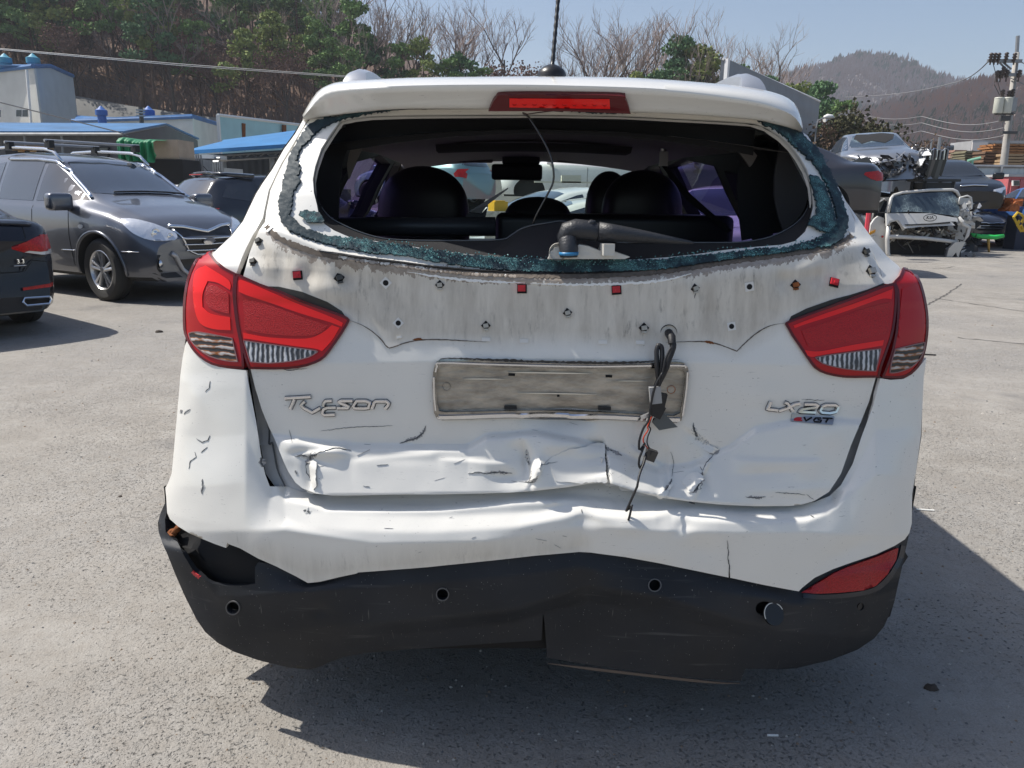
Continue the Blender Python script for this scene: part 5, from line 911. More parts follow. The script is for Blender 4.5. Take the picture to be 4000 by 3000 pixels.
# ---------------------------------------------------------------- wheels under the car
def make_tyre(r=.34, w=.22):
    b = MB(); pr = [(r * .62, -w * .42), (r * .70, -w * .5), (r * .88, -w * .52), (r * .97, -w * .42), (r, -w * .3), (r, -.012), (r - .008, -.008), (r - .008, .008), (r, .012), (r, w * .3), (r * .97, w * .42), (r * .88, w * .52), (r * .70, w * .5), (r * .62, w * .42), (r * .6, 0), (r * .62, -w * .42)]
    b.lathe(pr, (0, 0, 0), 'y', 40); return b
M_TYRE = mat('tyre rubber', (.028, .027, .026), .8, bump=.3, bscale=60); M_RIM = mat('alloy rim', (.62, .62, .62), .28, .75); M_DISC = mat('dark brake disc', (.05, .05, .05), .5, .5)
def make_wheel(parent, c, r=.34, w=.22, spokes=5, rim_m=None, side=-1, twin=True, meshes={}):
    key = (r, w, spokes, twin, rim_m.name if rim_m else '')
    if key not in meshes:
        t = make_tyre(r, w).build('tyre', [M_TYRE], None, True, angle=R(35)); b = MB()
        R0 = r * .64; b.lathe([(R0, -w * .44), (R0 * .97, -w * .46), (R0 * .90, -w * .36), (R0 * .88, w * .3), (R0, w * .44)], (0, 0, 0), 'y', 40)
        b.lathe([(0, -w * .40), (R0 * .16, -w * .40), (R0 * .20, -w * .34), (R0 * .22, -w * .1)], (0, 0, 0), 'y', 24)
        for k in range(spokes):
            a = 2 * math.pi * k / spokes + math.pi / 2
            for da in ((-.17, .17) if twin else (0,)):
                p0 = np.array([math.cos(a + da * 1.2) * R0 * .14, -w * .37, math.sin(a + da * 1.2) * R0 * .14]); p1 = np.array([math.cos(a + da) * R0 * .92, -w * .40, math.sin(a + da) * R0 * .92]); tt = (p1 - p0) / np.linalg.norm(p1 - p0); bb = np.cross(tt, [0, 1, 0]); wd = R0 * (.06 if twin else .12); d = np.array([0, w * .14, 0]); f = np.array([0, -w * .03, 0])
                q = [p0 - bb * wd + f * 0, p0 + f, p0 + bb * wd, p1 + bb * wd * 1.3, p1 + f, p1 - bb * wd * 1.3]; b.add(q + [v + d for v in q], [(0, 1, 4, 5), (1, 2, 3, 4), (0, 5, 11, 6), (2, 8, 9, 3)])
        rm = b.build('rim', [rim_m or M_RIM], None, True, angle=R(35)); d_ = MB(); d_.lathe([(0, w * .0), (R0 * .86, w * .0), (R0 * .86, w * .05)], (0, 0, 0), 'y', 24); dm = d_.build('brake_disc', [M_DISC], None, True)
        meshes[key] = (t.data, rm.data, dm.data)
        for o in (t, rm, dm): bpy.data.objects.remove(o)
    t, rm, dm = meshes[key]; wh = link('wheel', t, parent); wh.location = c; wh.rotation_euler = (0, 0, 0 if side < 0 else math.pi)
    link('rim', rm, wh); link('brake_disc', dm, wh); return wh
for y in (2.72, 5.25):
    for s in (-1, 1):
        xx = side_x(y, .5, s, .12); wh = make_wheel(CAR, (0, 0, 0), .35, .23, side=-1)
        wh.matrix_local = pworld(CAR).inverted() @ Matrix.Translation((float(xx), y, .35)) @ Euler((0, 0, R(-90) if s < 0 else R(90))).to_matrix().to_4x4()
# ---------------------------------------------------------------- wiper, motor, hanging cables
b = MB(); Y = 1.835
b.tube([P(2222, 1004, Y - .045), P(2222, 975, Y - .045), P(2216, 940, Y - .03)], [.020, .022, .021], 16)
b.tube([P(2214, 950, Y - .008), P(2214, 925, Y - .012), P(2222, 905, Y - .014), P(2250, 896, Y - .014), P(2300, 900, Y - .014), P(2334, 908, Y - .013)], [.021, .024, .0255, .0245, .0235, .022], 16)
b.tube([P(2288, 880, Y - .022), P(2312, 870, Y - .024), P(2326, 866, Y - .022)], [.006, .008, .003], 8)
wa = b.build('wiper_head', [mat('weathered grey plastic', (.026, .028, .033), .45, bump=.2, bscale=200)], CAR, True, True, angle=R(60))
b = MB(); pts = [(2338, 905, .0230), (2400, 910, .0200), (2480, 920, .0165), (2560, 930, .0125), (2630, 939, .0085), (2690, 946, .0045), (2710, 949, .002)]
b.tube([P(a, r_, Y - .02) for a, r_, _ in pts], [q[2] for q in pts], 14); b.build('wiper_arm', [MATS['weathered grey plastic']], CAR, True, True)
b = MB(); b.tube([P(2222, 996, Y - .047), P(2222, 984, Y - .047)], .0225, 16); b.build('blue_ring', [mat('blue plastic ring', (.03, .20, .42), .4)], CAR, True, True)
b = MB(); b.prism([P(a, r_, Y - .035) for a, r_ in [(2145, 1004), (2150, 982), (2170, 968), (2200, 965), (2215, 982), (2240, 982), (2262, 955), (2300, 962), (2345, 980), (2352, 960), (2368, 964), (2390, 968), (2398, 982), (2462, 1004), (2440, 1012), (2140, 1012)]], (0, .05, 0))
b.box(P(2372, 974, Y - .040), (.026, .03, .026), rz=.2); b.lathe([(.02, 0), (.02, .012), (.012, .014)], P(2180, 984, Y - .040), 'y', 16)
b.build('wiper_motor', [mat('cast aluminium', (.58, .57, .53), .55, .3, bump=.3, bscale=80)], CAR, False, True)
b = MB(); cp = smooth_poly([(2044, 442), (2063, 455), (2085, 487), (2118, 542), (2145, 596), (2161, 656), (2161, 710), (2139, 759), (2112, 808), (2090, 851), (2078, 890), (2070, 930)], 5, False)
b.tube([P(a, r_, 1.94 - .03 * math.sin(i / len(cp) * 3.1)) for i, (a, r_) in enumerate(cp)], .0026, 8); b.build('loose_wire', [mat('shiny black wire', (.012, .012, .012), .2, coat=1)], CAR, True, True)
b = MB(); b.tube([P(a, r_, 1.93) for a, r_ in [(2040, 440), (2060, 446), (2100, 440), (2160, 433), (2200, 436)]], .0015, 6); b.build('loose_wire', [mat('brown wire', (.06, .03, .03), .4)], CAR, True, True)
def yT(px, row, d): V, N = TG.cast([(px, row)]); return V[0] + N[0] * d
b = MB(); gp = yT(2612, 1302, 0); Vn, Nn = TG.cast([(2612, 1302)]); b.lathe([(0, .009), (.009, .010), (.015, .006), (.020, .006), (.0205, .002), (.019, 0)], gp, 'y', 28)
b.tube([yT(2612, 1300, .0), yT(2612, 1318, .03), yT(2613, 1345, .034)], [.010, .010, .009], 12)
hb = b.build('grommet', [M_TRIM], CAR, True, True, angle=R(50))
def cable(name, q, r, m, d=.03, n=8): 
    b = MB(); sm = smooth_poly(q, 5, False); b.tube([yT(a, c_, d) for a, c_ in sm], r, n); return b.build(name, [m], hb, True, True)
M_TAPE = mat('cloth tape', (.010, .010, .012), .5); cable('wiring_harness', [(2613, 1335), (2616, 1358), (2600, 1402), (2578, 1451), (2560, 1486), (2548, 1520), (2546, 1560), (2540, 1610)], .0078, M_TAPE, .034, 12)
cable('wiring_loop', [(2562, 1480), (2556, 1430), (2553, 1375), (2560, 1350), (2572, 1360), (2574, 1400), (2568, 1450)], .0055, M_TAPE, .036, 10)
cable('wiring_harness', [(2604, 1360), (2585, 1400), (2576, 1430), (2560, 1500)], .0028, M_TAPE, .046)
cable('black_wire', [(2572, 1440), (2545, 1490), (2528, 1560), (2520, 1620), (2500, 1652), (2484, 1700), (2484, 1750), (2494, 1790), (2488, 1820), (2470, 1870), (2458, 1930), (2450, 1970), (2443, 1996)], .0028, M_TAPE, .05)
cable('black_wire', [(2540, 1600), (2524, 1645), (2530, 1660), (2519, 1690), (2517, 1715), (2530, 1738)], .0016, M_TAPE, .04)
cable('red_wire', [(2534, 1610), (2518, 1648), (2520, 1662), (2503, 1690), (2504, 1712), (2526, 1738)], .0016, mat('red wire', (.55, .06, .02), .4), .042)
b = MB()
b.box(yT(2547, 1527, .042), (.026, .014, .040), rot=(0, R(-8), 0)); c1_ = b.build('connector', [mat('grey connector', (.32, .32, .32), .5)], hb, False, True)
b = MB(); b.box(yT(2562, 1555, .036), (.030, .016, .042), rot=(0, R(10), 0)); b.box(yT(2556, 1590, .036), (.028, .014, .03), rot=(0, R(25), 0)); b.build('connector', [M_TAPE], hb, False, True)
b = MB(); b.box(yT(2528, 1750, .045), (.024, .016, .026), rot=(0, R(20), 0)); b.box(yT(2536, 1742, .050), (.012, .012, .010), rot=(0, R(20), 0)); b.build('connector', [mat('dark brown connector', (.05, .045, .04), .5)], hb, False, True)
b = MB(); b.box(yT(2525, 1605, .036), (.040, .008, .008), rot=(0, R(-25), 0)); b.box(yT(2535, 1612, .036), (.008, .008, .03), rot=(0, R(20), 0)); b.build('connector_clip', [mat('silver foil', (.6, .6, .6), .3, .8)], hb, False, True)
# ================================================================ the yard: ground, hills, woods
def ground_mat():
    m = bpy.data.materials.new('worn concrete yard'); m.use_nodes = True; nt = m.node_tree; L = nt.links.new
    b = nt.nodes['Principled BSDF']; b.inputs['Roughness'].default_value = .88; b.inputs['Specular IOR Level'].default_value = .25
    tc = node(nt, 'ShaderNodeTexCoord'); O = tc.outputs['Object']
    def noise(sc, det=4, st=None, lo=.35, hi=.65, rough=.6):
        src = O
        if st: mp = node(nt, 'ShaderNodeMapping'); mp.inputs['Scale'].default_value = st; L(O, mp.inputs[0]); src = mp.outputs[0]
        n = node(nt, 'ShaderNodeTexNoise'); n.inputs['Scale'].default_value = sc; n.inputs['Detail'].default_value = det; n.inputs['Roughness'].default_value = rough; L(src, n.inputs['Vector'])
        r = node(nt, 'ShaderNodeMapRange'); r.inputs[1].default_value = lo; r.inputs[2].default_value = hi; L(n.outputs[0], r.inputs[0]); return r.outputs[0]
    def mul(a, c, op='MULTIPLY'):
        k = node(nt, 'ShaderNodeMath', operation=op)
        for i, v in enumerate((a, c)):
            if hasattr(v, 'links'): L(v, k.inputs[i])
            else: k.inputs[i].default_value = v
        return k.outputs[0]
    def mix(f, a, c):
        k = node(nt, 'ShaderNodeMix', data_type='RGBA')
        if hasattr(f, 'links'): L(f, k.inputs[0])
        else: k.inputs[0].default_value = f
        for i, v in ((6, a), (7, c)):
            if hasattr(v, 'links'): L(v, k.inputs[i])
            else: k.inputs[i].default_value = (*v, 1)
        return k.outputs[2]
    warp = node(nt, 'ShaderNodeTexNoise'); warp.inputs['Scale'].default_value = 60; L(O, warp.inputs['Vector'])
    wa = node(nt, 'ShaderNodeVectorMath', operation='SCALE'); wa.inputs[3].default_value = .022; L(warp.outputs['Color'], wa.inputs[0])
    wv = node(nt, 'ShaderNodeVectorMath', operation='ADD'); L(O, wv.inputs[0]); L(wa.outputs[0], wv.inputs[1])
    def vor(sc, lo, hi):
        v = node(nt, 'ShaderNodeTexVoronoi'); v.inputs['Scale'].default_value = sc; v.inputs['Randomness'].default_value = 1; L(wv.outputs[0], v.inputs['Vector'])
        r = node(nt, 'ShaderNodeMapRange'); r.inputs[1].default_value = lo; r.inputs[2].default_value = hi; r.inputs[3].default_value = 1; r.inputs[4].default_value = 0; L(v.outputs['Distance'], r.inputs[0]); return r.outputs[0], v.outputs['Color']
    s1, c1 = vor(70, .22, .36); s2, c2 = vor(150, .28, .44); s3, c3 = vor(38, .12, .19)
    sep1 = node(nt, 'ShaderNodeSeparateColor'); L(c1, sep1.inputs[0]); sep2 = node(nt, 'ShaderNodeSeparateColor'); L(c2, sep2.inputs[0]); sep3 = node(nt, 'ShaderNodeSeparateColor'); L(c3, sep3.inputs[0])
    expo = noise(.7, 5, None, .36, .60)                        # where the aggregate is exposed
    base = mix(noise(3.0, 6), (.27, .25, .222), (.355, .335, .305)); base = mix(noise(.35, 5, None, .4, .62), base, (.30, .287, .27))
    base = mix(mul(noise(14, 6, None, .42, .7), .7), base, (.265, .24, .21)); base = mix(mul(noise(210, 3, None, .45, .62), .45), base, (.20, .185, .165))
    def stones(col, s, sep, dens, shade_hi, dark, lite):
        pick = node(nt, 'ShaderNodeMath', operation='LESS_THAN'); L(sep.outputs[0], pick.inputs[0]); pick.inputs[1].default_value = dens
        f = mul(mul(s, pick.outputs[0]), expo)
        rp = node(nt, 'ShaderNodeValToRGB'); rp.color_ramp.elements[0].color = (*dark, 1); rp.color_ramp.elements[1].color = (*lite, 1); e = rp.color_ramp.elements.new(.55); e.color = tuple((a + c) / 2 for a, c in zip(dark, lite)) + (1,); L(sep.outputs[1], rp.inputs[0])
        return mix(mul(f, shade_hi), col, rp.outputs[0]), f
    col, f2 = stones(base, s2, sep2, .45, .6, (.15, .145, .14), (.42, .39, .35))
    col, f1 = stones(col, s1, sep1, .46, .92, (.085, .092, .095), (.40, .37, .33))
    col, f3 = stones(col, s3, sep3, .22, .9, (.09, .10, .105), (.30, .28, .26))
    pit = mul(noise(75, 4, None, .60, .70), noise(2.0, 4, None, .38, .62)); col = mix(mul(pit, .75), col, (.09, .085, .08))
    stain = mul(noise(.9, 7, None, .58, .68), .6); col = mix(stain, col, (.17, .165, .16))
    L(col, b.inputs['Base Color'])
    hh = mul(mul(f1, .6), mul(f3, 1.0), 'ADD'); hh = mul(hh, mul(f2, .35), 'ADD'); hh = mul(hh, mul(noise(160, 3, None, 0, 1), .35), 'ADD'); hh = mul(hh, mul(noise(22, 5, None, 0, 1), .9), 'ADD'); hh = mul(hh, mul(pit, -.9), 'ADD')
    bp = node(nt, 'ShaderNodeBump'); bp.inputs['Strength'].default_value = 1.0; bp.inputs['Distance'].default_value = .009; L(hh, bp.inputs['Height']); L(bp.outputs[0], b.inputs['Normal'])
    return m
M_G = ground_mat()
xs_ = [-2500, -600, -200, -60, 0, 60, 200, 600, 2500]; ys_ = [-60, -5, 20, 60, 200, 600, 1500, 3500]
V = [(x, y, 0) for y in ys_ for x in xs_]; nx = len(xs_); F = [(j * nx + i, j * nx + i + 1, (j + 1) * nx + i + 1, (j + 1) * nx + i) for j in range(len(ys_) - 1) for i in range(nx - 1)]
go = mesh_obj('ground', V, F, M_G, smooth=False); tag(go, kind='structure')

# ---------------------------------------------------------------- left hill with a grey sprayed slope at its foot
rng = random.Random(11)
def sstep(a, b_, x): t = np.clip((x - a) / (b_ - a), 0, 1); return t * t * (3 - 2 * t)
def h_left(x, y):
    base = np.interp(x, [-140, -60, -42, -33, -20, -12, 10, 30, 42, 60], [14, 11.2, 9.6, 8.6, 6.9, 5.8, 5.0, 3.5, 1.2, 0]); sl = np.interp(x, [-120, -60, -42, -20, 10, 34, 50, 60], [.42, .38, .34, .24, .12, .05, .01, 0])
    y0 = 66 + 3 * np.sin(x / 17)
    return base * sstep(y0, y0 + 9, y) + sl * np.maximum(0, y - y0 - 8) * sstep(0, 20, y - y0 - 8) * (1 - .35 * sstep(60, 140, y - y0)) + .5 * np.sin(x / 5.3 + y / 7) * sstep(y0 + 4, y0 + 14, y) - .05
def terrain(name, fn, x0, x1, y0, y1, nx, ny, m, fm=None):
    X = np.linspace(x0, x1, nx); Yv = np.linspace(y0, y1, ny); XX, YY = np.meshgrid(X, Yv); Z = fn(XX, YY)
    V = np.stack([XX.ravel(), YY.ravel(), Z.ravel()], 1); F = [(j * nx + i, j * nx + i + 1, (j + 1) * nx + i + 1, (j + 1) * nx + i) for j in range(ny - 1) for i in range(nx - 1)]
    fmi = None
    if fm is not None: fmi = [int(fm(V[f[0]][0], V[f[0]][1])) for f in F]
    o = mesh_obj(name, V, F, m, smooth=True, fm=fmi); tag(o, kind='structure'); return o
M_SOIL = mat('leaf litter', (.17, .10, .065), .95, var=.5, vscale=.6, bump=.6, bscale=3); M_SHOT = mat('grey sprayed slope', (.115, .118, .112), .95, col2=(.16, .155, .145), vscale=.5, bump=.5, bscale=2)
terrain('hill', h_left, -150, 62, 62, 230, 110, 90, [M_SOIL, M_SHOT], lambda x, y: y < 66 + 3 * math.sin(x / 17) + 9.6 + .8 * math.sin(x / 3.1))
def h_far(x, y): return np.interp(x, [40, 120, 170, 215, 250, 285, 330, 380, 450, 560, 800], [0, 40, 70, 88, 96, 95, 84, 70, 66, 80, 60]) * sstep(430, 640, y) * (1 + .03 * np.sin(x / 19) + .03 * np.sin(x / 7.7 + y / 13)) - .1
def h_mid(x, y): return np.interp(x, [40, 90, 130, 160, 190, 210, 240, 320, 500], [0, 8, 18, 30, 42, 45, 43, 50, 60]) * sstep(190, 330, y) * (1 + .04 * np.sin(x / 9) + .03 * np.sin(x / 4 + y / 11)) - .1
M_WOODY = mat('winter hillside', (.19, .135, .115), .95, col2=(.10, .085, .075), vscale=.12, detail=9, bump=1, bscale=.5)
M_WOODB = mat('far winter hillside', (.17, .14, .135), .95, col2=(.09, .085, .085), vscale=.06, detail=9, bump=1, bscale=.3)
terrain('hill', h_far, 30, 800, 400, 900, 120, 50, M_WOODB); terrain('hill', h_mid, 30, 500, 180, 420, 110, 50, M_WOODY)

# ---------------------------------------------------------------- trees
M_BARK = mat('grey brown bark', (.10, .078, .062), .95, var=.4, vscale=4); M_BARKR = mat('red pine bark', (.13, .075, .05), .95, var=.5, vscale=3)
M_TWIG = mat('bare twigs', (.30, .235, .205), .95); M_TWIGD = mat('dry brown leaves', (.26, .155, .115), .95, var=.4, vscale=1.2)
def leafm(name, c, c2): 
    return mat(name, c, .75, spec=.25, col2=c2, vscale=1.1, detail=3)
M_N1 = leafm('pine needles', (.25, .37, .12), (.11, .19, .07)); M_N2 = leafm('yellow green needles', (.36, .39, .12), (.18, .24, .08)); M_N3 = leafm('dark green needles', (.15, .26, .11), (.07, .14, .07))
def clumps(b, c, rx, rz, k, sz, rn, m=0, shell=.45):
    for _ in range(k):
        while True:
            d = np.array([rn.uniform(-1, 1) for _ in range(3)]); q = np.linalg.norm(d)
            if shell < q < 1: break
        p = np.array(c) + d * np.array([rx, rx, rz])
        for _ in range(3):
            a = np.array([rn.gauss(0, 1) for _ in range(3)]); a /= np.linalg.norm(a); t = np.cross(a, [rn.gauss(0, 1) for _ in range(3)]); t /= np.linalg.norm(t) + 1e-9; s_ = sz * rn.uniform(.6, 1.3); b.add([p - a * s_ * .5, p + t * s_ * .42, p + a * s_ * .6, p - t * s_ * .35], [(0, 1, 2, 3)], m)
def pine(seed, H=13.0, m=M_N1, spread=2.6, low=.42, dens=1.0):
    rn = random.Random(seed); tr = MB(); top = np.array([rn.uniform(-.7, .7), rn.uniform(-.7, .7), H * .95]); bend = np.array([rn.uniform(-.5, .5), rn.uniform(-.5, .5), 0])
    ax = lambda f: np.array([0, 0, 0]) + top * f + bend * math.sin(f * 3.1)
    tr.tube([ax(f) for f in np.linspace(0, 1, 8)], [.20 * (1 - f * .8) * H / 13 for f in np.linspace(0, 1, 8)], 7); cr = MB(); ml = MB()
    for i in range(int(15 * dens)):
        f = low + (1 - low) * (i + rn.random()) / (15 * dens); a = rn.uniform(0, 6.28); L_ = spread * (1.15 - .75 * (f - low) / (1 - low)) * rn.uniform(.55, 1.15); p0 = ax(f); p1 = p0 + np.array([math.cos(a) * L_, math.sin(a) * L_, rn.uniform(-.1, .9)])
        tr.tube([p0, (p0 + p1) / 2 + np.array([0, 0, .15]), p1], [.06, .04, .02], 5); clumps(cr, p1, rn.uniform(.8, 1.3), rn.uniform(.42, .7), 62, .36, rn)
        clumps(cr, p0 * .4 + p1 * .6 + np.array([0, 0, .3]), .8, .45, 26, .34, rn)
    clumps(cr, ax(1.0), 1.0, .8, 60, .34, rn)
    for i in range(5):
        f = rn.uniform(.2, low); a = rn.uniform(0, 6.28); p0 = ax(f); tr.tube([p0, p0 + np.array([math.cos(a), math.sin(a), .3]) * rn.uniform(.4, 1.2)], [.03, .01], 4)
    return tr, cr
def bare(seed, H=12.0, leaf=0, rscale=1.0):
    rn = random.Random(seed); tr = MB(); tw = MB()
    def grow(p, d, L_, r, lev):
        k = 4; pts = [p]; dd = np.array(d, float)
        for i in range(k): dd = dd + np.array([rn.gauss(0, .10), rn.gauss(0, .10), rn.gauss(.03, .06)]); dd /= np.linalg.norm(dd); pts.append(pts[-1] + dd * L_ / k)
        (tr if lev < 2 else tw).tube(pts, [r * (1 - .5 * i / k) for i in range(k + 1)], 6 if lev < 2 else 3, cap=False)
        if lev >= 4: return
        nb = (5, 5, 4, 3)[lev]
        for j in range(nb):
            f = rn.uniform(.35, 1.0) if lev else rn.uniform(.35, 1.0); i = min(k - 1, int(f * k)); q = pts[i] + (pts[i + 1] - pts[i]) * (f * k - i)
            u = np.array([rn.gauss(0, 1) for _ in range(3)]); u -= dd * (u @ dd); u /= np.linalg.norm(u); nd = dd * rn.uniform(.7, 1.0) + u * rn.uniform(.4, .8) + np.array([0, 0, .25]); nd /= np.linalg.norm(nd)
            grow(q, nd, L_ * rn.uniform(.48, .68), r * rn.uniform(.42, .58), lev + 1)
            if leaf and lev >= 1: clumps(tw, q + nd * L_ * .4, .6, .5, leaf, .2, rn, 0)
    grow(np.array([0, 0, 0.]), (0, 0, 1), H * .52, .19 * rscale, 0); return tr, tw
PINES = []; BARES = []
def mk_tree(name, parts, mats, label, cat, group, seed_loc=(0, 0, -500)):
    o = thing(name, label, cat, seed_loc, 0, group); parts[0].build('trunk', [mats[0]], o, True); parts[1].build('crown', [mats[1]], o, True if False else False); return o
def place(proto, loc, s, rz, label=None):
    used = proto.get('_used'); r = proto
    if used:
        r = proto.copy(); COL.objects.link(r)
        for ch in list(proto.children): c = ch.copy(); COL.objects.link(c); c.parent = r
        if '_used' in r.keys(): del r['_used']
    else: proto['_used'] = 1
    r.location = loc; r.scale = (s, s, s * rng.uniform(.92, 1.08)); r.rotation_euler = (rng.uniform(-.04, .04), rng.uniform(-.04, .04), rz)
    if label: r['label'] = label
    return r
ORD = ['first', 'second', 'third', 'fourth', 'fifth', 'sixth', 'seventh', 'eighth', 'ninth', 'tenth', 'eleventh', 'twelfth']
REG = {}
def reg(o, kind, row, px):
    z = 'above the tall cream building' if px < 290 else 'above the white hall' if px < 850 else 'above the cyan wall' if px < 1330 else 'behind car roof left of antenna' if px < 2150 else 'behind car roof right of antenna'
    REG.setdefault((kind, row, z), []).append((px, o)); return o
LP = 'tall green pine in the mixed wood on the slope behind the workshops'; LB = 'leafless grey tree among the pines of the wooded slope'; LD = 'bushy tree with withered brown leaves in the wooded slope'
for sd_, m_, H_ in ((1, M_N1, 13), (2, M_N3, 12), (3, M_N2, 12.5), (4, M_N1, 14), (9, M_N2, 11)): PINES.append(mk_tree('pine_tree', pine(sd_, H_, m_), (M_BARKR, m_), LP, 'tree', 'pines on the wooded slope'))
for sd_ in (21, 22, 23, 24): BARES.append(mk_tree('bare_tree', bare(sd_, 13), (M_BARK, M_TWIG), LB, 'tree', 'bare trees on the wooded slope'))
DRY = [mk_tree('dry_leaf_tree', bare(s_, 9, 3, .8), (M_BARK, M_TWIGD), LD, 'tree', 'withered trees on the wooded slope') for s_ in (31, 32)]
def hl(x, y): return float(h_left(np.array(x), np.array(y)))
def at_px(px, Y): return P(px, 400, Y)[0]
# wood on the left: dense pines; rows at growing distance
for Y in (77, 84, 92, 101, 112):
    px = -150 + rng.uniform(0, 60)
    while px < 1330:
        x = at_px(px, Y); y = Y + rng.uniform(-3, 3); u = rng.random()
        fam = PINES if u < .60 else (DRY if u < .88 else BARES)
        if px > 1180 and Y < 90: fam = PINES[2:3] + PINES[:1]
        s_ = rng.uniform(.72, 1.0) * (1.0 if fam is not DRY else 1.05) * (.95 if px > 600 else 1.08) * (.8 if px > 1200 else 1)
        reg(place(rng.choice(fam), (x, y, hl(x, y) - .2), s_, rng.uniform(0, 6.28)), 'pine' if fam[0] in PINES else 'withered tree' if fam is DRY else 'bare tree', {77: 'front', 84: 'second', 92: 'third', 101: 'fourth', 112: 'rearmost'}[Y], px); px += rng.uniform(42, 82) * 85 / Y * (1 + (Y > 90) * .25)
# skyline behind the roof of the near car: bare crowns over low evergreens
for Y, st in ((80, 95), (92, 110)):
    px = 1330
    while px < 3120:
        x = at_px(px, Y); y = Y + rng.uniform(-3, 3); gap = 2000 < px < 2160
        hgt = 1.03 if (2250 < px < 3000) else .98
        if not (gap and rng.random() < .9): reg(place(rng.choice(BARES + (DRY if rng.random() < .3 else [])), (x, y, hl(x, y) - .2), hgt * rng.uniform(.92, 1.16) * (.55 if 1980 < px < 2180 else 1), rng.uniform(0, 6.28)), 'bare tree', 'second' if Y == 80 else 'third', px)
        px += rng.uniform(.55, 1.3) * st
for px, s_, k in ((1400, .75, 0), (1480, .62, 1), (1560, .6, 0), (1650, .62, 2), (1740, .55, 0), (1800, .6, 1), (1880, .52, 0), (1990, .42, 0), (2070, .4, 2), (2140, .42, 0), (2260, .5, 1), (2480, .55, 4), (2560, .58, 2), (2630, .8, 1), (2720, .82, 4), (2780, .7, 2), (2860, .6, 0), (2960, .65, 1), (3040, .6, 2), (3090, .68, 4), (3150, .62, 2)):
    x = at_px(px, 76); reg(place(PINES[k], (x, 76, hl(x, 76) - .2), s_ * 1.15, rng.uniform(0, 6.28)), 'low pine', 'front', px)
for (kind, row, z), l in REG.items():
    l.sort(key=lambda t: t[0])
    for i, (_, o) in enumerate(l): o['label'] = ('%s %s from left in %s row %s' % (ORD[i] if i < 12 else '%dth' % (i + 1), kind, row, z))
# evergreens and brush beside the grey hall on the right
for px, Y, s_, k in ((3205, 62, .62, 1), (3245, 64, .55, 4), (3290, 66, .58, 0), (3180, 70, .80, 1), (3320, 68, .42, 4)):
    x = at_px(px, Y); place(PINES[k], (x, Y, 0), s_ * 1.12, rng.uniform(0, 6.28), {3205: 'tallest but one', 3245: 'yellow green', 3290: 'middle dark', 3180: 'tallest', 3320: 'smallest'}[px] + ' pine standing beside the grey metal hall')['group'] = 'pines beside the grey hall'
LBR = 'brown bare bush behind the stacked cars'
BR = mk_tree('brush', bare(41, 6, 2, .7), (M_BARK, mat('reddish dry twigs', (.22, .15, .10), .95, var=.35, vscale=.7)), LBR, 'bush', 'bare bushes behind the stacked cars'); BR2 = mk_tree('brush', bare(42, 6, 4, .7), (M_BARK, leafm('olive brush', (.10, .10, .045), (.06, .055, .03))), LBR, 'bush', 'bare bushes behind the stacked cars')
for i in range(22):
    px = 3190 + i * 22 + rng.uniform(-10, 10); Y = rng.uniform(42, 56); x = at_px(px, Y); place(rng.choice([BR, BR2, BR2] if px < 3380 else [BR]), (x, Y, -.1), rng.uniform(.75, 1.05) * (1 if px < 3350 else .72), rng.uniform(0, 6), (ORD[i] if i < 12 else '%dth' % (i + 1)) + ' bare bush from the left behind the stacked cars').__setitem__('category', 'bush')
def thicket():
    rn = random.Random(17); b = MB()
    for _ in range(7000):
        px = rn.uniform(-120, 3200); Y = 75.5 + rn.random() ** 1.5 * 34; x = at_px(px, Y); z = hl(x, Y); s = rn.uniform(.8, 2.6) * (1 if px < 1200 else .7); lx, ly = rn.gauss(0, .3) * s, rn.gauss(0, .3) * s
        w = .035 * s; b.add([(x - w, Y, z), (x + w, Y, z), (x + lx, Y + ly, z + s)], [(0, 1, 2)], 0)
        for _k in range(3): f = rn.uniform(.3, .9); q = (x + lx * f, Y + ly * f, z + s * f); b.add([q, (q[0] + rn.gauss(0, .28) * s, q[1] + rn.gauss(0, .2) * s, q[2] + rn.uniform(.1, .35) * s), (q[0] + .05, q[1], q[2] + .05)], [(0, 1, 2)], rn.choice((0, 0, 1)))
    o = b.build('undergrowth', [mat('brown undergrowth', (.16, .11, .09), .95), mat('orange dry leaves', (.30, .16, .08), .95)]); tag(o, kind='stuff')
thicket()
# far woods: one mass on each hill
def far_wood(name, fn, x0, x1, y0, y1, n, H, cols, seed, evg):
    rn = random.Random(seed); b = MB()
    for _ in range(n):
        x, y = rn.uniform(x0, x1), rn.uniform(y0, y1); z = float(fn(np.array(x), np.array(y)))
        if z < 1: continue
        e = rn.random() < evg * (1 if math.sin(x / 14 + y / 31) > .1 else .15); m_ = 2 if e else (0 if rn.random() < .6 else 1); s = H * rn.uniform(.6, 1.2)
        for _ in range(7 if not e else 9):
            dx, dy = rn.gauss(0, s * .2), rn.gauss(0, s * .2); zz = z + rn.uniform(.1, 1) * s; w = s * (.10 if not e else .22)
            b.add([(x + dx - w, y + dy, zz - w * 1.6), (x + dx + w, y + dy + w * .6, zz - w), (x + dx + w * .3, y + dy, zz + w * (2.4 if not e else 1.0))], [(0, 1, 2)], m_)
        if not e: b.add([(x - s * .03, y, z), (x + s * .03, y, z), (x, y, z + s)], [(0, 1, 2)], 0)
    o = b.build(name, cols, None, False); tag(o, kind='stuff'); return o
M_F1 = mat('far bare crowns', (.28, .20, .17), .95); M_F2 = mat('far grey crowns', (.33, .27, .25), .95); M_F3 = mat('far evergreens', (.07, .10, .05), .95)
far_wood('distant_wood', h_far, 60, 560, 432, 650, 15000, 7.5, [M_F1, M_F2, M_F3], 3, .14)
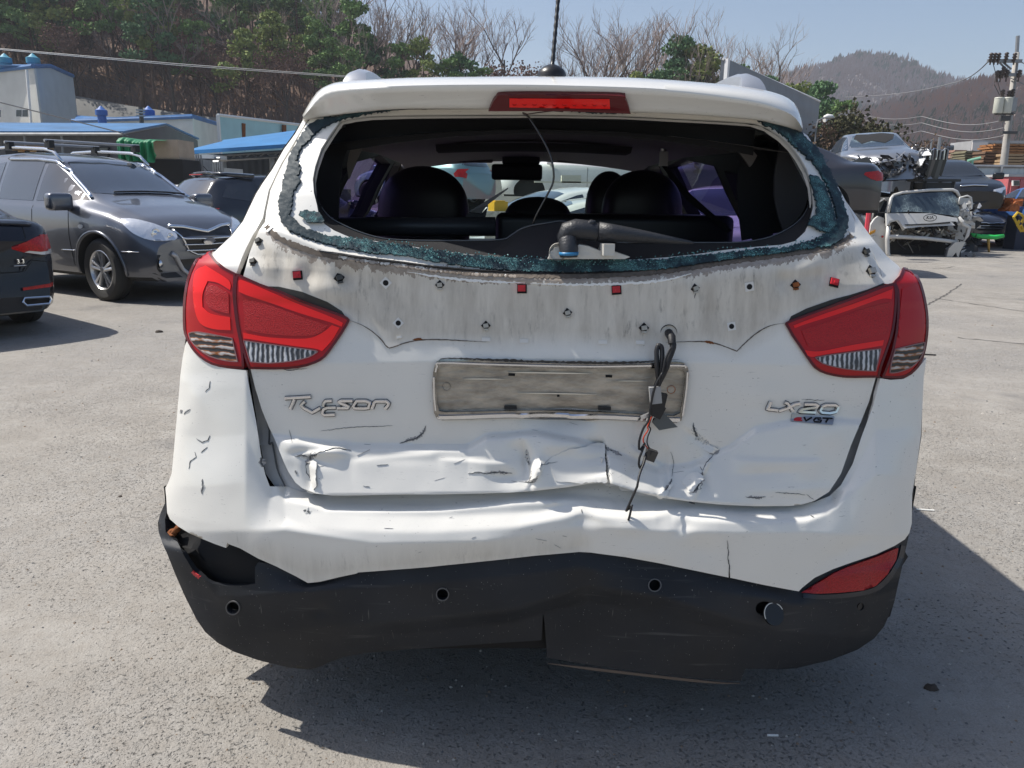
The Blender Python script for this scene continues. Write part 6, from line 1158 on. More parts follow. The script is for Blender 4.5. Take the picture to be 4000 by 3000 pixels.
far_wood('distant_wood', h_mid, 60, 300, 190, 428, 17000, 5, [M_F1, mat('far rust crowns', (.32, .19, .13), .95), M_F3], 5, .12)
far_wood('distant_wood', h_left, -150, -63, 70, 200, 3500, 9, [mat('brown wood beyond', (.26, .17, .13), .95), M_F2, mat('green wood beyond', (.12, .19, .07), .95)], 6, .8)
# haze box round everything
hz = MB(); hz.box((60, 480, 64), (1800, 1040, 132)); ho = hz.build('haze', [None] if False else [bpy.data.materials.new('thin spring haze')]); hm = ho.data.materials[0]; hm.use_nodes = True; hn = hm.node_tree; hn.nodes.clear()
pv = node(hn, 'ShaderNodeVolumePrincipled'); pv.inputs['Color'].default_value = (.86, .90, 1, 1); pv.inputs['Density'].default_value = .00055; pv.inputs['Anisotropy'].default_value = .2; om = node(hn, 'ShaderNodeOutputMaterial'); hn.links.new(pv.outputs[0], om.inputs[1]); tag(ho, kind='stuff')
# ================================================================ buildings, poles and fences round the yard
def ribbed(name, col, pitch=.25, rough=.55, metal=.2, axis='X', depth=.02, dirt=.25):
    m = bpy.data.materials.new(name); m.use_nodes = True; nt = m.node_tree; L = nt.links.new; b = nt.nodes['Principled BSDF']; b.inputs['Roughness'].default_value = rough; b.inputs['Metallic'].default_value = metal
    tc = node(nt, 'ShaderNodeTexCoord'); w = node(nt, 'ShaderNodeTexWave', wave_type='BANDS', bands_direction=axis, wave_profile='SIN'); w.inputs['Scale'].default_value = 1 / pitch * .314 * 1.0; L(tc.outputs['Object'], w.inputs['Vector'])
    bp = node(nt, 'ShaderNodeBump'); bp.inputs['Strength'].default_value = .8; bp.inputs['Distance'].default_value = depth; L(w.outputs[0], bp.inputs['Height']); L(bp.outputs[0], b.inputs['Normal'])
    n = node(nt, 'ShaderNodeTexNoise'); n.inputs['Scale'].default_value = .9; n.inputs['Detail'].default_value = 7; L(tc.outputs['Object'], n.inputs['Vector'])
    r = node(nt, 'ShaderNodeValToRGB'); r.color_ramp.elements[0].position = .35; r.color_ramp.elements[1].position = .65; r.color_ramp.elements[0].color = (*[c * (1 - dirt) for c in col], 1); r.color_ramp.elements[1].color = (*col, 1); L(n.outputs[0], r.inputs[0]); L(r.outputs[0], b.inputs['Base Color']); return m
M_WALLW = ribbed('cream wall panel', (.62, .62, .58), 1.0, .6, 0, 'X', .01, .12); M_WALLB = ribbed('shade tinted wall panel', (.50, .56, .60), 1.0, .6, 0, 'Y', .01, .1); M_BLUE = mat('blue roof trim', (.035, .16, .40), .5, var=.3, vscale=.8); M_SHED = ribbed('dark grey ribbed cladding', (.105, .105, .11), .22, .6, .1); M_CYAN = ribbed('pale cyan cladding', (.36, .60, .64), .5, .6, 0, 'X', .01, .15)
M_WIN = mat('window pane', (.05, .06, .07), .1, coat=1); M_WFR = mat('white window frame', (.7, .7, .68), .5); M_DKIN = mat('dark interior', (.012, .012, .013), .9); M_GALV = mat('galvanised steel', (.36, .37, .38), .5, .7, var=.3, vscale=2)
def quadwall(b, pts, m=0, th=.25, back=(0, 1, 0)): b.prism([Vector(p) for p in pts], Vector(back) * th, m)
def gr0(p): q = np.array(p, float); q[2] = 0; return q
# tall cream building
T = thing('building', 'tall cream metal building with blue roof edge at the far left', 'building', tuple(gr0(P(140, 500, 58))))
def prt(b, name, m, parent): return b.build(name, m if isinstance(m, list) else [m], parent, False, True)
c = P(132, 262, 58); a = P(-330, 262, 66); a[2] = c[2]; b = MB(); quadwall(b, [gr0(a), gr0(c), c, a]); prt(b, 'front_wall', M_WALLW, T)
d, e, f_ = P(196, 258, 62), P(284, 297, 67), P(304, 490, 67); b = MB(); quadwall(b, [gr0(c), gr0(e), e, d, c], 0, .25, (-.4, .9, 0)); prt(b, 'end_wall', M_WALLB, T)  # end wall's shade is put into its cooler blue grey colour
b = MB(); b.tube([a + [0, -.1, .05], c + [0, -.1, .05]], .16, 6); b.tube([c + [0, -.1, .05], d, e], .16, 6); b.prism([a, c, d, P(-300, 250, 62)], (0, 0, .08)); b.prism([P(-260, 290, 67), P(-300, 250, 62), d, e], (0, 0, .08)); prt(b, 'roof', M_BLUE, T)
def window(parent, px0, py0, px1, py1, Y, Y1=None, n=2, frame=M_WFR, pane=M_WIN, off=.12):
    Y1 = Y1 or Y; q = [P(px0, py0, Y) , P(px1, py0, Y1), P(px1, py1, Y1), P(px0, py1, Y)]; q = [v + np.array([0, -off, 0]) for v in q]
    b = MB(); b.prism(q, (0, .1, 0)); f = prt(b, 'window', frame, parent); b = MB()
    for i in range(n):
        t0, t1 = (i + .08) / n, (i + .92) / n; s = [q[0] * (1 - t0) + q[1] * t0, q[0] * (1 - t1) + q[1] * t1, q[3] * (1 - t1) + q[2] * t1, q[3] * (1 - t0) + q[2] * t0]; cc = sum(s) / 4; s = [cc + (v - cc) * np.array([1, 1, .86]) + np.array([0, -.02, 0]) for v in s]; b.prism(s, (0, .01, 0))
    b.build('pane', [pane], f, False, True)
window(T, 66, 428, 115, 458, 58); window(T, -20, 428, 8, 460, 58); window(T, 160, 311, 213, 350, 60.5, 63, 2, mat('dark window frame', (.2, .2, .2), .5), off=.75)
b = MB(); b.tube([P(104, 272, 57.7), P(122, 490, 57.7)], .09, 6); prt(b, 'downpipe', M_WFR, T)
for px in (22, 132):
    b = MB(); p = P(px, 258, 60); b.lathe([(.38, -.35), (.38, .15), (.46, .18), (.46, .55), (.30, .62), (.09, .82), (0, .88)], p, 'z', 14); tag(b.build('roof_vent', [mat('blue green vent', (.05, .27, .38), .5)], T, True, True, angle=R(40)))
# long low white hall behind
T = thing('building', 'long white hall with blue roof edge and two blue roof vents', 'building', tuple(gr0(P(750, 500, 50))))
a, c, e = P(285, 466, 54.5), P(752, 462, 50), P(862, 494, 60); a[2] = c[2]; pk = P(800, 470, 54.5)
b = MB(); quadwall(b, [gr0(a), gr0(c), c, a]); prt(b, 'front_wall', M_WALLW, T); b = MB(); quadwall(b, [gr0(c), gr0(e), e, c], 0, .25, (-.4, .9, 0)); prt(b, 'end_wall', M_WALLW, T)
b = MB(); b.tube([a + [0, -.1, .1], c + [0, -.1, .1], e + [0, -.1, .1]], .15, 6); b.prism([a, c, e, P(300, 455, 60)], (0, 0, .08)); prt(b, 'roof', M_BLUE, T)
b = MB(); b.prism([gr0(P(768, 600, 51.5)) + [0, -.3, 0], gr0(P(846, 600, 58.5)) + [0, -.3, 0], P(846, 518, 58.5) + [0, -.3, 0], P(768, 506, 51.5) + [0, -.3, 0]], (0, .1, 0)); prt(b, 'roller_door', ribbed('pale roller door', (.55, .57, .57), .15, .5, .1, 'Z', .01), T)
for px in (398, 583): b = MB(); b.lathe([(.26, -.4), (.26, .1), (.36, .12), (.36, .42), (.22, .5), (.07, .66), (0, .7)], P(px, 458, 52), 'z', 14); b.build('roof_vent', [mat('deep blue vent', (.02, .10, .36), .5)], T, True, True, angle=R(40))
# dark grey shed
T = thing('building', 'dark grey ribbed shed with a blue sheet roof and a gable end', 'building', tuple(gr0(P(470, 600, 34))))
a, c, pk, e = P(-300, 528, 34), P(476, 526, 34), P(648, 493, 40), P(772, 549, 46); b = MB(); quadwall(b, [gr0(a), gr0(c), c, a]); prt(b, 'front_wall', M_SHED, T); b = MB(); quadwall(b, [gr0(c), gr0(e), e, pk, c], 0, .25, (-.4, .9, 0)); prt(b, 'gable_wall', M_SHED, T)
b = MB(); b.prism([P(-320, 520, 33.6), P(482, 520, 33.6), P(652, 488, 40), P(-300, 484, 40)], (0, 0, .08)); b.prism([P(-300, 484, 40), P(652, 488, 40), P(778, 545, 46), P(-200, 545, 46)], (0, 0, .08)); prt(b, 'roof', mat('blue sheet roof', (.06, .20, .42), .45, var=.4, vscale=.5), T)
b = MB(); b.tube([P(-320, 524, 33.5), P(480, 524, 33.5)], .07, 6); prt(b, 'gutter', M_GALV, T)
for px in (95, 240): b = MB(); b.tube([P(px, 524, 33.7), P(px + 8, 620, 33.7)], .05, 6); prt(b, 'downpipe', M_GALV, T)
window(T, 630, 592, 700, 616, 39.5, 42, 3, M_DKIN, M_WIN, .5); window(T, 385, 575, 430, 620, 34, 34, 1, M_DKIN)
# cyan wall
T = thing('wall', 'pale cyan sheet metal wall behind the blue canopy', 'wall', tuple(gr0(P(850, 500, 42)))); a, c = P(850, 449, 42), P(1300, 503, 52); b = MB(); quadwall(b, [gr0(a), gr0(c), c, a]); prt(b, 'cladding', M_CYAN, T); b = MB(); b.tube([a, c], .08, 5); b.tube([gr0(a), a], .10, 5); prt(b, 'edge_trim', M_WFR, T)
for px, r0, r1, Y in ((950, 482, 548, 43.8), (1110, 488, 530, 47)): b = MB(); b.tube([P(px, r0, Y), P(px, r1 + 40, Y)], .13, 4); prt(b, 'post', M_RUST, T)
# blue canopy with dark bay under it
T = thing('canopy', 'bright blue sheet canopy on steel posts over a dark workshop bay', 'canopy', tuple(gr0(P(900, 600, 30))))
M_CAN = mat('bright blue sheet', (.035, .20, .46), .45, var=.25, vscale=.7)
b = MB(); b.prism([P(716, 604, 27), P(1290, 566, 27), P(1290, 520, 31), P(862, 566, 31)], (0, 0, .12)); b.prism([P(862, 576, 30.5), P(1290, 540, 30.5), P(1290, 505, 34), P(872, 560, 34)], (0, 0, .14)); prt(b, 'roof', M_CAN, T)
b = MB()
for k in range(9): x0, x1 = 760 + k * 55, 790 + k * 55; b.tube([P(x0, 612 - k * 3.6, 28), P(x1, 630 - k * 3.2, 28), P(x1 + 25, 609 - k * 3.6, 28)], .03, 4)
b.tube([P(730, 615, 28), P(1290, 580, 28)], .05, 4); b.tube([P(760, 632, 28), P(1290, 600, 28)], .05, 4); prt(b, 'truss', M_GALV, T)
for px in (872, 1060): b = MB(); b.tube([P(px, 605, 28.5), gr0(P(px, 605, 28.5))], .09, 6); prt(b, 'post', M_GALV, T)
b = MB(); a, c = P(876, 600, 35), P(1300, 590, 35); quadwall(b, [gr0(a), gr0(c), c, a]); prt(b, 'bay_wall', ribbed('blackish bay cladding', (.03, .032, .034), .3), T)
b = MB(); b.box((P(1080, 600, 31)[0], 31, .7), (5, 3, 1.4)); prt(b, 'work_bench', M_DKIN, T)
# truck boxes
for k, (x0, x1, r0, Y, lab, dark) in enumerate(((500, 622, 628, 24, 'white truck box with ribbed doors beside the green sheet', 0), (626, 742, 632, 24.5, 'grey truck box standing open between two white ones', 1), (744, 792, 622, 25, 'narrow pale truck box with a dark hatch near the canopy', 1), (830, 874, 655, 23, 'small cream cabinet at the end of the truck boxes', 0))):
    a, c = P(x0, r0, Y), P(x1, r0, Y); w = c[0] - a[0]; T = thing('truck_box', lab, 'truck box', (a[0] + w / 2, Y, 0)); b = MB(); b.box((a[0] + w / 2, Y + .8, a[2] / 2 + .3), (w, 1.6, a[2] - .6)); prt(b, 'shell', [mat('dirty white box', (.50, .50, .48), .6, var=.25, vscale=1.5), mat('grey box', (.30, .31, .32), .6, var=.3, vscale=1.5)][dark], T)
    b = MB()
    for t in (.12, .30, .52, .70, .90): b.box((a[0] + w * t, Y - .03, a[2] * .55 + .3), (.035, .05, a[2] * .75))
    prt(b, 'door_bar', M_GALV, T)
    if dark: b = MB(); b.box((a[0] + w * .45, Y - .01, a[2] - .55), (w * .42, .05, .55)); prt(b, 'opening', M_DKIN, T)
T = thing('truck', 'long flat truck body with rails behind the parked cars', 'truck', tuple(gr0(P(760, 700, 25.5)))); b = MB(); a, c = P(600, 612, 26.5), P(860, 600, 26.5); b.box(((a[0] + c[0]) / 2, 26.5, a[2]), (c[0] - a[0], 1.2, .12)); prt(b, 'bed', M_WFR, T); b = MB(); b.tube([P(640, 625, 26), P(860, 618, 26)], .04, 4); b.tube([P(700, 640, 25.8), P(855, 632, 25.8)], .05, 4); [b.tube([P(px, 625, 26), P(px, 650, 26)], .04, 4) for px in (650, 720, 780, 850)]; prt(b, 'rail', M_GALV, T)
# crate and green sheet
a, c = P(440, 542, 22.6), P(478, 620, 22.6); cr = thing('crate', 'pale wooden crate half hidden by the green sheet', 'crate', tuple(gr0(a))); b = MB(); b.box((a[0] + 1.0, 23.2, (a[2] + c[2]) / 2), (1.6, 1.1, a[2] - c[2])); prt(b, 'boards', mat('pale plywood', (.42, .33, .25), .8, var=.2, vscale=3), cr); b = MB(); b.box((a[0] + 1.0, 23.2, c[2] / 2), (1.8, 1.2, c[2])); prt(b, 'stand', M_DKIN, cr)
nu, nv = 70, 30; x0, x1 = P(468, 540, 22)[0], P(612, 540, 22)[0]; V = []
for j in range(nv):
    for i in range(nu):
        u = i / (nu - 1); v = j / (nv - 1); zt = P(500, 540, 22)[2] + .03 * math.sin(u * 9) - .06 * u; lowr = np.interp(u, [0, .12, .25, .45, .7, .92, 1], [650, 652, 632, 630, 632, 636, 608]); zb_ = P(500, lowr, 22)[2]
        fold = (.10 * math.sin(u * 34 + 1.2 * math.sin(v * 3)) + .06 * math.sin(u * 61 + 2)) * (.15 + v); V.append((x0 + (x1 - x0) * (u + (.06 * v * (u - .4))), 22 - .25 * min(1, v * 6) + fold, zt + (zb_ - zt) * max(0, v - .04) / .96))
for i in range(nu): u = i / (nu - 1); V.append((x0 + (x1 - x0) * u, 23.5, P(500, 540, 22)[2] + .02))
F = [(j * nu + i, j * nu + i + 1, (j + 1) * nu + i + 1, (j + 1) * nu + i) for j in range(nv - 1) for i in range(nu - 1)] + [(i + 1, i, nv * nu + i, nv * nu + i + 1) for i in range(nu - 1)]
tag(mesh_obj('tarpaulin', V, F, mat('green tarpaulin', (.004, .20, .075), .55, var=.3, vscale=3)), 'bright green sheet draped over a crate above the grey crossover', 'tarpaulin')
b = MB()
for k in range(4): b.box(P(130, 574 + k * 5, 31) , (1.0, 1.0, .03)); b.box(P(104, 577 + k * 5, 30.6), (.1, .9, .07)); b.box(P(150, 577 + k * 5, 30.6), (.1, .9, .07))
pt = b.build('pallet', [mat('yellow pine boards', (.42, .25, .10), .8)]); tag(pt, 'stack of yellow wooden pallets seen over the grey crossover roof', 'pallet')
b = MB(); pp = P(130, 592, 31); b.box((pp[0], 31, pp[2] / 2), (1.4, 1.2, pp[2])); tag(b.build('steel_bin', [M_DKIN]), 'dark steel bin under the yellow pallets', 'bin')
# poles and wires on the left
b = MB(); b.tube([P(549, 418, 48), gr0(P(549, 500, 48))], .13, 8); T = tag(b.build('utility_pole', [mat('dark pole', (.06, .055, .05), .8)]), 'slim dark pole rising over the white hall', 'pole'); b = MB(); [b.box(P(549, r_, 47.8), (.5, .1, .08)) for r_ in (430, 440, 452)]; b.build('crossarm', [M_GALV], T, False, True)
def wire(q, Ys, r, label, sag=0):
    pts = []; q = [np.array(v, float) for v in q]
    for i in range(len(q) - 1):
        for t in np.linspace(0, 1, 12, endpoint=(i == len(q) - 2)): v = q[i] + (q[i + 1] - q[i]) * t; p = P(v[0], v[1], Ys[i] + (Ys[i + 1] - Ys[i]) * t); p[2] -= sag * math.sin(t * math.pi); pts.append(p)
    b = MB(); b.tube(pts, r, 4); tag(b.build('power_line', [mat('weathered cable', (.22, .22, .22), .6)]), label, 'cable')
wire([(-300, 160), (0, 190), (700, 250), (1500, 308)], (40, 40, 40, 40), .022, 'upper of the two overhead wires crossing the wooded slope'); wire([(-300, 166), (0, 194), (700, 256), (1500, 312)], (40.4, 40.4, 40.4, 40.4), .018, 'lower of the two overhead wires crossing the wooded slope')
wire([(-200, 360), (0, 400), (460, 515), (500, 530)], (30, 30, 32, 33), .022, 'dark cable sagging from the left edge to the shed')
# grey metal hall on the right
T = thing('building', 'grey metal hall with horizontal siding to the right of the roof', 'building', tuple(gr0(P(2842, 500, 38)))); a, c = P(2842, 230, 38), P(3203, 396, 55.5); b = MB(); quadwall(b, [gr0(a), gr0(c), c, a], 0, .3, (-.9, .3, 0)); prt(b, 'side_wall', ribbed('grey siding', (.20, .215, .235), .9, .5, .2, 'Z', .015, .12), T)
b = MB(); quadwall(b, [gr0(P(2400, 230, 38)), gr0(a), a, P(2400, 236, 38)], 0, .2, (0, .2, 0)) if False else b.tube([gr0(a), a], .12, 4); b.tube([a + [-.2, 0, 0], c], .07, 4); prt(b, 'edge_trim', mat('white trim', (.7, .7, .7), .5), T)
b = MB(); e, g2 = P(3040, 580, 46), P(3198, 520, 55.3); q = [gr0(e), gr0(g2), g2, e]; b.prism([v + np.array([.35, -.1, 0]) for v in q], (-.2, 0, 0)); prt(b, 'plinth', mat('dark base cladding', (.03, .035, .045), .6), T)
b = MB(); p = P(3150, 480, 52) + np.array([.5, 0, 0]); b.tube([p, p + [.5, -.4, .1]], .06, 6); b.box(p + [.6, -.5, 0.05], (.5, .25, .35), rz=.5); prt(b, 'wall_lamp', M_WFR, T)
T = thing('street_lamp', 'white lamp head on a curved arm beside the grey hall', 'street lamp', tuple(gr0(P(3197, 500, 44)))); b = MB(); b.tube([gr0(P(3190, 600, 44)), P(3188, 500, 44), P(3196, 470, 44), P(3222, 459, 44)], .05, 6); prt(b, 'arm', M_GALV, T); b = MB(); b.tube([P(3218, 458, 44), P(3232, 455, 44), P(3250, 456, 44), P(3260, 461, 44)], [.07, .13, .11, .03], 8); b.build('lamp_head', [mat('white lamp head', (.8, .8, .78), .4)], T, True, True)
# sheet metal fence, containers, timber on the right
T = thing('fence', 'pale grey sheet metal fence behind the stacked wrecks', 'fence', tuple(gr0(P(3600, 700, 30)))); b = MB(); a, c = P(3150, 642, 30), P(4300, 655, 30); quadwall(b, [gr0(a), gr0(c), c, a], 0, .06); prt(b, 'panel', ribbed('pale fence sheet', (.44, .50, .54), .28, .5, .2, 'X', .03, .15), T); b = MB(); b.tube([a + [0, -.05, 0], c + [0, -.05, 0]], .06, 4); [b.tube([P(px, 642 + (px - 3150) * .011, 29.9), gr0(P(px, 660, 29.9))], .05, 4) for px in range(3180, 4300, 105)]; prt(b, 'frame', M_GALV, T)
def container(name, px0, px1, r0, r1, Y, m, label):
    a, c = P(px0, r0, Y), P(px1, r1, Y); w = c[0] - a[0]; n = max(8, int(w / .28)); T = thing(name, label, 'container', (a[0] + w / 2, Y + 1.2, 0)); b = MB(); V = []
    z0, z1 = max(0, a[2] - 2.6), a[2]; b.box((a[0] + w / 2, Y + 1.25, (z0 + z1) / 2), (w, 2.3, z1 - z0 - .05))
    for i in range(n): b.box((a[0] + (i + .25) * w / n, Y + .06, (z0 + z1) / 2), (w / n * .5, .08, z1 - z0 - .3))
    prt(b, 'shell', m, T); b = MB(); b.box((a[0] + w / 2, Y + .05, z1 - .07), (w + .02, .2, .14)); b.box((a[0] + w / 2, Y + .05, z0 + .07), (w + .02, .2, .14)); [b.box((x, Y + .05, (z0 + z1) / 2), (.14, .2, z1 - z0 - .28)) for x in (a[0] + .07, c[0] - .07)]; prt(b, 'frame', m, T)
    if z0 > .3: b = MB(); b.box((a[0] + w / 2, Y + 1.25, z0 / 2), (w, 2.3, z0)); tag(b.build('container', [m]), 'lower container hidden under: ' + label, 'container')
M_C1 = mat('blue grey container', (.20, .24, .30), .6, .1, var=.3, vscale=1); M_C2 = mat('pale grey container', (.46, .46, .47), .6, .1, var=.25, vscale=1); M_PINK = mat('pink red container', (.55, .14, .15), .6, var=.25, vscale=1.5)
container('container', 3590, 3800, 566, 600, 50, M_C1, 'blue grey corrugated container on the bank behind the fence'); container('container', 3800, 4250, 548, 560, 48, M_C2, 'pale grey corrugated container behind the utility pole')
b = MB(); rn = random.Random(4); q = [P(3800, 556, 46), P(3860, 556, 46), P(3850, 600, 46), P(3835, 628, 46), P(3826, 600, 46), P(3798, 585, 46)]; b.prism(q, (0, .1, 0)); tag(b.build('tarpaulin', [mat('white torn sheet', (.66, .62, .60), .8)]), 'torn white sheet hanging from the grey containers', 'tarpaulin')
M_T1 = mat('orange timber', (.42, .19, .07), .85, var=.4, vscale=2); M_T2 = mat('brown timber', (.20, .12, .075), .9, var=.4, vscale=2); M_T3 = mat('pale timber', (.42, .29, .17), .85, var=.3, vscale=2)
for k, (x0, x1, r0, r1, Y, m, lab) in enumerate(((3730, 3775, 585, 645, 37, mat('pinkish timber', (.36, .22, .17), .85, var=.3, vscale=2), 'short pinkish timber stack beside the torn sheet'), (3772, 3832, 588, 640, 36, mat('grey green timber', (.22, .20, .13), .9, var=.3, vscale=2), 'weathered grey green timber stack behind the fence'), (3850, 3925, 590, 640, 35, M_T2, 'dark brown timber stack left of the utility pole'), (3885, 4060, 561, 600, 36.5, M_T1, 'bright orange timber stack, the tallest behind the fence'), (3925, 4080, 600, 640, 34.4, M_T3, 'pale timber stack just above the fence at the right edge'))):
    a, c = P(x0, r0, Y), P(x1, r1, Y); w = c[0] - a[0]; T = thing('timber_stack', lab, 'timber', (a[0] + w / 2, Y + .5, 0)); b = MB(); z = a[2]; i = 0
    while z > max(.2, c[2] - 1.0):
        j = rn.uniform(-.06, .06); b.box((a[0] + w / 2 + j, Y + .6, z - .05), (w + rn.uniform(-.1, .1), 1.2, .085)); z -= .12
        for t in (.05, .5, .95): b.box((a[0] + w * t + j, Y + .6, z + .035), (.1, 1.2, .05))
        i += 1
    prt(b, 'boards', m, T); b = MB(); b.box((a[0] + w / 2, Y + .6, z / 2), (w * .9, 1.0, z + .04)); prt(b, 'base', M_T2, T)
b = MB(); b.tube([P(3780, 628, 33), P(3830, 616, 33)], .06, 5); b.tube([gr0(P(3800, 628, 33)), P(3800, 623, 33)], .05, 5); tag(b.build('green_pipe', [mat('mint pipe', (.25, .5, .36), .6)]), 'mint green pipe lying in front of the timber', 'pipe')
c0 = P(3942, 690, 27.5); T = thing('site_cabin', 'pink site cabin with a small white window at the right edge', 'cabin', (c0[0] + 2.5, 28.6, 0)); b = MB(); b.box((c0[0] + 2.5, 28.6, c0[2] / 2), (5, 2.2, c0[2])); prt(b, 'shell', M_PINK, T); b = MB(); 
for i in range(16): b.box((c0[0] + .15 + i * .3, 27.47, c0[2] / 2), (.13, .06, c0[2] - .2))
prt(b, 'ribs', M_PINK, T); b = MB(); b.box((c0[0] + 2.5, 28.6, c0[2] + .04), (5.1, 2.3, .08)); prt(b, 'roof', mat('grey cabin roof', (.4, .4, .4), .7), T); window(T, 3954, 705, 3978, 726, 27.4, 27.4, 1, M_WFR, M_WIN, .06)  # grey roof slab added to keep pink bounce off the fence
# concrete utility pole with transformers
T = thing('utility_pole', 'concrete utility pole with crossarms and two transformer cans at the right', 'pole', tuple(gr0(P(3920, 700, 33)))); M_CON = mat('concrete pole', (.40, .38, .35), .85, var=.2, vscale=3)
base, top = P(3921, 640, 33), P(3972, 205, 33); g0 = base + (base - top) * (base[2] / (top[2] - base[2])); b = MB(); b.tube([g0, base, top], [.16, .145, .095], 14); b.build('shaft', [M_CON], T, True, True); b = MB(); b.tube([top, P(3976, 140, 33)], .07, 8); prt(b, 'top_mast', M_GALV, T)
for r_, x0, x1 in ((238, 3858, 3990), (292, 3888, 3990)): b = MB(); b.box((P((x0 + x1) / 2, r_, 32.8)), (P(x1, r_, 32.8)[0] - P(x0, r_, 32.8)[0], .12, .12)); prt(b, 'crossarm', M_GALV, T)
b = MB(); b.tube([P(3900, 240, 32.8), P(3950, 290, 32.8)], .04, 4); b.tube([P(3915, 240, 32.8), P(3950, 270, 32.8)], .04, 4); prt(b, 'brace', M_GALV, T)
for px, r_ in ((3870, 232), (3885, 232), (3900, 232), (3930, 230), (3962, 232), (3895, 300), (3908, 300), (3918, 285), (3932, 298), (3980, 298), (3915, 375), (3955, 372), (3940, 378)): b = MB(); b.lathe([(0, .25), (.05, .24), (.09, .18), (.05, .14), (.10, .08), (.05, .04), (.09, -.02), (.03, -.06), (.03, -.2)], P(px, r_, 32.7), 'z', 8); b.build('insulator', [mat('brown insulator', (.05, .035, .03), .3)], T, True, True)
for px in (3900, 3934): b = MB(); p = P(px, 413, 32.5); b.lathe([(0, -.29), (.16, -.29), (.175, -.26), (.175, .26), (.185, .27), (.17, .31), (0, .33)], p, 'z', 20); b.build('transformer', [mat('cream transformer', (.52, .52, .45), .5)], T, True, True, angle=R(40))
b = MB(); b.box(P(3955, 408, 32.6), (.22, .2, .5)); b.build('switch_box', [M_GALV], T, False, True); b = MB(); b.tube([P(3885, 444, 32.5), P(3960, 444, 32.5)], .05, 4); b.box(P(3925, 462, 32.6), (.3, .3, .2)); b.box(P(3940, 518, 32.7), (.6, .2, .1)); prt(b, 'fittings', mat('dark fittings', (.06, .06, .06), .6), T)
for q in ([P(3875, 232, 32.7), P(3893, 300, 32.7), P(3912, 375, 32.7)], [P(3890, 300, 32.6), P(3884, 330, 32.6), P(3905, 372, 32.6)]): b = MB(); b.tube(q, .015, 4); prt(b, 'drop_wire', MATS['dark fittings'], T)
for k, (q, Ys) in enumerate(((((3865, 236), (3700, 330), (3300, 380)), (33, 60, 110)), (((3985, 240), (4200, 250)), (33, 31)), (((3920, 470), (3600, 455), (3330, 440)), (33, 50, 70)), (((3920, 500), (3600, 480), (3350, 462)), (33, 50, 70)), (((3921, 530), (3600, 512), (3380, 500)), (33, 50, 70)), (((3940, 300), (4200, 330)), (33, 31)))):
    wire(q, Ys, .02 if k not in (0,) else .03, ['wire running from the top crossarm to the far hill', 'wire leaving the top crossarm to the right', 'upper wire strung low across the far brown slope', 'middle wire strung low across the far brown slope', 'bottom wire strung low across the far brown slope', 'wire leaving the lower crossarm to the right'][k], .3)
b = MB(); b.tube([P(3672, 535, 26), gr0(P(3668, 640, 26))], .05, 6); b.tube([P(3640, 545, 27), gr0(P(3625, 640, 27))], .03, 5) ; tag(b.build('steel_post', [M_GALV]), 'thin steel post standing behind the stacked doors', 'post')
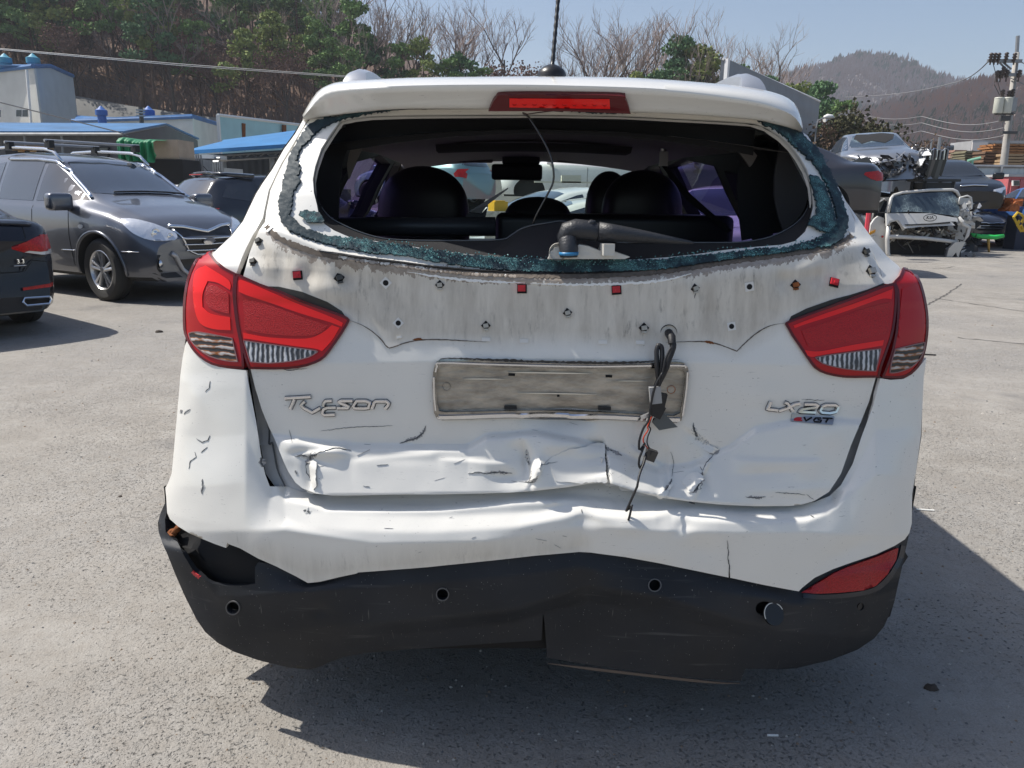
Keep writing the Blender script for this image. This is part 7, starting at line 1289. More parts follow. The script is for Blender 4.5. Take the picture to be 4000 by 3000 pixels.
# ================================================================ other vehicles
def carpaint(name, col, rough=.3, metal=.0, coat=1.0): return mat(name, col, rough, metal, coat, .04, var=.12, vscale=2)
M_GLS = mat('dark car glass', (.012, .016, .022), .04, spec=.8, coat=1, coat_rough=.01); M_GLB = mat('blue grey windscreen', (.020, .030, .045), .05, spec=.8, coat=1, coat_rough=.02)
M_HEAD = mat('headlamp reflector', (.75, .77, .80), .15, .6, coat=1, bump=.5, bscale=22); M_GRIL = mat('grille black', (.012, .012, .013), .4); M_CHR = mat('bright chrome', (.75, .76, .78), .1, 1.0)
M_RLAMP = lens('car lamp red', (.50, .008, .01), .08, 60, .6); M_LINE = mat('panel gap', (.006, .006, .006), .8); M_SILV = mat('silver trim', (.42, .42, .43), .4, .6); M_LAMPW = mat('white lamp segment', (.6, .58, .56), .2, coat=1)
class CarShape:
    def __init__(s, tab, L, zb=.24, fcurv=.16, rcurv=.12, frake=.10, rrake=.06, roll=.35):
        t = np.array(tab, float); s.t = t[np.argsort(t[:, 0])]; s.L = L; s.zb = zb; s.fc, s.rc, s.fr, s.rr = fcurv, rcurv, frake, rrake; s.roll = roll
        s.N = 84; s.build()
    def tb(s, x):
        t = s.t; out = []
        for k in range(1, 5):
            v = 0
            for d, w in ((-.10, .12), (-.05, .22), (0, .32), (.05, .22), (.10, .12)): v = v + w * np.interp(x + d, t[:, 0], t[:, k])
            out.append(v)
        return out
    def build(s):
        x0, x1 = s.t[0, 0], s.t[-1, 0]; c = (x0 + x1) / 2; hl = (x1 - x0) / 2
        xs = c + hl * np.sin(np.linspace(-1, 1, s.N) * math.pi / 2 * .93) / math.sin(math.pi / 2 * .93)
        rings = []
        for x in xs:
            zs, zr, hw, tw = s.tb(x); zb = s.zb; pts = [(0, zb), (hw * .5, zb), (hw * .86, zb), (hw * .955, zb + .05), (hw * .985, zb + .16), (hw * 1.0, zb + (zs - zb) * .42), (hw * 1.004, zb + (zs - zb) * .60), (hw * .992, zb + (zs - zb) * .80), (hw * .975, zs - .045), (hw * .95, zs - .008)]
            top = zr - zs; e = min(.07, top * .45)
            for f in (.12, .35, .6, .85): pts.append((hw * .93 + (tw - hw * .93) * f, zs + .01 + (top - e) * (f ** .85)))
            pts += [(tw * .985, zr - e * .72), (tw * .93, zr - e * .30), (tw * .80, zr - e * .06 - .004), (tw * .5, zr + .006), (0, zr + .014)]
            full = [(-a, b) for a, b in pts[1:-1]][::-1]
            ring = pts + full; rings.append([(x, a, b) for a, b in ring])
        n = len(rings[0]); V = np.array([p for r in rings for p in r]); wmax = s.t[:, 3].max(); hmax = s.t[:, 2].max()
        fz = np.clip((V[:, 0] - (x1 - .75)) / .75, 0, 1); rz_ = np.clip(((x0 + .65) - V[:, 0]) / .65, 0, 1); yy = np.abs(V[:, 1]) / wmax
        V[:, 0] -= fz * s.fc * 1.6 * yy ** 2.6; V[:, 0] += rz_ * s.rc * 1.5 * yy ** 2.6
        V[:, 0] -= fz * s.fr * np.clip((V[:, 2] - .5) / .5, -.6, 1.5) ** 2 * np.sign(V[:, 2] - .1); V[:, 0] += rz_ * s.rr * np.clip((V[:, 2] - .55) / .5, -.6, 1.5) ** 2
        F = [(i * n + j, i * n + (j + 1) % n, (i + 1) * n + (j + 1) % n, (i + 1) * n + j) for i in range(len(xs) - 1) for j in range(n)]
        F += [tuple(range(n - 1, -1, -1)), tuple((len(xs) - 1) * n + j for j in range(n))]
        s.V, s.F = V, F; s.bvh = BVHTree.FromPolygons([tuple(v) for v in V], F)
    def ray(s, p, view):
        a, b = p
        o, d = {'L': ((a, 5, b), (0, -1, 0)), 'R': ((a, -5, b), (0, 1, 0)), 'F': ((9, a, b), (-1, 0, 0)), 'B': ((-9, a, b), (1, 0, 0)), 'T': ((a, b, 9), (0, 0, -1))}[view]
        h = s.bvh.ray_cast(Vector(o), Vector(d)); 
        if h[0] is None: return None, None
        n = h[1]; n = -n if n.dot(Vector(d)) > 0 else n
        return np.array(h[0]), np.array(n)
ARCHC = {}
def dent(V, rn, amt):
    for _ in range(10):
        c = V[rn.randrange(len(V))]; r = rn.uniform(.15, .5); d = np.linalg.norm(V - c, axis=1); V = V + np.array([rn.gauss(0, 1), rn.gauss(0, .5), -abs(rn.gauss(0, .8))]) * (amt * np.exp(-(d / r) ** 2))[:, None]
    return V
def make_car(name, label, shape, paint, loc, heading, wheels, wr=.33, tilt=(0, 0), arch_m=None, dentamt=0, seed=0, has_wheels=True, group=None, sill=None):
    o = thing(name, label, 'car', loc, 0, group, rot=(tilt[0], tilt[1], heading)); o.rotation_mode = 'XYZ'
    V = shape.V.copy()
    key = (id(shape), wr, has_wheels)
    if key not in ARCHC:
        me = bpy.data.meshes.new('tmp'); me.from_pydata([tuple(v) for v in V], [], shape.F); me.update()
        bo = bpy.data.objects.new('tmp', me); COL.objects.link(bo)
        bmm = bmesh.new(); bmm.from_mesh(me); bmesh.ops.recalc_face_normals(bmm, faces=bmm.faces); bmm.to_mesh(me); bmm.free()
        for wx in wheels:
            for sy in (-1, 1):
                c = MB(); hw = float(shape.tb(wx)[2]); r = wr * 1.17; n = 36
                c.lathe([(0.0001, -.20), (r, -.20), (r, .25), (0.0001, .25)], (wx, sy * (hw - .02), wr), 'y', n); cm = bpy.data.meshes.new('cut'); cm.from_pydata([tuple(v) for v in c.V], [], c.F)
                bmm = bmesh.new(); bmm.from_mesh(cm); bmesh.ops.remove_doubles(bmm, verts=bmm.verts, dist=.001); bmesh.ops.recalc_face_normals(bmm, faces=bmm.faces); bmm.to_mesh(cm); bmm.free()
                co = bpy.data.objects.new('cut', cm); COL.objects.link(co); md = bo.modifiers.new('b', 'BOOLEAN'); md.operation = 'DIFFERENCE'; md.solver = 'EXACT'; md.object = co
        dg = bpy.context.evaluated_depsgraph_get(); dg.update(); nm = bpy.data.meshes.new_from_object(bo.evaluated_get(dg))
        for m_ in list(bo.modifiers): bpy.data.objects.remove(m_.object); 
        bpy.data.objects.remove(bo); ARCHC[key] = nm
    me = ARCHC[key].copy(); me.name = 'body'
    if dentamt:
        rn = random.Random(seed); vv = np.array([tuple(v.co) for v in me.vertices]); vv = dent(vv, rn, dentamt); me.vertices.foreach_set('co', vv.ravel())
    me.materials.clear(); me.materials.append(paint); me.materials.append(arch_m or M_UNDER)
    mi = []
    for p in me.polygons:
        c = p.center; k = 0
        for wx in wheels:
            d = math.hypot(c.x - wx, c.z - wr)
            if d < wr * 1.175 + .02 and abs(abs(p.normal.y)) < .9 and abs(c.y) < .999 * float(shape.tb(wx)[2]) and d > wr * 1.1: k = 1
            if d < wr * 1.16 and abs(c.y) < float(shape.tb(wx)[2]) - .12: k = 1
        if p.normal.z < -.7 or c.z < shape.zb + .01: k = 1
        mi.append(k)
    me.polygons.foreach_set('material_index', mi); me.polygons.foreach_set('use_smooth', [True] * len(me.polygons)); me.update(); me.set_sharp_from_angle(angle=R(38))
    link('body', me, o)
    if has_wheels:
        for wx in wheels:
            for sy in (-1, 1):
                hw = float(shape.tb(wx)[2]); w_ = make_wheel(o, (wx, sy * (hw - .125), wr), wr, .22, side=sy)
    return o
def decal(o, sh, name, poly, view, m, off=.004, h=.06, thick=0, sm=0, mirror=False, label=None, parent=None):
    if sm: poly = smooth_poly(poly, sm)
    res = []
    for sgn in ((1, -1) if mirror else (1,)):
        vw = view if sgn == 1 else {'L': 'R', 'R': 'L'}.get(view, view); pl = poly if (view in 'LR') else [(a, b * sgn) if view == 'T' else (a * sgn, b) for a, b in poly]
        v2, tr, bl = fill(pl, [], h); V = []; N = []; ok = []
        for p in v2:
            a, n = sh.ray(p, vw); ok.append(a is not None); V.append(a if a is not None else np.zeros(3)); N.append(n if n is not None else np.array([0, 0, 1.]))
        tr = [t for t in tr if all(ok[i] for i in t)]
        if not tr: continue
        out, F = solid(np.array(V), np.array(N), tr, bl if all(ok) and thick else [], off, thick, False)
        q = mesh_obj(name, out, F, m, parent or o, True, False, angle=R(40)); res.append(q)
        if label: q['label'] = label
    return res
def line(o, sh, name, pts, view, w, m, off=.003, mirror=False, r=None, parent=None):
    """thin line / rod following the skin"""
    for sgn in ((1, -1) if mirror else (1,)):
        vw = view if sgn == 1 else {'L': 'R', 'R': 'L'}.get(view, view); pl = [np.array(p) * (1 if view in 'LR' else np.array([sgn, 1]) if view in 'FB' else np.array([1, sgn])) for p in pts]
        P3 = []
        for p in densify(pl, .05, False):
            a, n = sh.ray(p, vw)
            if a is not None: P3.append(a + n * off)
        if len(P3) > 1: b = MB(); b.tube(P3, w / 2, 5); b.build(name, [m], parent or o, True)
def mirror_(o, x, y, z, m, s=1.0):
    for sy in (-1, 1):
        b = MB(); n = 14; V = []
        q = rblock('mirror', (0, 0, 0), (.13 * s, .22 * s, .15 * s), m, None, r=.05 * s); q.parent = o; q.location = (x, sy * (y + .10), z)
        b.tube([(x - .0, sy * (y - .04), z - .07), (x, sy * (y + .05), z - .03)], .022, 6); b.build('mirror_arm', [m], q, True); 
        for c in q.children: c.matrix_parent_inverse = Matrix.Translation((x, sy * (y + .10), z)).inverted()
# side glass outlines per type, front lamps etc. all in car metres
SUV = CarShape([(2.27, .62, .70, .66, .5), (2.2, .76, .84, .76, .58), (2.0, .90, .97, .86, .66), (1.5, 1.00, 1.09, .915, .72), (1.12, 1.05, 1.17, .93, .72), (.92, 1.07, 1.24, .93, .71), (.45, 1.08, 1.50, .93, .66), (.15, 1.085, 1.64, .93, .63), (-.2, 1.09, 1.70, .93, .62), (-.8, 1.10, 1.74, .93, .62), (-1.5, 1.13, 1.72, .92, .60), (-1.85, 1.15, 1.66, .90, .58), (-2.08, 1.12, 1.40, .88, .60), (-2.2, 1.02, 1.12, .85, .62), (-2.27, .80, .88, .76, .6)], 4.54, .26)
SEDAN = CarShape([(2.40, .55, .62, .66, .5), (2.34, .66, .74, .76, .58), (2.1, .78, .85, .86, .66), (1.6, .87, .93, .91, .72), (1.15, .91, .98, .925, .74), (.95, .93, 1.02, .925, .73), (.4, .95, 1.28, .925, .64), (.1, .955, 1.38, .925, .60), (-.4, .96, 1.45, .925, .58), (-1.0, .97, 1.43, .925, .57), (-1.45, .99, 1.28, .92, .60), (-1.8, 1.01, 1.09, .91, .70), (-2.2, 1.01, 1.07, .88, .72), (-2.36, .95, 1.02, .80, .68), (-2.42, .75, .82, .72, .6)], 4.82, .22, rrake=.03)
HATCH = CarShape([(2.12, .55, .64, .64, .5), (2.05, .70, .78, .74, .56), (1.85, .82, .90, .82, .64), (1.3, .92, 1.00, .88, .70), (1.0, .95, 1.06, .89, .70), (.5, .98, 1.32, .89, .62), (.1, .99, 1.45, .89, .59), (-.4, 1.0, 1.50, .89, .58), (-1.2, 1.02, 1.48, .88, .57), (-1.65, 1.04, 1.43, .87, .56), (-1.9, 1.02, 1.24, .85, .6), (-2.05, .95, 1.04, .82, .62), (-2.12, .72, .80, .74, .58)], 4.24, .22)
SW = {'SUV': [[(.98, 1.16), (.40, 1.48), (.16, 1.58), (.02, 1.60), (.02, 1.14)], [(-.06, 1.14), (-.06, 1.61), (-.9, 1.62), (-.9, 1.15)], [(-.98, 1.16), (-.98, 1.61), (-1.55, 1.56), (-1.85, 1.30), (-1.80, 1.20)]],
      'SEDAN': [[(.86, 1.02), (.35, 1.22), (.0, 1.32), (-.12, 1.34), (-.12, 1.01)], [(-.20, 1.01), (-.20, 1.35), (-.8, 1.345), (-1.2, 1.24), (-1.42, 1.10), (-1.36, 1.04)]],
      'HATCH': [[(.90, 1.05), (.45, 1.25), (.1, 1.38), (-.05, 1.40), (-.05, 1.04)], [(-.12, 1.04), (-.12, 1.41), (-.95, 1.40), (-.95, 1.06)], [(-1.02, 1.08), (-1.02, 1.39), (-1.45, 1.34), (-1.62, 1.16)]]}
def dress(o, sh, kind, glass=M_GLS, wsh=None, rear=True, front=True, lamps=True):
    for w_ in SW[kind]: decal(o, sh, 'side_window', w_, 'L', glass, h=.10, mirror=True)
    t = {'SUV': ((.98, .17, .70, .50), (-2.13, -1.80, .64, .50)), 'SEDAN': ((1.0, .13, .70, .50), (-1.78, -1.12, .62, .48)), 'HATCH': ((1.03, .14, .66, .48), (-1.99, -1.68, .60, .48))}[kind]
    (a0, a1, w0, w1), (b0, b1, v0, v1) = t
    decal(o, sh, 'windscreen', [(a0 + .02, 0), (a0 - .00, w0 * .5), (a0 - .10, w0 * .98), (a1 + .04, w1), (a1, w1 * .5), (a1 - .01, 0), (a1, -w1 * .5), (a1 + .04, -w1), (a0 - .10, -w0 * .98), (a0, -w0 * .5)], 'T', wsh or glass, h=.09)
    if kind == 'SEDAN': decal(o, sh, 'rear_window', [(b0, -v0), (b1, -v1), (b1, v1), (b0, v0), (b0 - .02, 0)], 'T', glass, h=.09)
    else:
        z0, z1 = ((1.14, 1.60) if kind == 'SUV' else (1.06, 1.40)); decal(o, sh, 'rear_window', [(-v0, z0 + .03), (-v0 * .5, z0), (v0 * .5, z0), (v0, z0 + .03), (v1, z1), (-v1, z1)], 'B', glass, h=.08)
def lamps_front(o, sh, z0, z1, y0, y1, m=None):
    m = m or M_HEAD
    r = decal(o, sh, 'headlamp', [(y0, z0 + .01), (y0 + .04, z1 - .03), (y1 - .05, z1 + .03), (y1, z1 + .05), (y1, z0 + .08), (y1 - .12, z0)], 'F', m, .008, .04, mirror=True)
    return r
def headpos(px, row, Y, heading, lx, ly, z=0.0):
    """ground position of a car whose local point (lx, ly) stands on the sight line through (px,row) at distance Y"""
    p = P(px, row, Y); c, s = math.cos(heading), math.sin(heading); return (p[0] - (lx * c - ly * s), p[1] - (lx * s + ly * c), z)
# ---- dark grey crossover, left
hd = R(-31); g_ = G(398, 1178); loc = headpos(398, 1178, g_[1], hd, 1.33, -.93)
M_GUN = mat('gunmetal paint', (.12, .128, .150), .3, .6, 1, .03)
q5 = make_car('parked_car', 'dark grey crossover with roof bars parked behind the black saloon at the left', SUV, M_GUN, loc, hd, (1.33, -1.33), .365); q5.scale = (1.0, 1.0, 1.04)
dress(q5, SUV, 'SUV', M_GLS, M_GLB)
o = q5; sh = SUV
hl_ = decal(o, sh, 'headlamp', [(.44, .74), (.40, .80), (.56, .90), (.70, .955), (.80, .96), (.83, .90), (.80, .80), (.70, .73), (.56, .72)], 'F', M_HEAD, .010, .03, .01, sm=3, mirror=True)
for h_ in hl_:
    s_ = 1 if h_.data.vertices[0].co.y > 0 else -1
    for yy, zz, rr in ((.62 * s_, .80, .060), (.50 * s_, .765, .038)):
        p, n = sh.ray((yy, zz), 'F'); b = MB(); b.lathe([(rr, .002), (rr * .92, .012), (rr * .8, .004), (rr * .5, .0), (rr * .3, .012), (0, .016)], p + n * .012, 'x', 20); b.build('lamp_bowl', [M_CHR], h_, True)
gr = decal(o, sh, 'grille', [(-.43, .86), (-.30, .62), (-.2, .56), (.2, .56), (.30, .62), (.43, .86), (.25, .855), (.12, .83), (0, .82), (-.12, .83), (-.25, .855)], 'F', M_GRIL, .006, .04)[0]
for z_ in (.60, .67, .74): line(o, sh, 'grille_bar', [(-.38 + (.74 - z_) * .5, z_), (0, z_ - .01), (.38 - (.74 - z_) * .5, z_)], 'F', .022, M_CHR, .016, parent=gr)
line(o, sh, 'grille_bar', [(-.44, .87), (-.28, .86), (-.12, .825), (0, .80), (.12, .825), (.28, .86), (.44, .87)], 'F', .05, M_CHR, .014, parent=gr)
line(o, sh, 'grille_bar', [(-.42, .84), (-.28, .60), (-.15, .545), (.15, .545), (.28, .60), (.42, .84)], 'F', .025, M_CHR, .012, parent=gr)
decal(o, sh, 'grille_emblem', [(-.09, .70), (-.05, .735), (.05, .735), (.09, .70), (.05, .665), (-.05, .665)], 'F', M_CHR, .03, .03, .01, sm=3, parent=gr)
for s_ in (-1, 1):
    p, n = sh.ray((.66 * s_, .47), 'F'); b = MB(); b.lathe([(.10, .0), (.095, .012), (.06, -.005), (0, -.008)], p, 'x', 22, m=0, rot=(0, 0, -s_ * .5 + 0)); b.lathe([(.045, .010), (.04, .022), (0, .028)], p + np.array([0, -.0, 0]), 'x', 16, m=1, rot=(0, 0, -s_ * .5)); b.build('fog_lamp', [M_GRIL, M_CHR], o, True)
line(o, sh, 'skid_trim', [(.52, .58), (.46, .545), (.42, .48), (.36, .38), (.30, .32), (0, .31), (-.30, .32), (-.36, .38), (-.42, .48), (-.46, .545), (-.52, .58)], 'F', .062, M_SILV, .010)
decal(o, sh, 'intake', [(-.34, .36), (-.42, .50), (.42, .50), (.34, .36)], 'F', M_GRIL, .004, .06)
decal(o, sh, 'lower_cladding', [(-.60, .30), (-.72, .36), (-.46, .36), (-.40, .30)], 'F', M_TRIM, .004, .06, mirror=True)
line(o, sh, 'side_strip', [(1.98, .60), (1.74, .60)], 'L', .014, M_CHR, .006, mirror=True); line(o, sh, 'side_strip', [(.90, .58), (.6, .575)], 'L', .014, M_CHR, .006, mirror=True)
for xx in (.80, -.02, -.92): line(o, sh, 'door_gap', [(xx + .02, .40), (xx, .75), (xx, 1.08)], 'L', .009, M_LINE, .0, mirror=True)
line(o, sh, 'window_trim', [(.98, 1.18), (.42, 1.495), (.16, 1.60), (-.2, 1.635), (-.9, 1.645)], 'L', .045, mat('chrome wind deflector', (.55, .60, .68), .12, .9), .014, mirror=True)
decal(o, sh, 'side_repeater', circ(1.06, .86, .05, .025, 12), 'L', M_LAMPW, .008, .03, .006, mirror=True)
mirror_(o, .82, .92, 1.14, M_GUN, 1.35)
for s_ in (-1, 1):
    b = MB(); b.tube([(.28, s_ * .60, 1.60), (.10, s_ * .60, 1.73), (-.1, s_ * .60, 1.765), (-.9, s_ * .60, 1.80), (-1.5, s_ * .59, 1.79), (-1.75, s_ * .58, 1.70)], .020, 8); b.build('roof_rail', [M_CHR], o, True)
for xx in (.02, -.95):
    b = MB(); b.tube([(xx, -.66, 1.86), (xx, .66, 1.86)], .018, 8, m=0); b.box((xx, -.60, 1.82), (.11, .07, .09), m=1); b.box((xx, .60, 1.82), (.11, .07, .09), m=1); b.build('roof_bar', [M_SILV, M_TRIM], o, False)
b = MB()
for s_ in (-.28, .22): 
    q = []
    for t in np.linspace(0, 1, 8): p, n = sh.ray((.98 - .03 - .0 * t, s_ + t * .52 - .1), 'T'); q.append(p + n * .02)
    b.tube(q, .012, 6)
b.build('wiper', [M_TRIM], o, True)
# flared wheel arch lips
for wx in (1.33, -1.33):
    for vw in 'LR':
        q = []
        for a in np.linspace(-.1, math.pi + .1, 22):
            p, n = sh.ray((wx + .445 * math.cos(a), max(.3, .365 + .445 * math.sin(a))), vw)
            if p is not None: q.append(p + n * .004)
        b = MB(); b.tube(q, .020, 6); b.build('arch_lip', [M_GUN], o, True)
# ---- black saloon at the left edge, seen from its tail
hd = R(141); M_BLU = mat('black saloon paint', (.005, .007, .014), .2, .0, .35, .02, .3)
loc = headpos(205, 1085, 7.4, hd, -2.25, -.80); sd1 = make_car('parked_car', 'black saloon at the left edge showing its tail lamp and exhaust', SEDAN, M_BLU, loc, hd, (1.42, -1.42), .34)
o = sd1; sh = SEDAN; dress(o, sh, 'SEDAN')
decal(o, sh, 'tail_lamp', [(-.86, .92), (-.70, .905), (-.50, .845), (-.42, .82), (-.56, .77), (-.70, .745), (-.86, .74)], 'B', M_RLAMP, .010, .03, .01, mirror=True)
decal(o, sh, 'tail_lamp', [(-2.25, .92), (-2.20, .92), (-2.12, .88), (-2.10, .80), (-2.16, .75), (-2.25, .74)], 'R', M_RLAMP, .009, .03, .01, mirror=False)
decal(o, sh, 'lamp_segment', [(-.86, .775), (-.70, .77), (-.60, .785), (-.56, .772), (-.70, .745), (-.86, .74)], 'B', M_LAMPW, .018, .03, mirror=True)
decal(o, sh, 'lamp_segment', [(-2.25, .785), (-2.16, .785), (-2.18, .755), (-2.25, .745)], 'R', M_LAMPW, .018, .03)
decal(o, sh, 'bumper_reflector', [(-.80, .475), (-.50, .455), (-.50, .43), (-.80, .44)], 'B', M_RLAMP, .008, .03, mirror=True)
decal(o, sh, 'diffuser', [(-.74, .24), (-.80, .36), (-.3, .38), (.3, .38), (.8, .36), (.74, .24)], 'B', M_TRIM, .006, .06)
for s_ in (-1, 1):
    p, n = sh.ray((-.60 * s_, .325), 'B'); b = MB(); q = [p + np.array([-.03, dy, dz]) for dy, dz in ((-.11, .03), (.10, .035), (.12, 0), (.09, -.035), (-.10, -.035), (-.12, 0))]; b.tube(q + [q[0]], .012, 6, m=0); b.prism([v + np.array([.012, 0, 0]) for v in q], (.01, 0, 0), 1); b.build('exhaust_tip', [M_CHR, M_BLK], o, False)
line(o, sh, 'boot_gap', [(-.60, 1.0), (-.57, .80), (-.52, .60), (.52, .60), (.57, .80), (.60, 1.0)], 'B', .008, M_LINE, .0); line(o, sh, 'bumper_gap', [(-.84, .66), (-.62, .70), (-.54, .60)], 'B', .007, M_LINE, 0, mirror=True)
decal(o, sh, 'number_plate', [(-.26, .76), (.26, .76), (.26, .65), (-.26, .65)], 'B', mat('white plate', (.7, .7, .68), .4), .008, .08, .004)
line(o, sh, 'boot_lip', [(-.68, 1.005), (-.3, 1.03), (.3, 1.03), (.68, 1.005)], 'B', .022, M_BLU, .012); 
mirror_(o, .80, .90, 1.02, M_BLU)
def car_text(o, sh, s, y, z, view, size, m, name='badge'):
    cu = bpy.data.curves.new('t', 'FONT'); cu.body = s; cu.size = size; cu.extrude = .003; cu.align_x = 'CENTER'; t = bpy.data.objects.new('t', cu); COL.objects.link(t)
    dg = bpy.context.evaluated_depsgraph_get(); me = bpy.data.meshes.new_from_object(t.evaluated_get(dg)); bpy.data.objects.remove(t); me.materials.clear(); me.materials.append(m)
    p, n = sh.ray((y, z), view); X = {'B': Vector((0, -1, 0)), 'F': Vector((0, 1, 0)), 'R': Vector((1, 0, 0)), 'L': Vector((-1, 0, 0))}[view]; Z = Vector(n); X = (X - Z * X.dot(Z)).normalized(); Y = Z.cross(X); Mx = Matrix((X, Y, Z)).transposed().to_4x4(); Mx.translation = Vector(p + n * .004)
    me.transform(Mx); q = link(name, me, o); return q
car_text(o, sh, '3.3', -.52, .675, 'B', .055, M_CHR); line(o, sh, 'badge_bar', [(-.56, .655), (-.46, .655)], 'B', .010, M_CHR, .004)
# ---- black hatchback behind the crossover
hd = R(50); M_BLKP = mat('black hatchback paint', (.010, .012, .018), .2, 0, 1, .03); loc = headpos(800, 880, 12.2, hd, -2.0, -.82)
hb1 = make_car('parked_car', 'black hatchback with silver handles between the grey crossover and the white damaged car', HATCH, M_BLKP, loc, hd, (1.30, -1.30), .32); o = hb1; sh = HATCH; hb1.scale = (1, 1, 1.06); dress(o, sh, 'HATCH', mat('hazy black glass', (.03, .033, .04), .16, coat=1, coat_rough=.1))
decal(o, sh, 'tail_lamp', [(-.82, 1.0), (-.72, 1.0), (-.62, .86), (-.60, .76), (-.82, .80)], 'B', M_RLAMP, .01, .04, .01, mirror=True); decal(o, sh, 'tail_lamp', [(-2.05, 1.02), (-1.85, 1.0), (-1.72, .90), (-1.68, .84), (-1.8, .80), (-2.05, .80)], 'R', M_RLAMP, .01, .04, .01)
line(o, sh, 'roof_spoiler', [(-.56, 1.44), (0, 1.47), (.56, 1.44)], 'B', .07, M_BLKP, .05); line(o, sh, 'brake_strip', [(-.2, 1.425), (.2, 1.425)], 'B', .02, M_RLAMP, .07)
for xx in (.0, -.9): line(o, sh, 'door_handle', [(xx - .02, .90), (xx - .20, .90)], 'L', .03, M_CHR, .02, mirror=True)
for xx in (.9, -.09, -1.0): line(o, sh, 'door_gap', [(xx, .4), (xx, .98)], 'L', .009, M_LINE, 0, mirror=True)
mirror_(o, .78, .86, 1.05, M_BLKP); line(o, sh, 'aerial', [(-1.2, .01), (-1.19, .0)], 'T', .01, M_TRIM); b = MB(); b.tube([(-1.35, 0, 1.48), (-1.5, 0, 1.62)], .006, 5); b.build('aerial', [M_TRIM], o)
# ---- pale cars further off
def simple(label, kind, paint, px, row, Y, hd, z=0, lx=0, ly=0, w=True, dm=0, tilt=(0, 0), seed=0, glass=M_GLS, name='parked_car', wr=None):
    sh = {'SUV': SUV, 'SEDAN': SEDAN, 'HATCH': HATCH}[kind]; wb = {'SUV': 1.33, 'SEDAN': 1.42, 'HATCH': 1.30}[kind]
    loc = headpos(px, row, Y, hd, lx, ly, z); c = make_car(name, label, sh, paint, loc, hd, (wb, -wb), .33, tilt, dentamt=dm, seed=seed, has_wheels=w); dress(c, sh, kind, glass)
    y1 = .80
    if kind == 'SEDAN': decal(c, sh, 'tail_lamp', [(-.82, .92), (-.50, .90), (-.46, .84), (-.60, .78), (-.82, .76)], 'B', M_RLAMP, .01, .05, mirror=True); decal(c, sh, 'tail_lamp', [(-2.24, .93), (-2.0, .90), (-1.98, .86), (-2.1, .79), (-2.24, .76)], 'L', M_RLAMP, .01, .05, mirror=True)
    elif kind == 'HATCH': decal(c, sh, 'tail_lamp', [(-.80, .97), (-.68, .98), (-.60, .86), (-.64, .74), (-.80, .78)], 'B', M_RLAMP, .01, .05, mirror=True); decal(c, sh, 'tail_lamp', [(-1.98, .99), (-1.86, .98), (-1.76, .86), (-1.80, .78), (-1.98, .78)], 'L', M_RLAMP, .01, .05, mirror=True)
    else: decal(c, sh, 'tail_lamp', [(-.82, 1.08), (-.70, 1.12), (-.62, .90), (-.64, .76), (-.82, .80)], 'B', M_RLAMP, .01, .05, mirror=True); decal(c, sh, 'tail_lamp', [(-2.05, 1.14), (-1.90, 1.12), (-1.74, .90), (-1.78, .80), (-2.05, .80)], 'L', M_RLAMP, .01, .05, mirror=True)
    lamps_front(c, sh, .62, .76, .42, .82); decal(c, sh, 'grille', [(-.36, .72), (-.28, .60), (.28, .60), (.36, .72)], 'F', M_GRIL, .006, .06); decal(c, sh, 'intake', [(-.5, .44), (-.42, .32), (.42, .32), (.5, .44)], 'F', M_GRIL, .006, .08)
    line(c, sh, 'door_gap', [(-.1, .4), (-.1, .9)], 'L', .01, M_LINE, 0, mirror=True); mirror_(c, .80, .88, 1.03, paint); return c
WH = carpaint('white car paint', (.72, .72, .70)); SIL = mat('silver blue paint', (.15, .25, .28), .3, .4, 1); DKG = mat('dark grey paint', (.05, .052, .06), .25, .4, 1); BLK2 = mat('black wreck paint', (.006, .007, .009), .3, 0, .35); SLV = mat('silver wreck paint', (.27, .28, .30), .3, .6, 1)
simple('white car whose roof shows between the grey crossover and the black hatchback', 'SEDAN', WH, 830, 690, 19, R(15)); simple('white car with a red lamp showing beside the pillar of the damaged car', 'HATCH', WH, 950, 690, 21, R(175))
# seen through the windscreen
simple('pale blue grey hatchback stacked high, seen through the missing rear glass', 'HATCH', SIL, 1935, 775, 22, R(147), .95, -2.1, -.6, wr=.33); simple('dark car carrying the pale blue grey hatchback', 'SEDAN', BLK2, 1800, 800, 22.5, R(160), -.35, 0, 0, dm=.1)
simple('white saloon seen through the windscreen, near the middle', 'SEDAN', WH, 2230, 760, 13.5, R(-150), 0, -.3, 0); simple('white saloon nearest the bonnet, seen through the windscreen', 'SEDAN', carpaint('cream white paint', (.66, .67, .62)), 2430, 800, 10.4, R(-172), -.12, -.6, 0)
simple('stripped white hatchback raised behind the white saloons', 'HATCH', WH, 2290, 700, 20, R(170), 1.05, 0, 0, w=False, dm=.08, seed=3); simple('white car beyond the right door, seen through purple glass', 'HATCH', WH, 2830, 800, 12.5, R(-120), 0)
b = MB(); b.box(P(2230, 700, 17.5), (.42, .3, .16)); b.box(P(2230, 712, 17.5), (1.6, .3, .03)); tag(b.build('box', [mat('cream box', (.6, .58, .48), .7)]), 'cream coloured box standing on the white cars ahead', 'box')
b = MB(); b.box(P(1945, 806, 9.3), (.17, .2, .11), rz=.4); b.box(P(1945, 788, 9.28), (.12, .15, .03), rz=.4); yb = b.build('crate', [mat('yellow plastic', (.62, .36, .02), .5)]); tag(yb, 'yellow plastic crate glimpsed beside the pale trim blade', 'crate')
gb = P(1945, 824, 9.3); b = MB(); b.box((gb[0], gb[1], gb[2] / 2), (.3, .35, gb[2])); tag(b.build('engine_block', [M_STEEL]), 'greasy engine block carrying the yellow crate', 'engine')
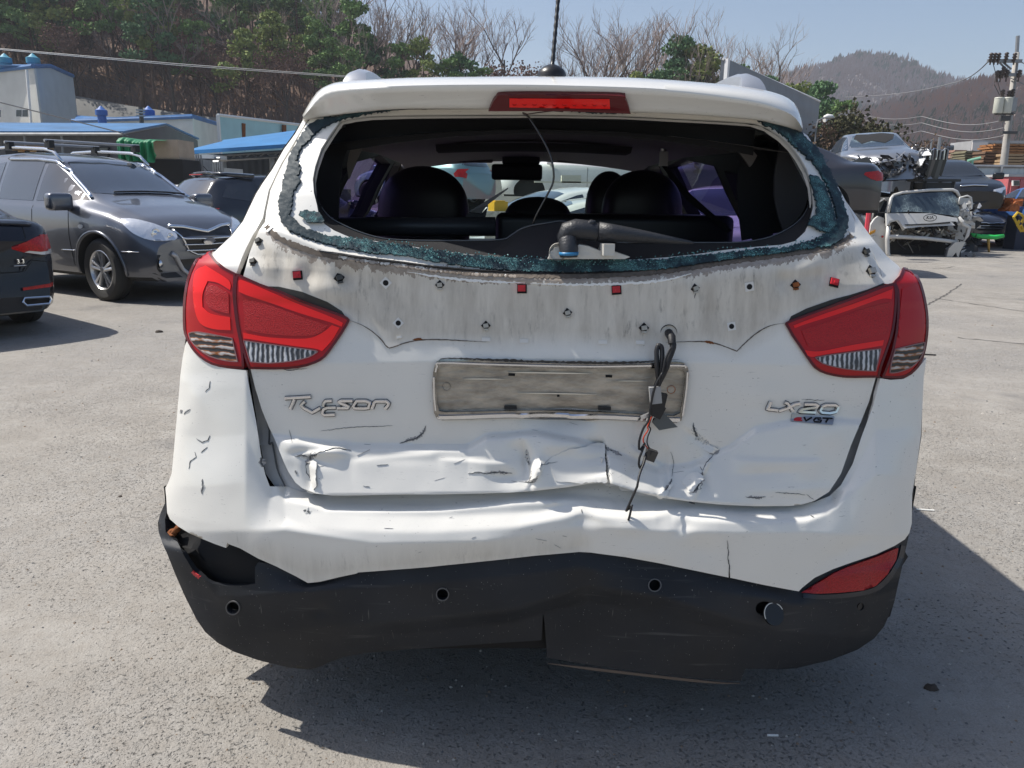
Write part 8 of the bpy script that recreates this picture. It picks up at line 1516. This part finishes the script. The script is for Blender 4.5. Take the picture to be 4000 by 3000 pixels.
# ================================================================ scrap at the right
rn = random.Random(77)
def junk(b, c, d, n, seed=0, m=1, s=(.05, .3)):
    r_ = random.Random(seed)
    for _ in range(n):
        p = np.array([c[k] + r_.uniform(-.5, .5) * d[k] for k in range(3)]); mm = r_.randrange(m); L_ = r_.uniform(*s) * 1.3
        if r_.random() < .3:
            u = np.array([r_.gauss(0, 1), r_.gauss(0, .5), r_.gauss(0, .8)]); u /= np.linalg.norm(u); v = u + np.array([r_.gauss(0, .5), 0, r_.gauss(0, .5)]); b.tube([p, p + u * L_ * .6, p + (u + v) * L_ * .6], r_.uniform(.008, .022), 4, mm); continue
        u = np.array([r_.gauss(0, 1), r_.gauss(0, .4), r_.gauss(0, .6)]); u /= np.linalg.norm(u); w = np.cross(u, [r_.gauss(0, .4), 1, r_.gauss(0, .4)]); w /= np.linalg.norm(w); k = np.array([0, .015, 0]); W_ = L_ * r_.uniform(.2, .55)
        q = [p - u * L_ * .5, p - u * L_ * .1 + w * W_ * .6, p + u * L_ * .4 + w * W_ * .3, p + u * L_ * .5 - w * W_ * .2, p - w * W_ * .5]; q[1] = q[1] + k * r_.uniform(-4, 4); q[3] = q[3] + k * r_.uniform(-4, 4); n0 = 5
        b.add(q + [v + k for v in q], [(0, 1, 4), (1, 2, 4), (2, 3, 4), (5, 9, 6), (6, 9, 7), (7, 9, 8)], mm)
# black saloon stacked beside the pillar; silver car under it
simple('black saloon with a red tail lamp stacked on a silver wreck beside the right pillar', 'SEDAN', mat('charcoal wreck paint', (.022, .022, .028), .3, 0, 1), 3366, 694, 15.2, R(168), .86, -2.28, -.74, w=False, dm=.015)
for r_ in (0,): pass
simple('crushed silver car with a red lamp under the black saloon', 'HATCH', SLV, 3395, 850, 13.4, R(160), -.48, -2.0, -.7, dm=.05, seed=5)
# white crushed light truck
gT = G(3490, 1000); TY = gT[1]; sc_ = TY / FPX
def tp(px, row, dy=0): return P(px, row, TY + dy)
TR = thing('wrecked_truck', 'crushed white light truck cab with a shattered windscreen and missing front', 'truck', tuple(gr0(tp(3620, 1000, 1)))); M_TW = mat('dirty white truck paint', (.64, .63, .60), .4, coat=.5, var=.15, vscale=2)
def pol(nm, q, m, dy=0, th=.05, par=None, sm=0):
    b = MB(); q = smooth_poly(q, sm, sharp=60) if sm else q; b.prism([tp(a, r_, dy if not callable(dy) else dy(a, r_)) for a, r_ in q], (0, th, 0)); return b.build(nm, [m], par or TR, False, True)
def c4(q): return [(3200 + a / 2.765, 450 + b_ / 2.765) for a, b_ in q]
b = MB(); b.tube([tp(*c4([v])[0], .25 if v[1] < 900 else 0) for v in [(745, 1050), (775, 900), (800, 865), (900, 835), (1200, 808), (1440, 805), (1485, 825), (1515, 880)]], .035, 8); b.build('windscreen_frame', [M_TW], TR, True, True)
def shatter():
    m = bpy.data.materials.new('shattered windscreen'); m.use_nodes = True; nt = m.node_tree; L = nt.links.new; b = nt.nodes['Principled BSDF']; tc = node(nt, 'ShaderNodeTexCoord')
    v = node(nt, 'ShaderNodeTexVoronoi', feature='DISTANCE_TO_EDGE'); v.inputs['Scale'].default_value = 12; L(tc.outputs['Object'], v.inputs['Vector']); r = node(nt, 'ShaderNodeMapRange'); r.inputs[1].default_value = 0; r.inputs[2].default_value = .05; r.inputs[3].default_value = 1; r.inputs[4].default_value = 0; L(v.outputs['Distance'], r.inputs[0])
    n = node(nt, 'ShaderNodeTexNoise'); n.inputs['Scale'].default_value = 1.6; n.inputs['Detail'].default_value = 4; L(tc.outputs['Object'], n.inputs['Vector']); g = node(nt, 'ShaderNodeMapRange'); g.inputs[1].default_value = .52; g.inputs[2].default_value = .68; L(n.outputs[0], g.inputs[0])
    k = node(nt, 'ShaderNodeMath', operation='MULTIPLY'); L(r.outputs[0], k.inputs[0]); L(g.outputs[0], k.inputs[1]); k2 = node(nt, 'ShaderNodeMath', operation='MULTIPLY_ADD'); L(g.outputs[0], k2.inputs[0]); k2.inputs[1].default_value = .35; L(k.outputs[0], k2.inputs[2])
    mx = node(nt, 'ShaderNodeMix', data_type='RGBA'); L(k2.outputs[0], mx.inputs[0]); mx.inputs[6].default_value = (.03, .045, .06, 1); mx.inputs[7].default_value = (.42, .52, .52, 1); L(mx.outputs[2], b.inputs['Base Color']); b.inputs['Roughness'].default_value = .12; b.inputs['Coat Weight'].default_value = 1; return m
M_SHAT = shatter()
pol('windscreen', c4([(775, 1055), (800, 880), (1000, 845), (1430, 828), (1480, 880), (1520, 1030), (1500, 1090), (1150, 1050), (1000, 1040)]), M_SHAT, lambda a, r_: .25 * (1 - (r_ - 745) / 100), .02)
hoodq = c4([(725, 1060), (1000, 1060), (1200, 1060), (1490, 1110), (1500, 1150), (1420, 1145), (1470, 1190), (1100, 1205), (920, 1225), (870, 1150), (850, 1130), (760, 1140), (730, 1200)])
hp_ = pol('front_panel', hoodq, M_TW, lambda a, r_: -.12 + .12 * (890 - r_) / 60, .06); pol('panel_slot', c4([(925, 1180), (1200, 1170), (1420, 1150), (1410, 1168), (1200, 1182), (940, 1192)]), M_DKIN, lambda a, r_: -.14 + .12 * (890 - r_) / 60, .02, hp_)
cu = bpy.data.curves.new('t', 'FONT'); cu.body = 'KIA'; cu.size = .11; cu.extrude = .006; cu.align_x = 'CENTER'; cu.align_y = 'CENTER'; to = bpy.data.objects.new('t', cu); COL.objects.link(to); me = bpy.data.meshes.new_from_object(to.evaluated_get(bpy.context.evaluated_depsgraph_get())); bpy.data.objects.remove(to); me.materials.clear(); me.materials.append(M_BLK); pk_ = tp(3200 + 1198 / 2.765, 450 + 1108 / 2.765, -.17); me.transform(Matrix.Translation(Vector(pk_)) @ Euler((R(90), 0, 0)).to_matrix().to_4x4()); me.transform(pworld(hp_).inverted()); link('emblem', me, hp_)
b = MB(); q = [(.15 * math.cos(a), 0, .075 * math.sin(a)) for a in np.linspace(0, 6.283, 24)]; b.tube([pk_ + np.array(v) for v in q], .008, 4); b.build('emblem_ring', [M_BLK], hp_, True, True)
pol('door', c4([(540, 1300), (560, 1180), (600, 1120), (640, 1090), (700, 1110), (730, 1200), (725, 1480), (680, 1520), (640, 1470), (600, 1400), (560, 1350)]), M_TW, .15, .08)
pol('wheel_arch', circ(3200 + 605 / 2.765, 450 + 1370 / 2.765, 20, 24, 16), mat('pale arch', (.55, .55, .53), .5), .10, .04)
pol('orange_sign', c4([(540, 1270), (610, 1235), (605, 1265), (540, 1298)]), mat('orange marking', (.6, .28, .02), .6), .12, .02); pol('marker_lamp', circ(3448, 924, 4, 4, 8), M_RLAMP, .12, .02)
pol('door_window_frame', c4([(580, 1080), (610, 960), (700, 900), (735, 915), (735, 960), (700, 1080), (690, 1140), (660, 1100)]), M_GLS, .35, .03)
b = MB(); b.tube([tp(*v, .3) for v in c4([(570, 1130), (600, 965), (700, 905), (730, 920)])], .02, 6); b.tube([tp(*v, .0) for v in c4([(750, 1200), (735, 1350), (740, 1490), (755, 1530)])], .05, 6); b.tube([tp(*v, -.02) for v in c4([(745, 1190), (760, 1150), (830, 1130), (880, 1180), (910, 1240)])], .03, 6); b.tube([tp(*v, 0) for v in c4([(740, 1310), (900, 1315), (1150, 1330), (1400, 1360), (1480, 1370)])], .05, 6); b.build('frame_member', [M_TW], TR, True, True)
b = MB(); b.tube([tp(*v, .1) for v in c4([(1505, 960), (1520, 890), (1600, 870), (1640, 890), (1648, 960), (1640, 1100), (1600, 1180)])], .022, 6); b.tube([tp(*v, .1) for v in c4([(1520, 1030), (1580, 1010)])], .02, 6); b.tube([tp(*v, 0) for v in c4([(1510, 1100), (1560, 1180), (1620, 1210), (1600, 1300), (1560, 1360)])], [.03, .06, .05, .04, .02], 6); b.build('bent_door_frame', [M_TW], TR, True, True)
b = MB()
lo_, hi_ = tp(3470, 985), tp(3745, 880); c_ = (lo_ + hi_) / 2 + np.array([0, .6, 0]); b.box(c_ + np.array([0, .3, 0]), (hi_[0] - lo_[0], .9, hi_[2] - lo_[2] + .3), m=0); junk(b, c_ + np.array([0, -.35, .15]), (hi_[0] - lo_[0], .5, hi_[2] - lo_[2]), 130, 3, 3, (.03, .26)); b.build('engine_bay', [mat('greasy black', (.018, .016, .014), .7, var=.5, vscale=5), mat('greasy grey', (.12, .11, .09), .7, var=.5, vscale=5), M_BLK], TR, False, True)
b = MB(); junk(b, tp(3600, 910, .16), (1.5, .16, .16), 80, 5, 3, (.05, .2)); b.box(tp(3600, 918, .35), (1.45, .3, .22), m=1); b.build('crushed_front', [mat('dented cream metal', (.46, .44, .38), .6, var=.4, vscale=6), mat('rusty grey', (.22, .18, .14), .8, var=.4, vscale=6), mat('dirty grey metal', (.3, .3, .28), .6)], TR, False, True)
b = MB(); junk(b, tp(3770, 905, .2), (.5, .5, 1.3), 70, 6, 3, (.03, .28)); b.prism([tp(*v, -.1) for v in c4([(1370, 1550), (1400, 1440), (1470, 1370), (1580, 1370), (1520, 1480), (1500, 1560), (1480, 1480), (1430, 1540)])], (0, .08, 0), 1); b.build('torn_side', [M_BLK, mat('shiny torn metal', (.5, .5, .5), .3, .6), mat('pale torn metal', (.45, .45, .44), .5)], TR, False, True)
b = MB(); b.box(tp(3600, 860, 1.3), (1.55, 1.4, 1.1)); b.box((tp(3600, 900, 3)[0], TY + 3.2, .75), (1.5, 3, .3)); b.build('cab_back', [M_TW], TR, False, True); b = MB(); b.box(tp(3600, 800, .65), (1.35, .5, .6)); b.build('cab_interior', [M_DKIN], TR, False, True)
for px in (3475, 3740):
    x = tp(px, 990, 0)[0]; wh = make_wheel(TR, (0, 0, 0), .30, .18, side=-1); wh.matrix_local = pworld(TR).inverted() @ Matrix.Translation((x, TY + .9, .30)) @ Euler((0, 0, R(90))).to_matrix().to_4x4()
# wreck stack in the middle: silver wreck on a dark one
simple('black wreck with a white roof patch carrying the silver wreck', 'HATCH', mat('dull dark wreck', (.03, .034, .04), .35, 0, 1), 3490, 800, 20.5, R(-95), 0, 1.0, 0, dm=.10, seed=9)
wv = simple.__call__ if False else None
hd = R(-104); loc = headpos(3458, 690, 19.2, hd, 2.0, 0, 1.52); sw = make_car('wrecked_car', 'silver wreck with torn front and caved windscreen, topmost of the stack', SUV, SLV, loc, hd, (1.33, -1.33), .33, (R(3), 0), dentamt=.15, seed=14, has_wheels=False); sw.scale = (1, .98, .86); dress(sw, SUV, 'SUV', M_GLS, M_SHAT)
decal(sw, SUV, 'caved_roof', [(.75, -.35), (.62, -.1), (.78, .2), (.55, .42), (.25, .50), (.1, .2), (.2, -.1), (.12, -.4), (.4, -.5)], 'T', M_DKIN, .012, .08)
b = MB(); junk(b, (2.18, 0, .62), (.25, 1.6, .5), 120, 15, 3, (.04, .3)); b.build('torn_front', [M_BLK, mat('dark torn plastic', (.03, .03, .035), .4), mat('crumpled alloy', (.35, .36, .38), .4, .6)], sw)
b = MB(); junk(b, (.9, .93, .75), (2.2, .15, .8), 60, 16, 3, (.06, .4)); b.build('torn_side', [M_BLK, MATS['dark torn plastic'], MATS['crumpled alloy']], sw)
b = MB(); b.prism([P(*v, 17.2) for v in c4([(280, 530), (340, 500), (520, 450), (570, 500), (560, 545), (520, 560), (620, 600), (500, 560), (440, 560), (400, 540)])], (0, .05, 0)); b.build('torn_wing', [mat('dark torn wing', (.05, .055, .065), .3, 0, 1)], sw, False, True)
b = MB(); b.prism([P(*v, 17.6) for v in c4([(440, 620), (740, 640), (760, 660), (540, 690), (450, 680)])], (0, .3, 0)); b.build('hanging_bumper', [M_BLK], sw, False, True)
# doors and bonnets stood on a rack
RK = thing('rack', 'dark steel rack holding scrap doors behind the white truck', 'rack', tuple(gr0(P(3645, 800, 19.5)))); b = MB(); b.box((P(3645, 720, 19.7)[0], 19.7, P(3645, 705, 19.7)[2]), (.9, .8, .06)); [b.tube([gr0(P(px, 700, 19.7)) + [0, dy, 0], P(px, 705, 19.7) + [0, dy, 0]], .05, 4) for px in (3590, 3700) for dy in (-.3, .3)]; b.box((P(3645, 740, 19.7)[0], 19.7, P(3645, 750, 19.7)[2]), (.7, .6, .45)); prt(b, 'frame', mat('dark rack steel', (.025, .028, .03), .5), RK)
for k in range(7):
    px = 3588 + k * 15; t_ = [1070, 1120, 1150, 1190, 1230, 1270, 1310][k]; m_ = [MATS['crumpled alloy'], M_BLK, BLK2, mat('brown door', (.09, .07, .07), .4, 0, 1), BLK2, mat('graphite door', (.05, .055, .065), .3, 0, 1), BLK2][k]
    q = c4([(t_ - 40, 640 + (k % 2) * 60), (t_ + 10, 400), (t_ + 50, 360 + (k % 3) * 12), (t_ + 85, 375), (t_ + 70, 480), (t_ + 10, 660 + (k % 3) * 20)]); b = MB(); b.prism([P(a, r_, 19.2 + k * .13) for a, r_ in q], (.02, .09, 0)); o_ = thing('scrap_door', ['crumpled silver', 'dull black', 'gloss black', 'brown', 'narrow black', 'graphite', 'outermost black'][k] + ' door standing on edge in the scrap rack, ' + ['first', 'second', 'third', 'fourth', 'fifth', 'sixth', 'last'][k] + ' from the left', 'car door', tuple(gr0(P(px, 700, 19.2))), group='doors stood on the rack'); b.build('skin', [m_], o_, False, True)
    b = MB(); b.tube([P(*q[1], 19.15 + k * .13), P(*q[2], 19.15 + k * .13), P(*q[3], 19.15 + k * .13), P(*q[4], 19.15 + k * .13)], .02, 5); b.build('trim', [M_CHR if k % 2 else M_GALV], o_, False, True)
# red plastic and small scrap in front of the fence
b = MB(); b.tube([P(3397, 712, 17), P(3404, 745, 17)], .05, 6); b.box(P(3412, 712, 17), (.18, .1, .10), rot=(0, .2, 0)); b.tube([P(3404, 745, 17), gr0(P(3404, 745, 17))], .05, 6); tag(b.build('red_stand', [mat('red pink plastic', (.65, .06, .09), .5)]), 'red plastic stand on a post left of the white truck', 'stand')
# black saloon on a grey one
hd = R(-101); loc = headpos(3800, 800, 21.0, hd, 2.3, .0, .93); bs = make_car('stacked_car', 'black saloon with a raised chrome lip stacked on the grey saloon', SEDAN, BLK2, loc, hd, (1.42, -1.42), .33, (R(2), R(2)), dentamt=.03, seed=21, has_wheels=False); bs.scale = (1, 1.03, 1.02); dress(bs, SEDAN, 'SEDAN', mat('dusty dark glass', (.02, .024, .03), .25)); lamps_front(bs, SEDAN, .58, .72, .40, .84); decal(bs, SEDAN, 'grille', [(-.40, .66), (-.34, .56), (.34, .56), (.40, .66)], 'F', M_GRIL, .006, .06)
line(bs, SEDAN, 'chrome_lip', [(-.32, .78), (0, .80), (.32, .78)], 'F', .05, M_CHR, .02); line(bs, SEDAN, 'bumper_gap', [(-.8, .50), (0, .46), (.8, .50)], 'F', .03, M_BLK, .0); mirror_(bs, .85, .93, 1.0, BLK2, 1.2); decal(bs, SEDAN, 'intake', [(-.5, .42), (-.42, .30), (.42, .30), (.5, .42)], 'F', M_GRIL, .006, .08)
hd = R(-98); g_ = G(3890, 964); loc = headpos(3845, 964, g_[1] - .1, hd, 2.2, .0, 0); gs = make_car('parked_car', 'grey saloon with a chrome grille under the black stacked saloon', SEDAN, mat('warm grey paint', (.13, .125, .135), .3, .3, 1), loc, hd, (1.42, -1.42), .32, dentamt=.0, has_wheels=True); dress(gs, SEDAN, 'SEDAN'); lamps_front(gs, SEDAN, .60, .74, .42, .86); gr = decal(gs, SEDAN, 'grille', [(-.42, .70), (-.34, .50), (-.25, .46), (.25, .46), (.34, .50), (.42, .70)], 'F', M_GRIL, .006, .06)[0]
for z_ in (.53, .60, .67): line(gs, SEDAN, 'grille_bar', [(-.38, z_), (.38, z_)], 'F', .03, M_CHR, .014, parent=gr)
decal(gs, SEDAN, 'intake', [(-.55, .38), (-.48, .27), (.48, .27), (.55, .38)], 'F', M_GRIL, .006, .08); decal(gs, SEDAN, 'fog_lamp', circ(.68, .36, .06, .045, 12), 'F', M_HEAD, .008, .04, mirror=True)
# blue pickup with orange engine and yellow strap
bx = P(3965, 860, 22.5); simple('blue vehicle at the right edge behind the grey saloon', 'SUV', mat('faded blue paint', (.03, .09, .26), .35, 0, .8), 4040, 880, 22.6, R(100), 0, 0, 0, dm=.03, seed=8)
b = MB(); ep = P(3942, 806, 21.2); b.box(ep, (.34, .35, .26), rz=.3); b.box(ep + [.16, -.05, .10], (.22, .3, .2), rz=-.4); b.box(ep + [-.12, 0, .15], (.16, .25, .14), rz=.8); b.lathe([(0, 0), (.10, 0), (.12, .05), (.05, .12), (0, .12)], ep + [.05, -.2, -.02], 'y', 14); b.tube([ep + [-.2, -.18, -.08], ep + [0, -.25, .12], ep + [.22, -.2, .16]], .03, 6); tag(b.build('engine', [mat('orange painted engine', (.50, .14, .03), .6, var=.5, vscale=8)]), 'rusty orange engine lying beside the stacked saloons', 'engine'); b = MB(); b.box((P(3968, 850, 21.6)[0] + .1, 21.6, .45), (.35, .5, .9)); tag(b.build('steel_bin', [mat('dark blue bin', (.02, .03, .06), .6)]), 'dark blue bin under the orange engine', 'bin')
b = MB(); sq = [(3958, 850), (3975, 830), (3990, 838), (4000, 850), (3992, 870), (3982, 862), (3975, 880), (3985, 900), (3990, 880), (3998, 905)]; b.tube([P(a, r_, 20.0) for a, r_ in sq], .032, 6); b.tube([P(3960, 850, 20), P(3990, 905, 20)], .03, 6); tag(b.build('yellow_hose', [mat('yellow hose', (.55, .36, .02), .6)]), 'tangled yellow hose over the blue vehicle at the right edge', 'hose')
# green seat on a wooden leg
gp = G(3863, 985); T = thing('stool', 'green topped stool leaning on one wooden leg before the grey saloon', 'stool', tuple(gp)); b = MB(); c_ = P(3856, 925, gp[1]); b.tube([c_ + [-.42, 0, .05], c_ + [-.2, 0, .01], c_ + [.2, 0, -.01], c_ + [.42, 0, .03]], [.045, .06, .06, .045], 10); b.build('seat', [mat('bright green plastic', (.03, .50, .10), .5)], T, True, True); b = MB(); b.tube([c_ + [.03, 0, -.02], gp], [.04, .025], 6); b.build('leg', [mat('yellow wood', (.55, .33, .08), .7)], T, True, True)
b = MB(); gq = G(3788, 985); b.lathe([(.50, 0), (.44, .2), (.30, .42), (.12, .55), (0, .58)], gq + np.array([0, .6, 0]), 'z', 11); junk(b, gq + np.array([0, .4, .28]), (.6, .7, .5), 40, 40, 1, (.1, .3)); tag(b.build('scrap_heap', [mat('black plastic scrap', (.012, .013, .015), .5)]), 'heap of black plastic scrap between the white truck and the grey saloon', 'scrap')
# litter on the concrete
def chip(px, row, L_, w, m, name, label, cat, rz=0): g_ = G(px, row); b = MB(); b.tube([g_ + np.array([-L_ / 2 * math.cos(rz), -L_ / 2 * math.sin(rz), w]), g_ + np.array([L_ / 2 * math.cos(rz), L_ / 2 * math.sin(rz), w])], w, 8); tag(b.build(name, [m]), label, cat)
M_PAP = mat('white paper', (.8, .79, .75), .7)
chip(3613, 1995, .075, .004, M_PAP, 'cigarette_end', 'white cigarette end in the shadow edge right of the bumper', 'litter', -.15); chip(3018, 2876, .028, .003, M_PAP, 'cigarette_end', 'small pale stub in the shadow below the car', 'litter', 0); chip(3632, 1388, .10, .006, M_BLK, 'plastic_shard', 'black shard on the ground beside the right tail lamp', 'litter', -.2)
for px, row, r_, lab in ((3640, 2690, .026, 'dark brown lump for an oily dirt patch in the shadow at the lower right'), (1735, 2905, 0, ''), (620, 1298, .05, 'flat dark scrap on the sunlit concrete left of the car'), (470, 1940, .012, 'small black pebble left of the car')):  # the brown lump is added in place of a flat oily dirt patch
    if r_: g_ = G(px, row); b = MB(); r7 = random.Random(px); b.lathe([(0, r_ * .5), (r_ * .45, r_ * .45), (r_ * .8, r_ * .2), (r_ * .75, 0)], (0, 0, 0), 'z', 8); b.V = [(g_[0] + v[0] * r7.uniform(.7, 1.25), g_[1] + v[1] * r7.uniform(.5, .9), v[2] * r7.uniform(.7, 1.1)) for v in b.V]; tag(b.build('stone', [mat('dark brown stone', (.06, .045, .035), .85)], None, True), lab, 'stone')
b = MB(); r5 = random.Random(12)
for _ in range(1500):
    px, row = r5.uniform(-50, 4050), r5.uniform(1250, 3050) ** 1; g_ = G(px, row); s_ = r5.uniform(.0015, .005) * (1 + (g_[1] - 1.5) * .25); q = [g_ + np.array([s_ * math.cos(a) * r5.uniform(.6, 1.2), s_ * math.sin(a) * r5.uniform(.6, 1.2), 0]) for a in np.linspace(0, 6.28, 6)[:-1]]; t_ = g_ + np.array([0, 0, s_ * .8]); n0 = len(b.V); b.add(q + [t_], [(i, (i + 1) % 5, 5) for i in range(5)], r5.randrange(3))
o = b.build('gravel', [mat('grit pale', (.42, .39, .35), .9), mat('grit dark', (.13, .13, .13), .9), mat('grit brown', (.24, .18, .13), .9)]); tag(o, kind='stuff')
# expansion cracks in the concrete
M_GC = mat('dirt filled crack', (.09, .085, .08), .95)
for k, q in enumerate(([(3600, 1205), (3680, 1160), (3760, 1110)], [(3650, 1165), (4050, 1225)], [(3740, 1320), (4000, 1345), (4100, 1352)], [(3640, 1050), (3700, 1047), (3730, 1040)])):
    qq = [G(*v)[:2] for v in q]; b = MB(); qd = densify(qq, .08, False); w = .012; V = []; r6 = random.Random(k)
    for i, p in enumerate(qd): t = qd[min(i + 1, len(qd) - 1)] - qd[max(i - 1, 0)]; t /= np.linalg.norm(t); n_ = np.array([-t[1], t[0]]); j = n_ * r6.uniform(-.02, .02); ww = w * r6.uniform(.3, 1.3); V += [(*(p + j + n_ * ww), .004), (*(p + j - n_ * ww), .004)]
    b.add(V, [(2 * i, 2 * i + 1, 2 * i + 3, 2 * i + 2) for i in range(len(qd) - 1)]); tag(b.build('ground_crack', [M_GC]), kind='structure')
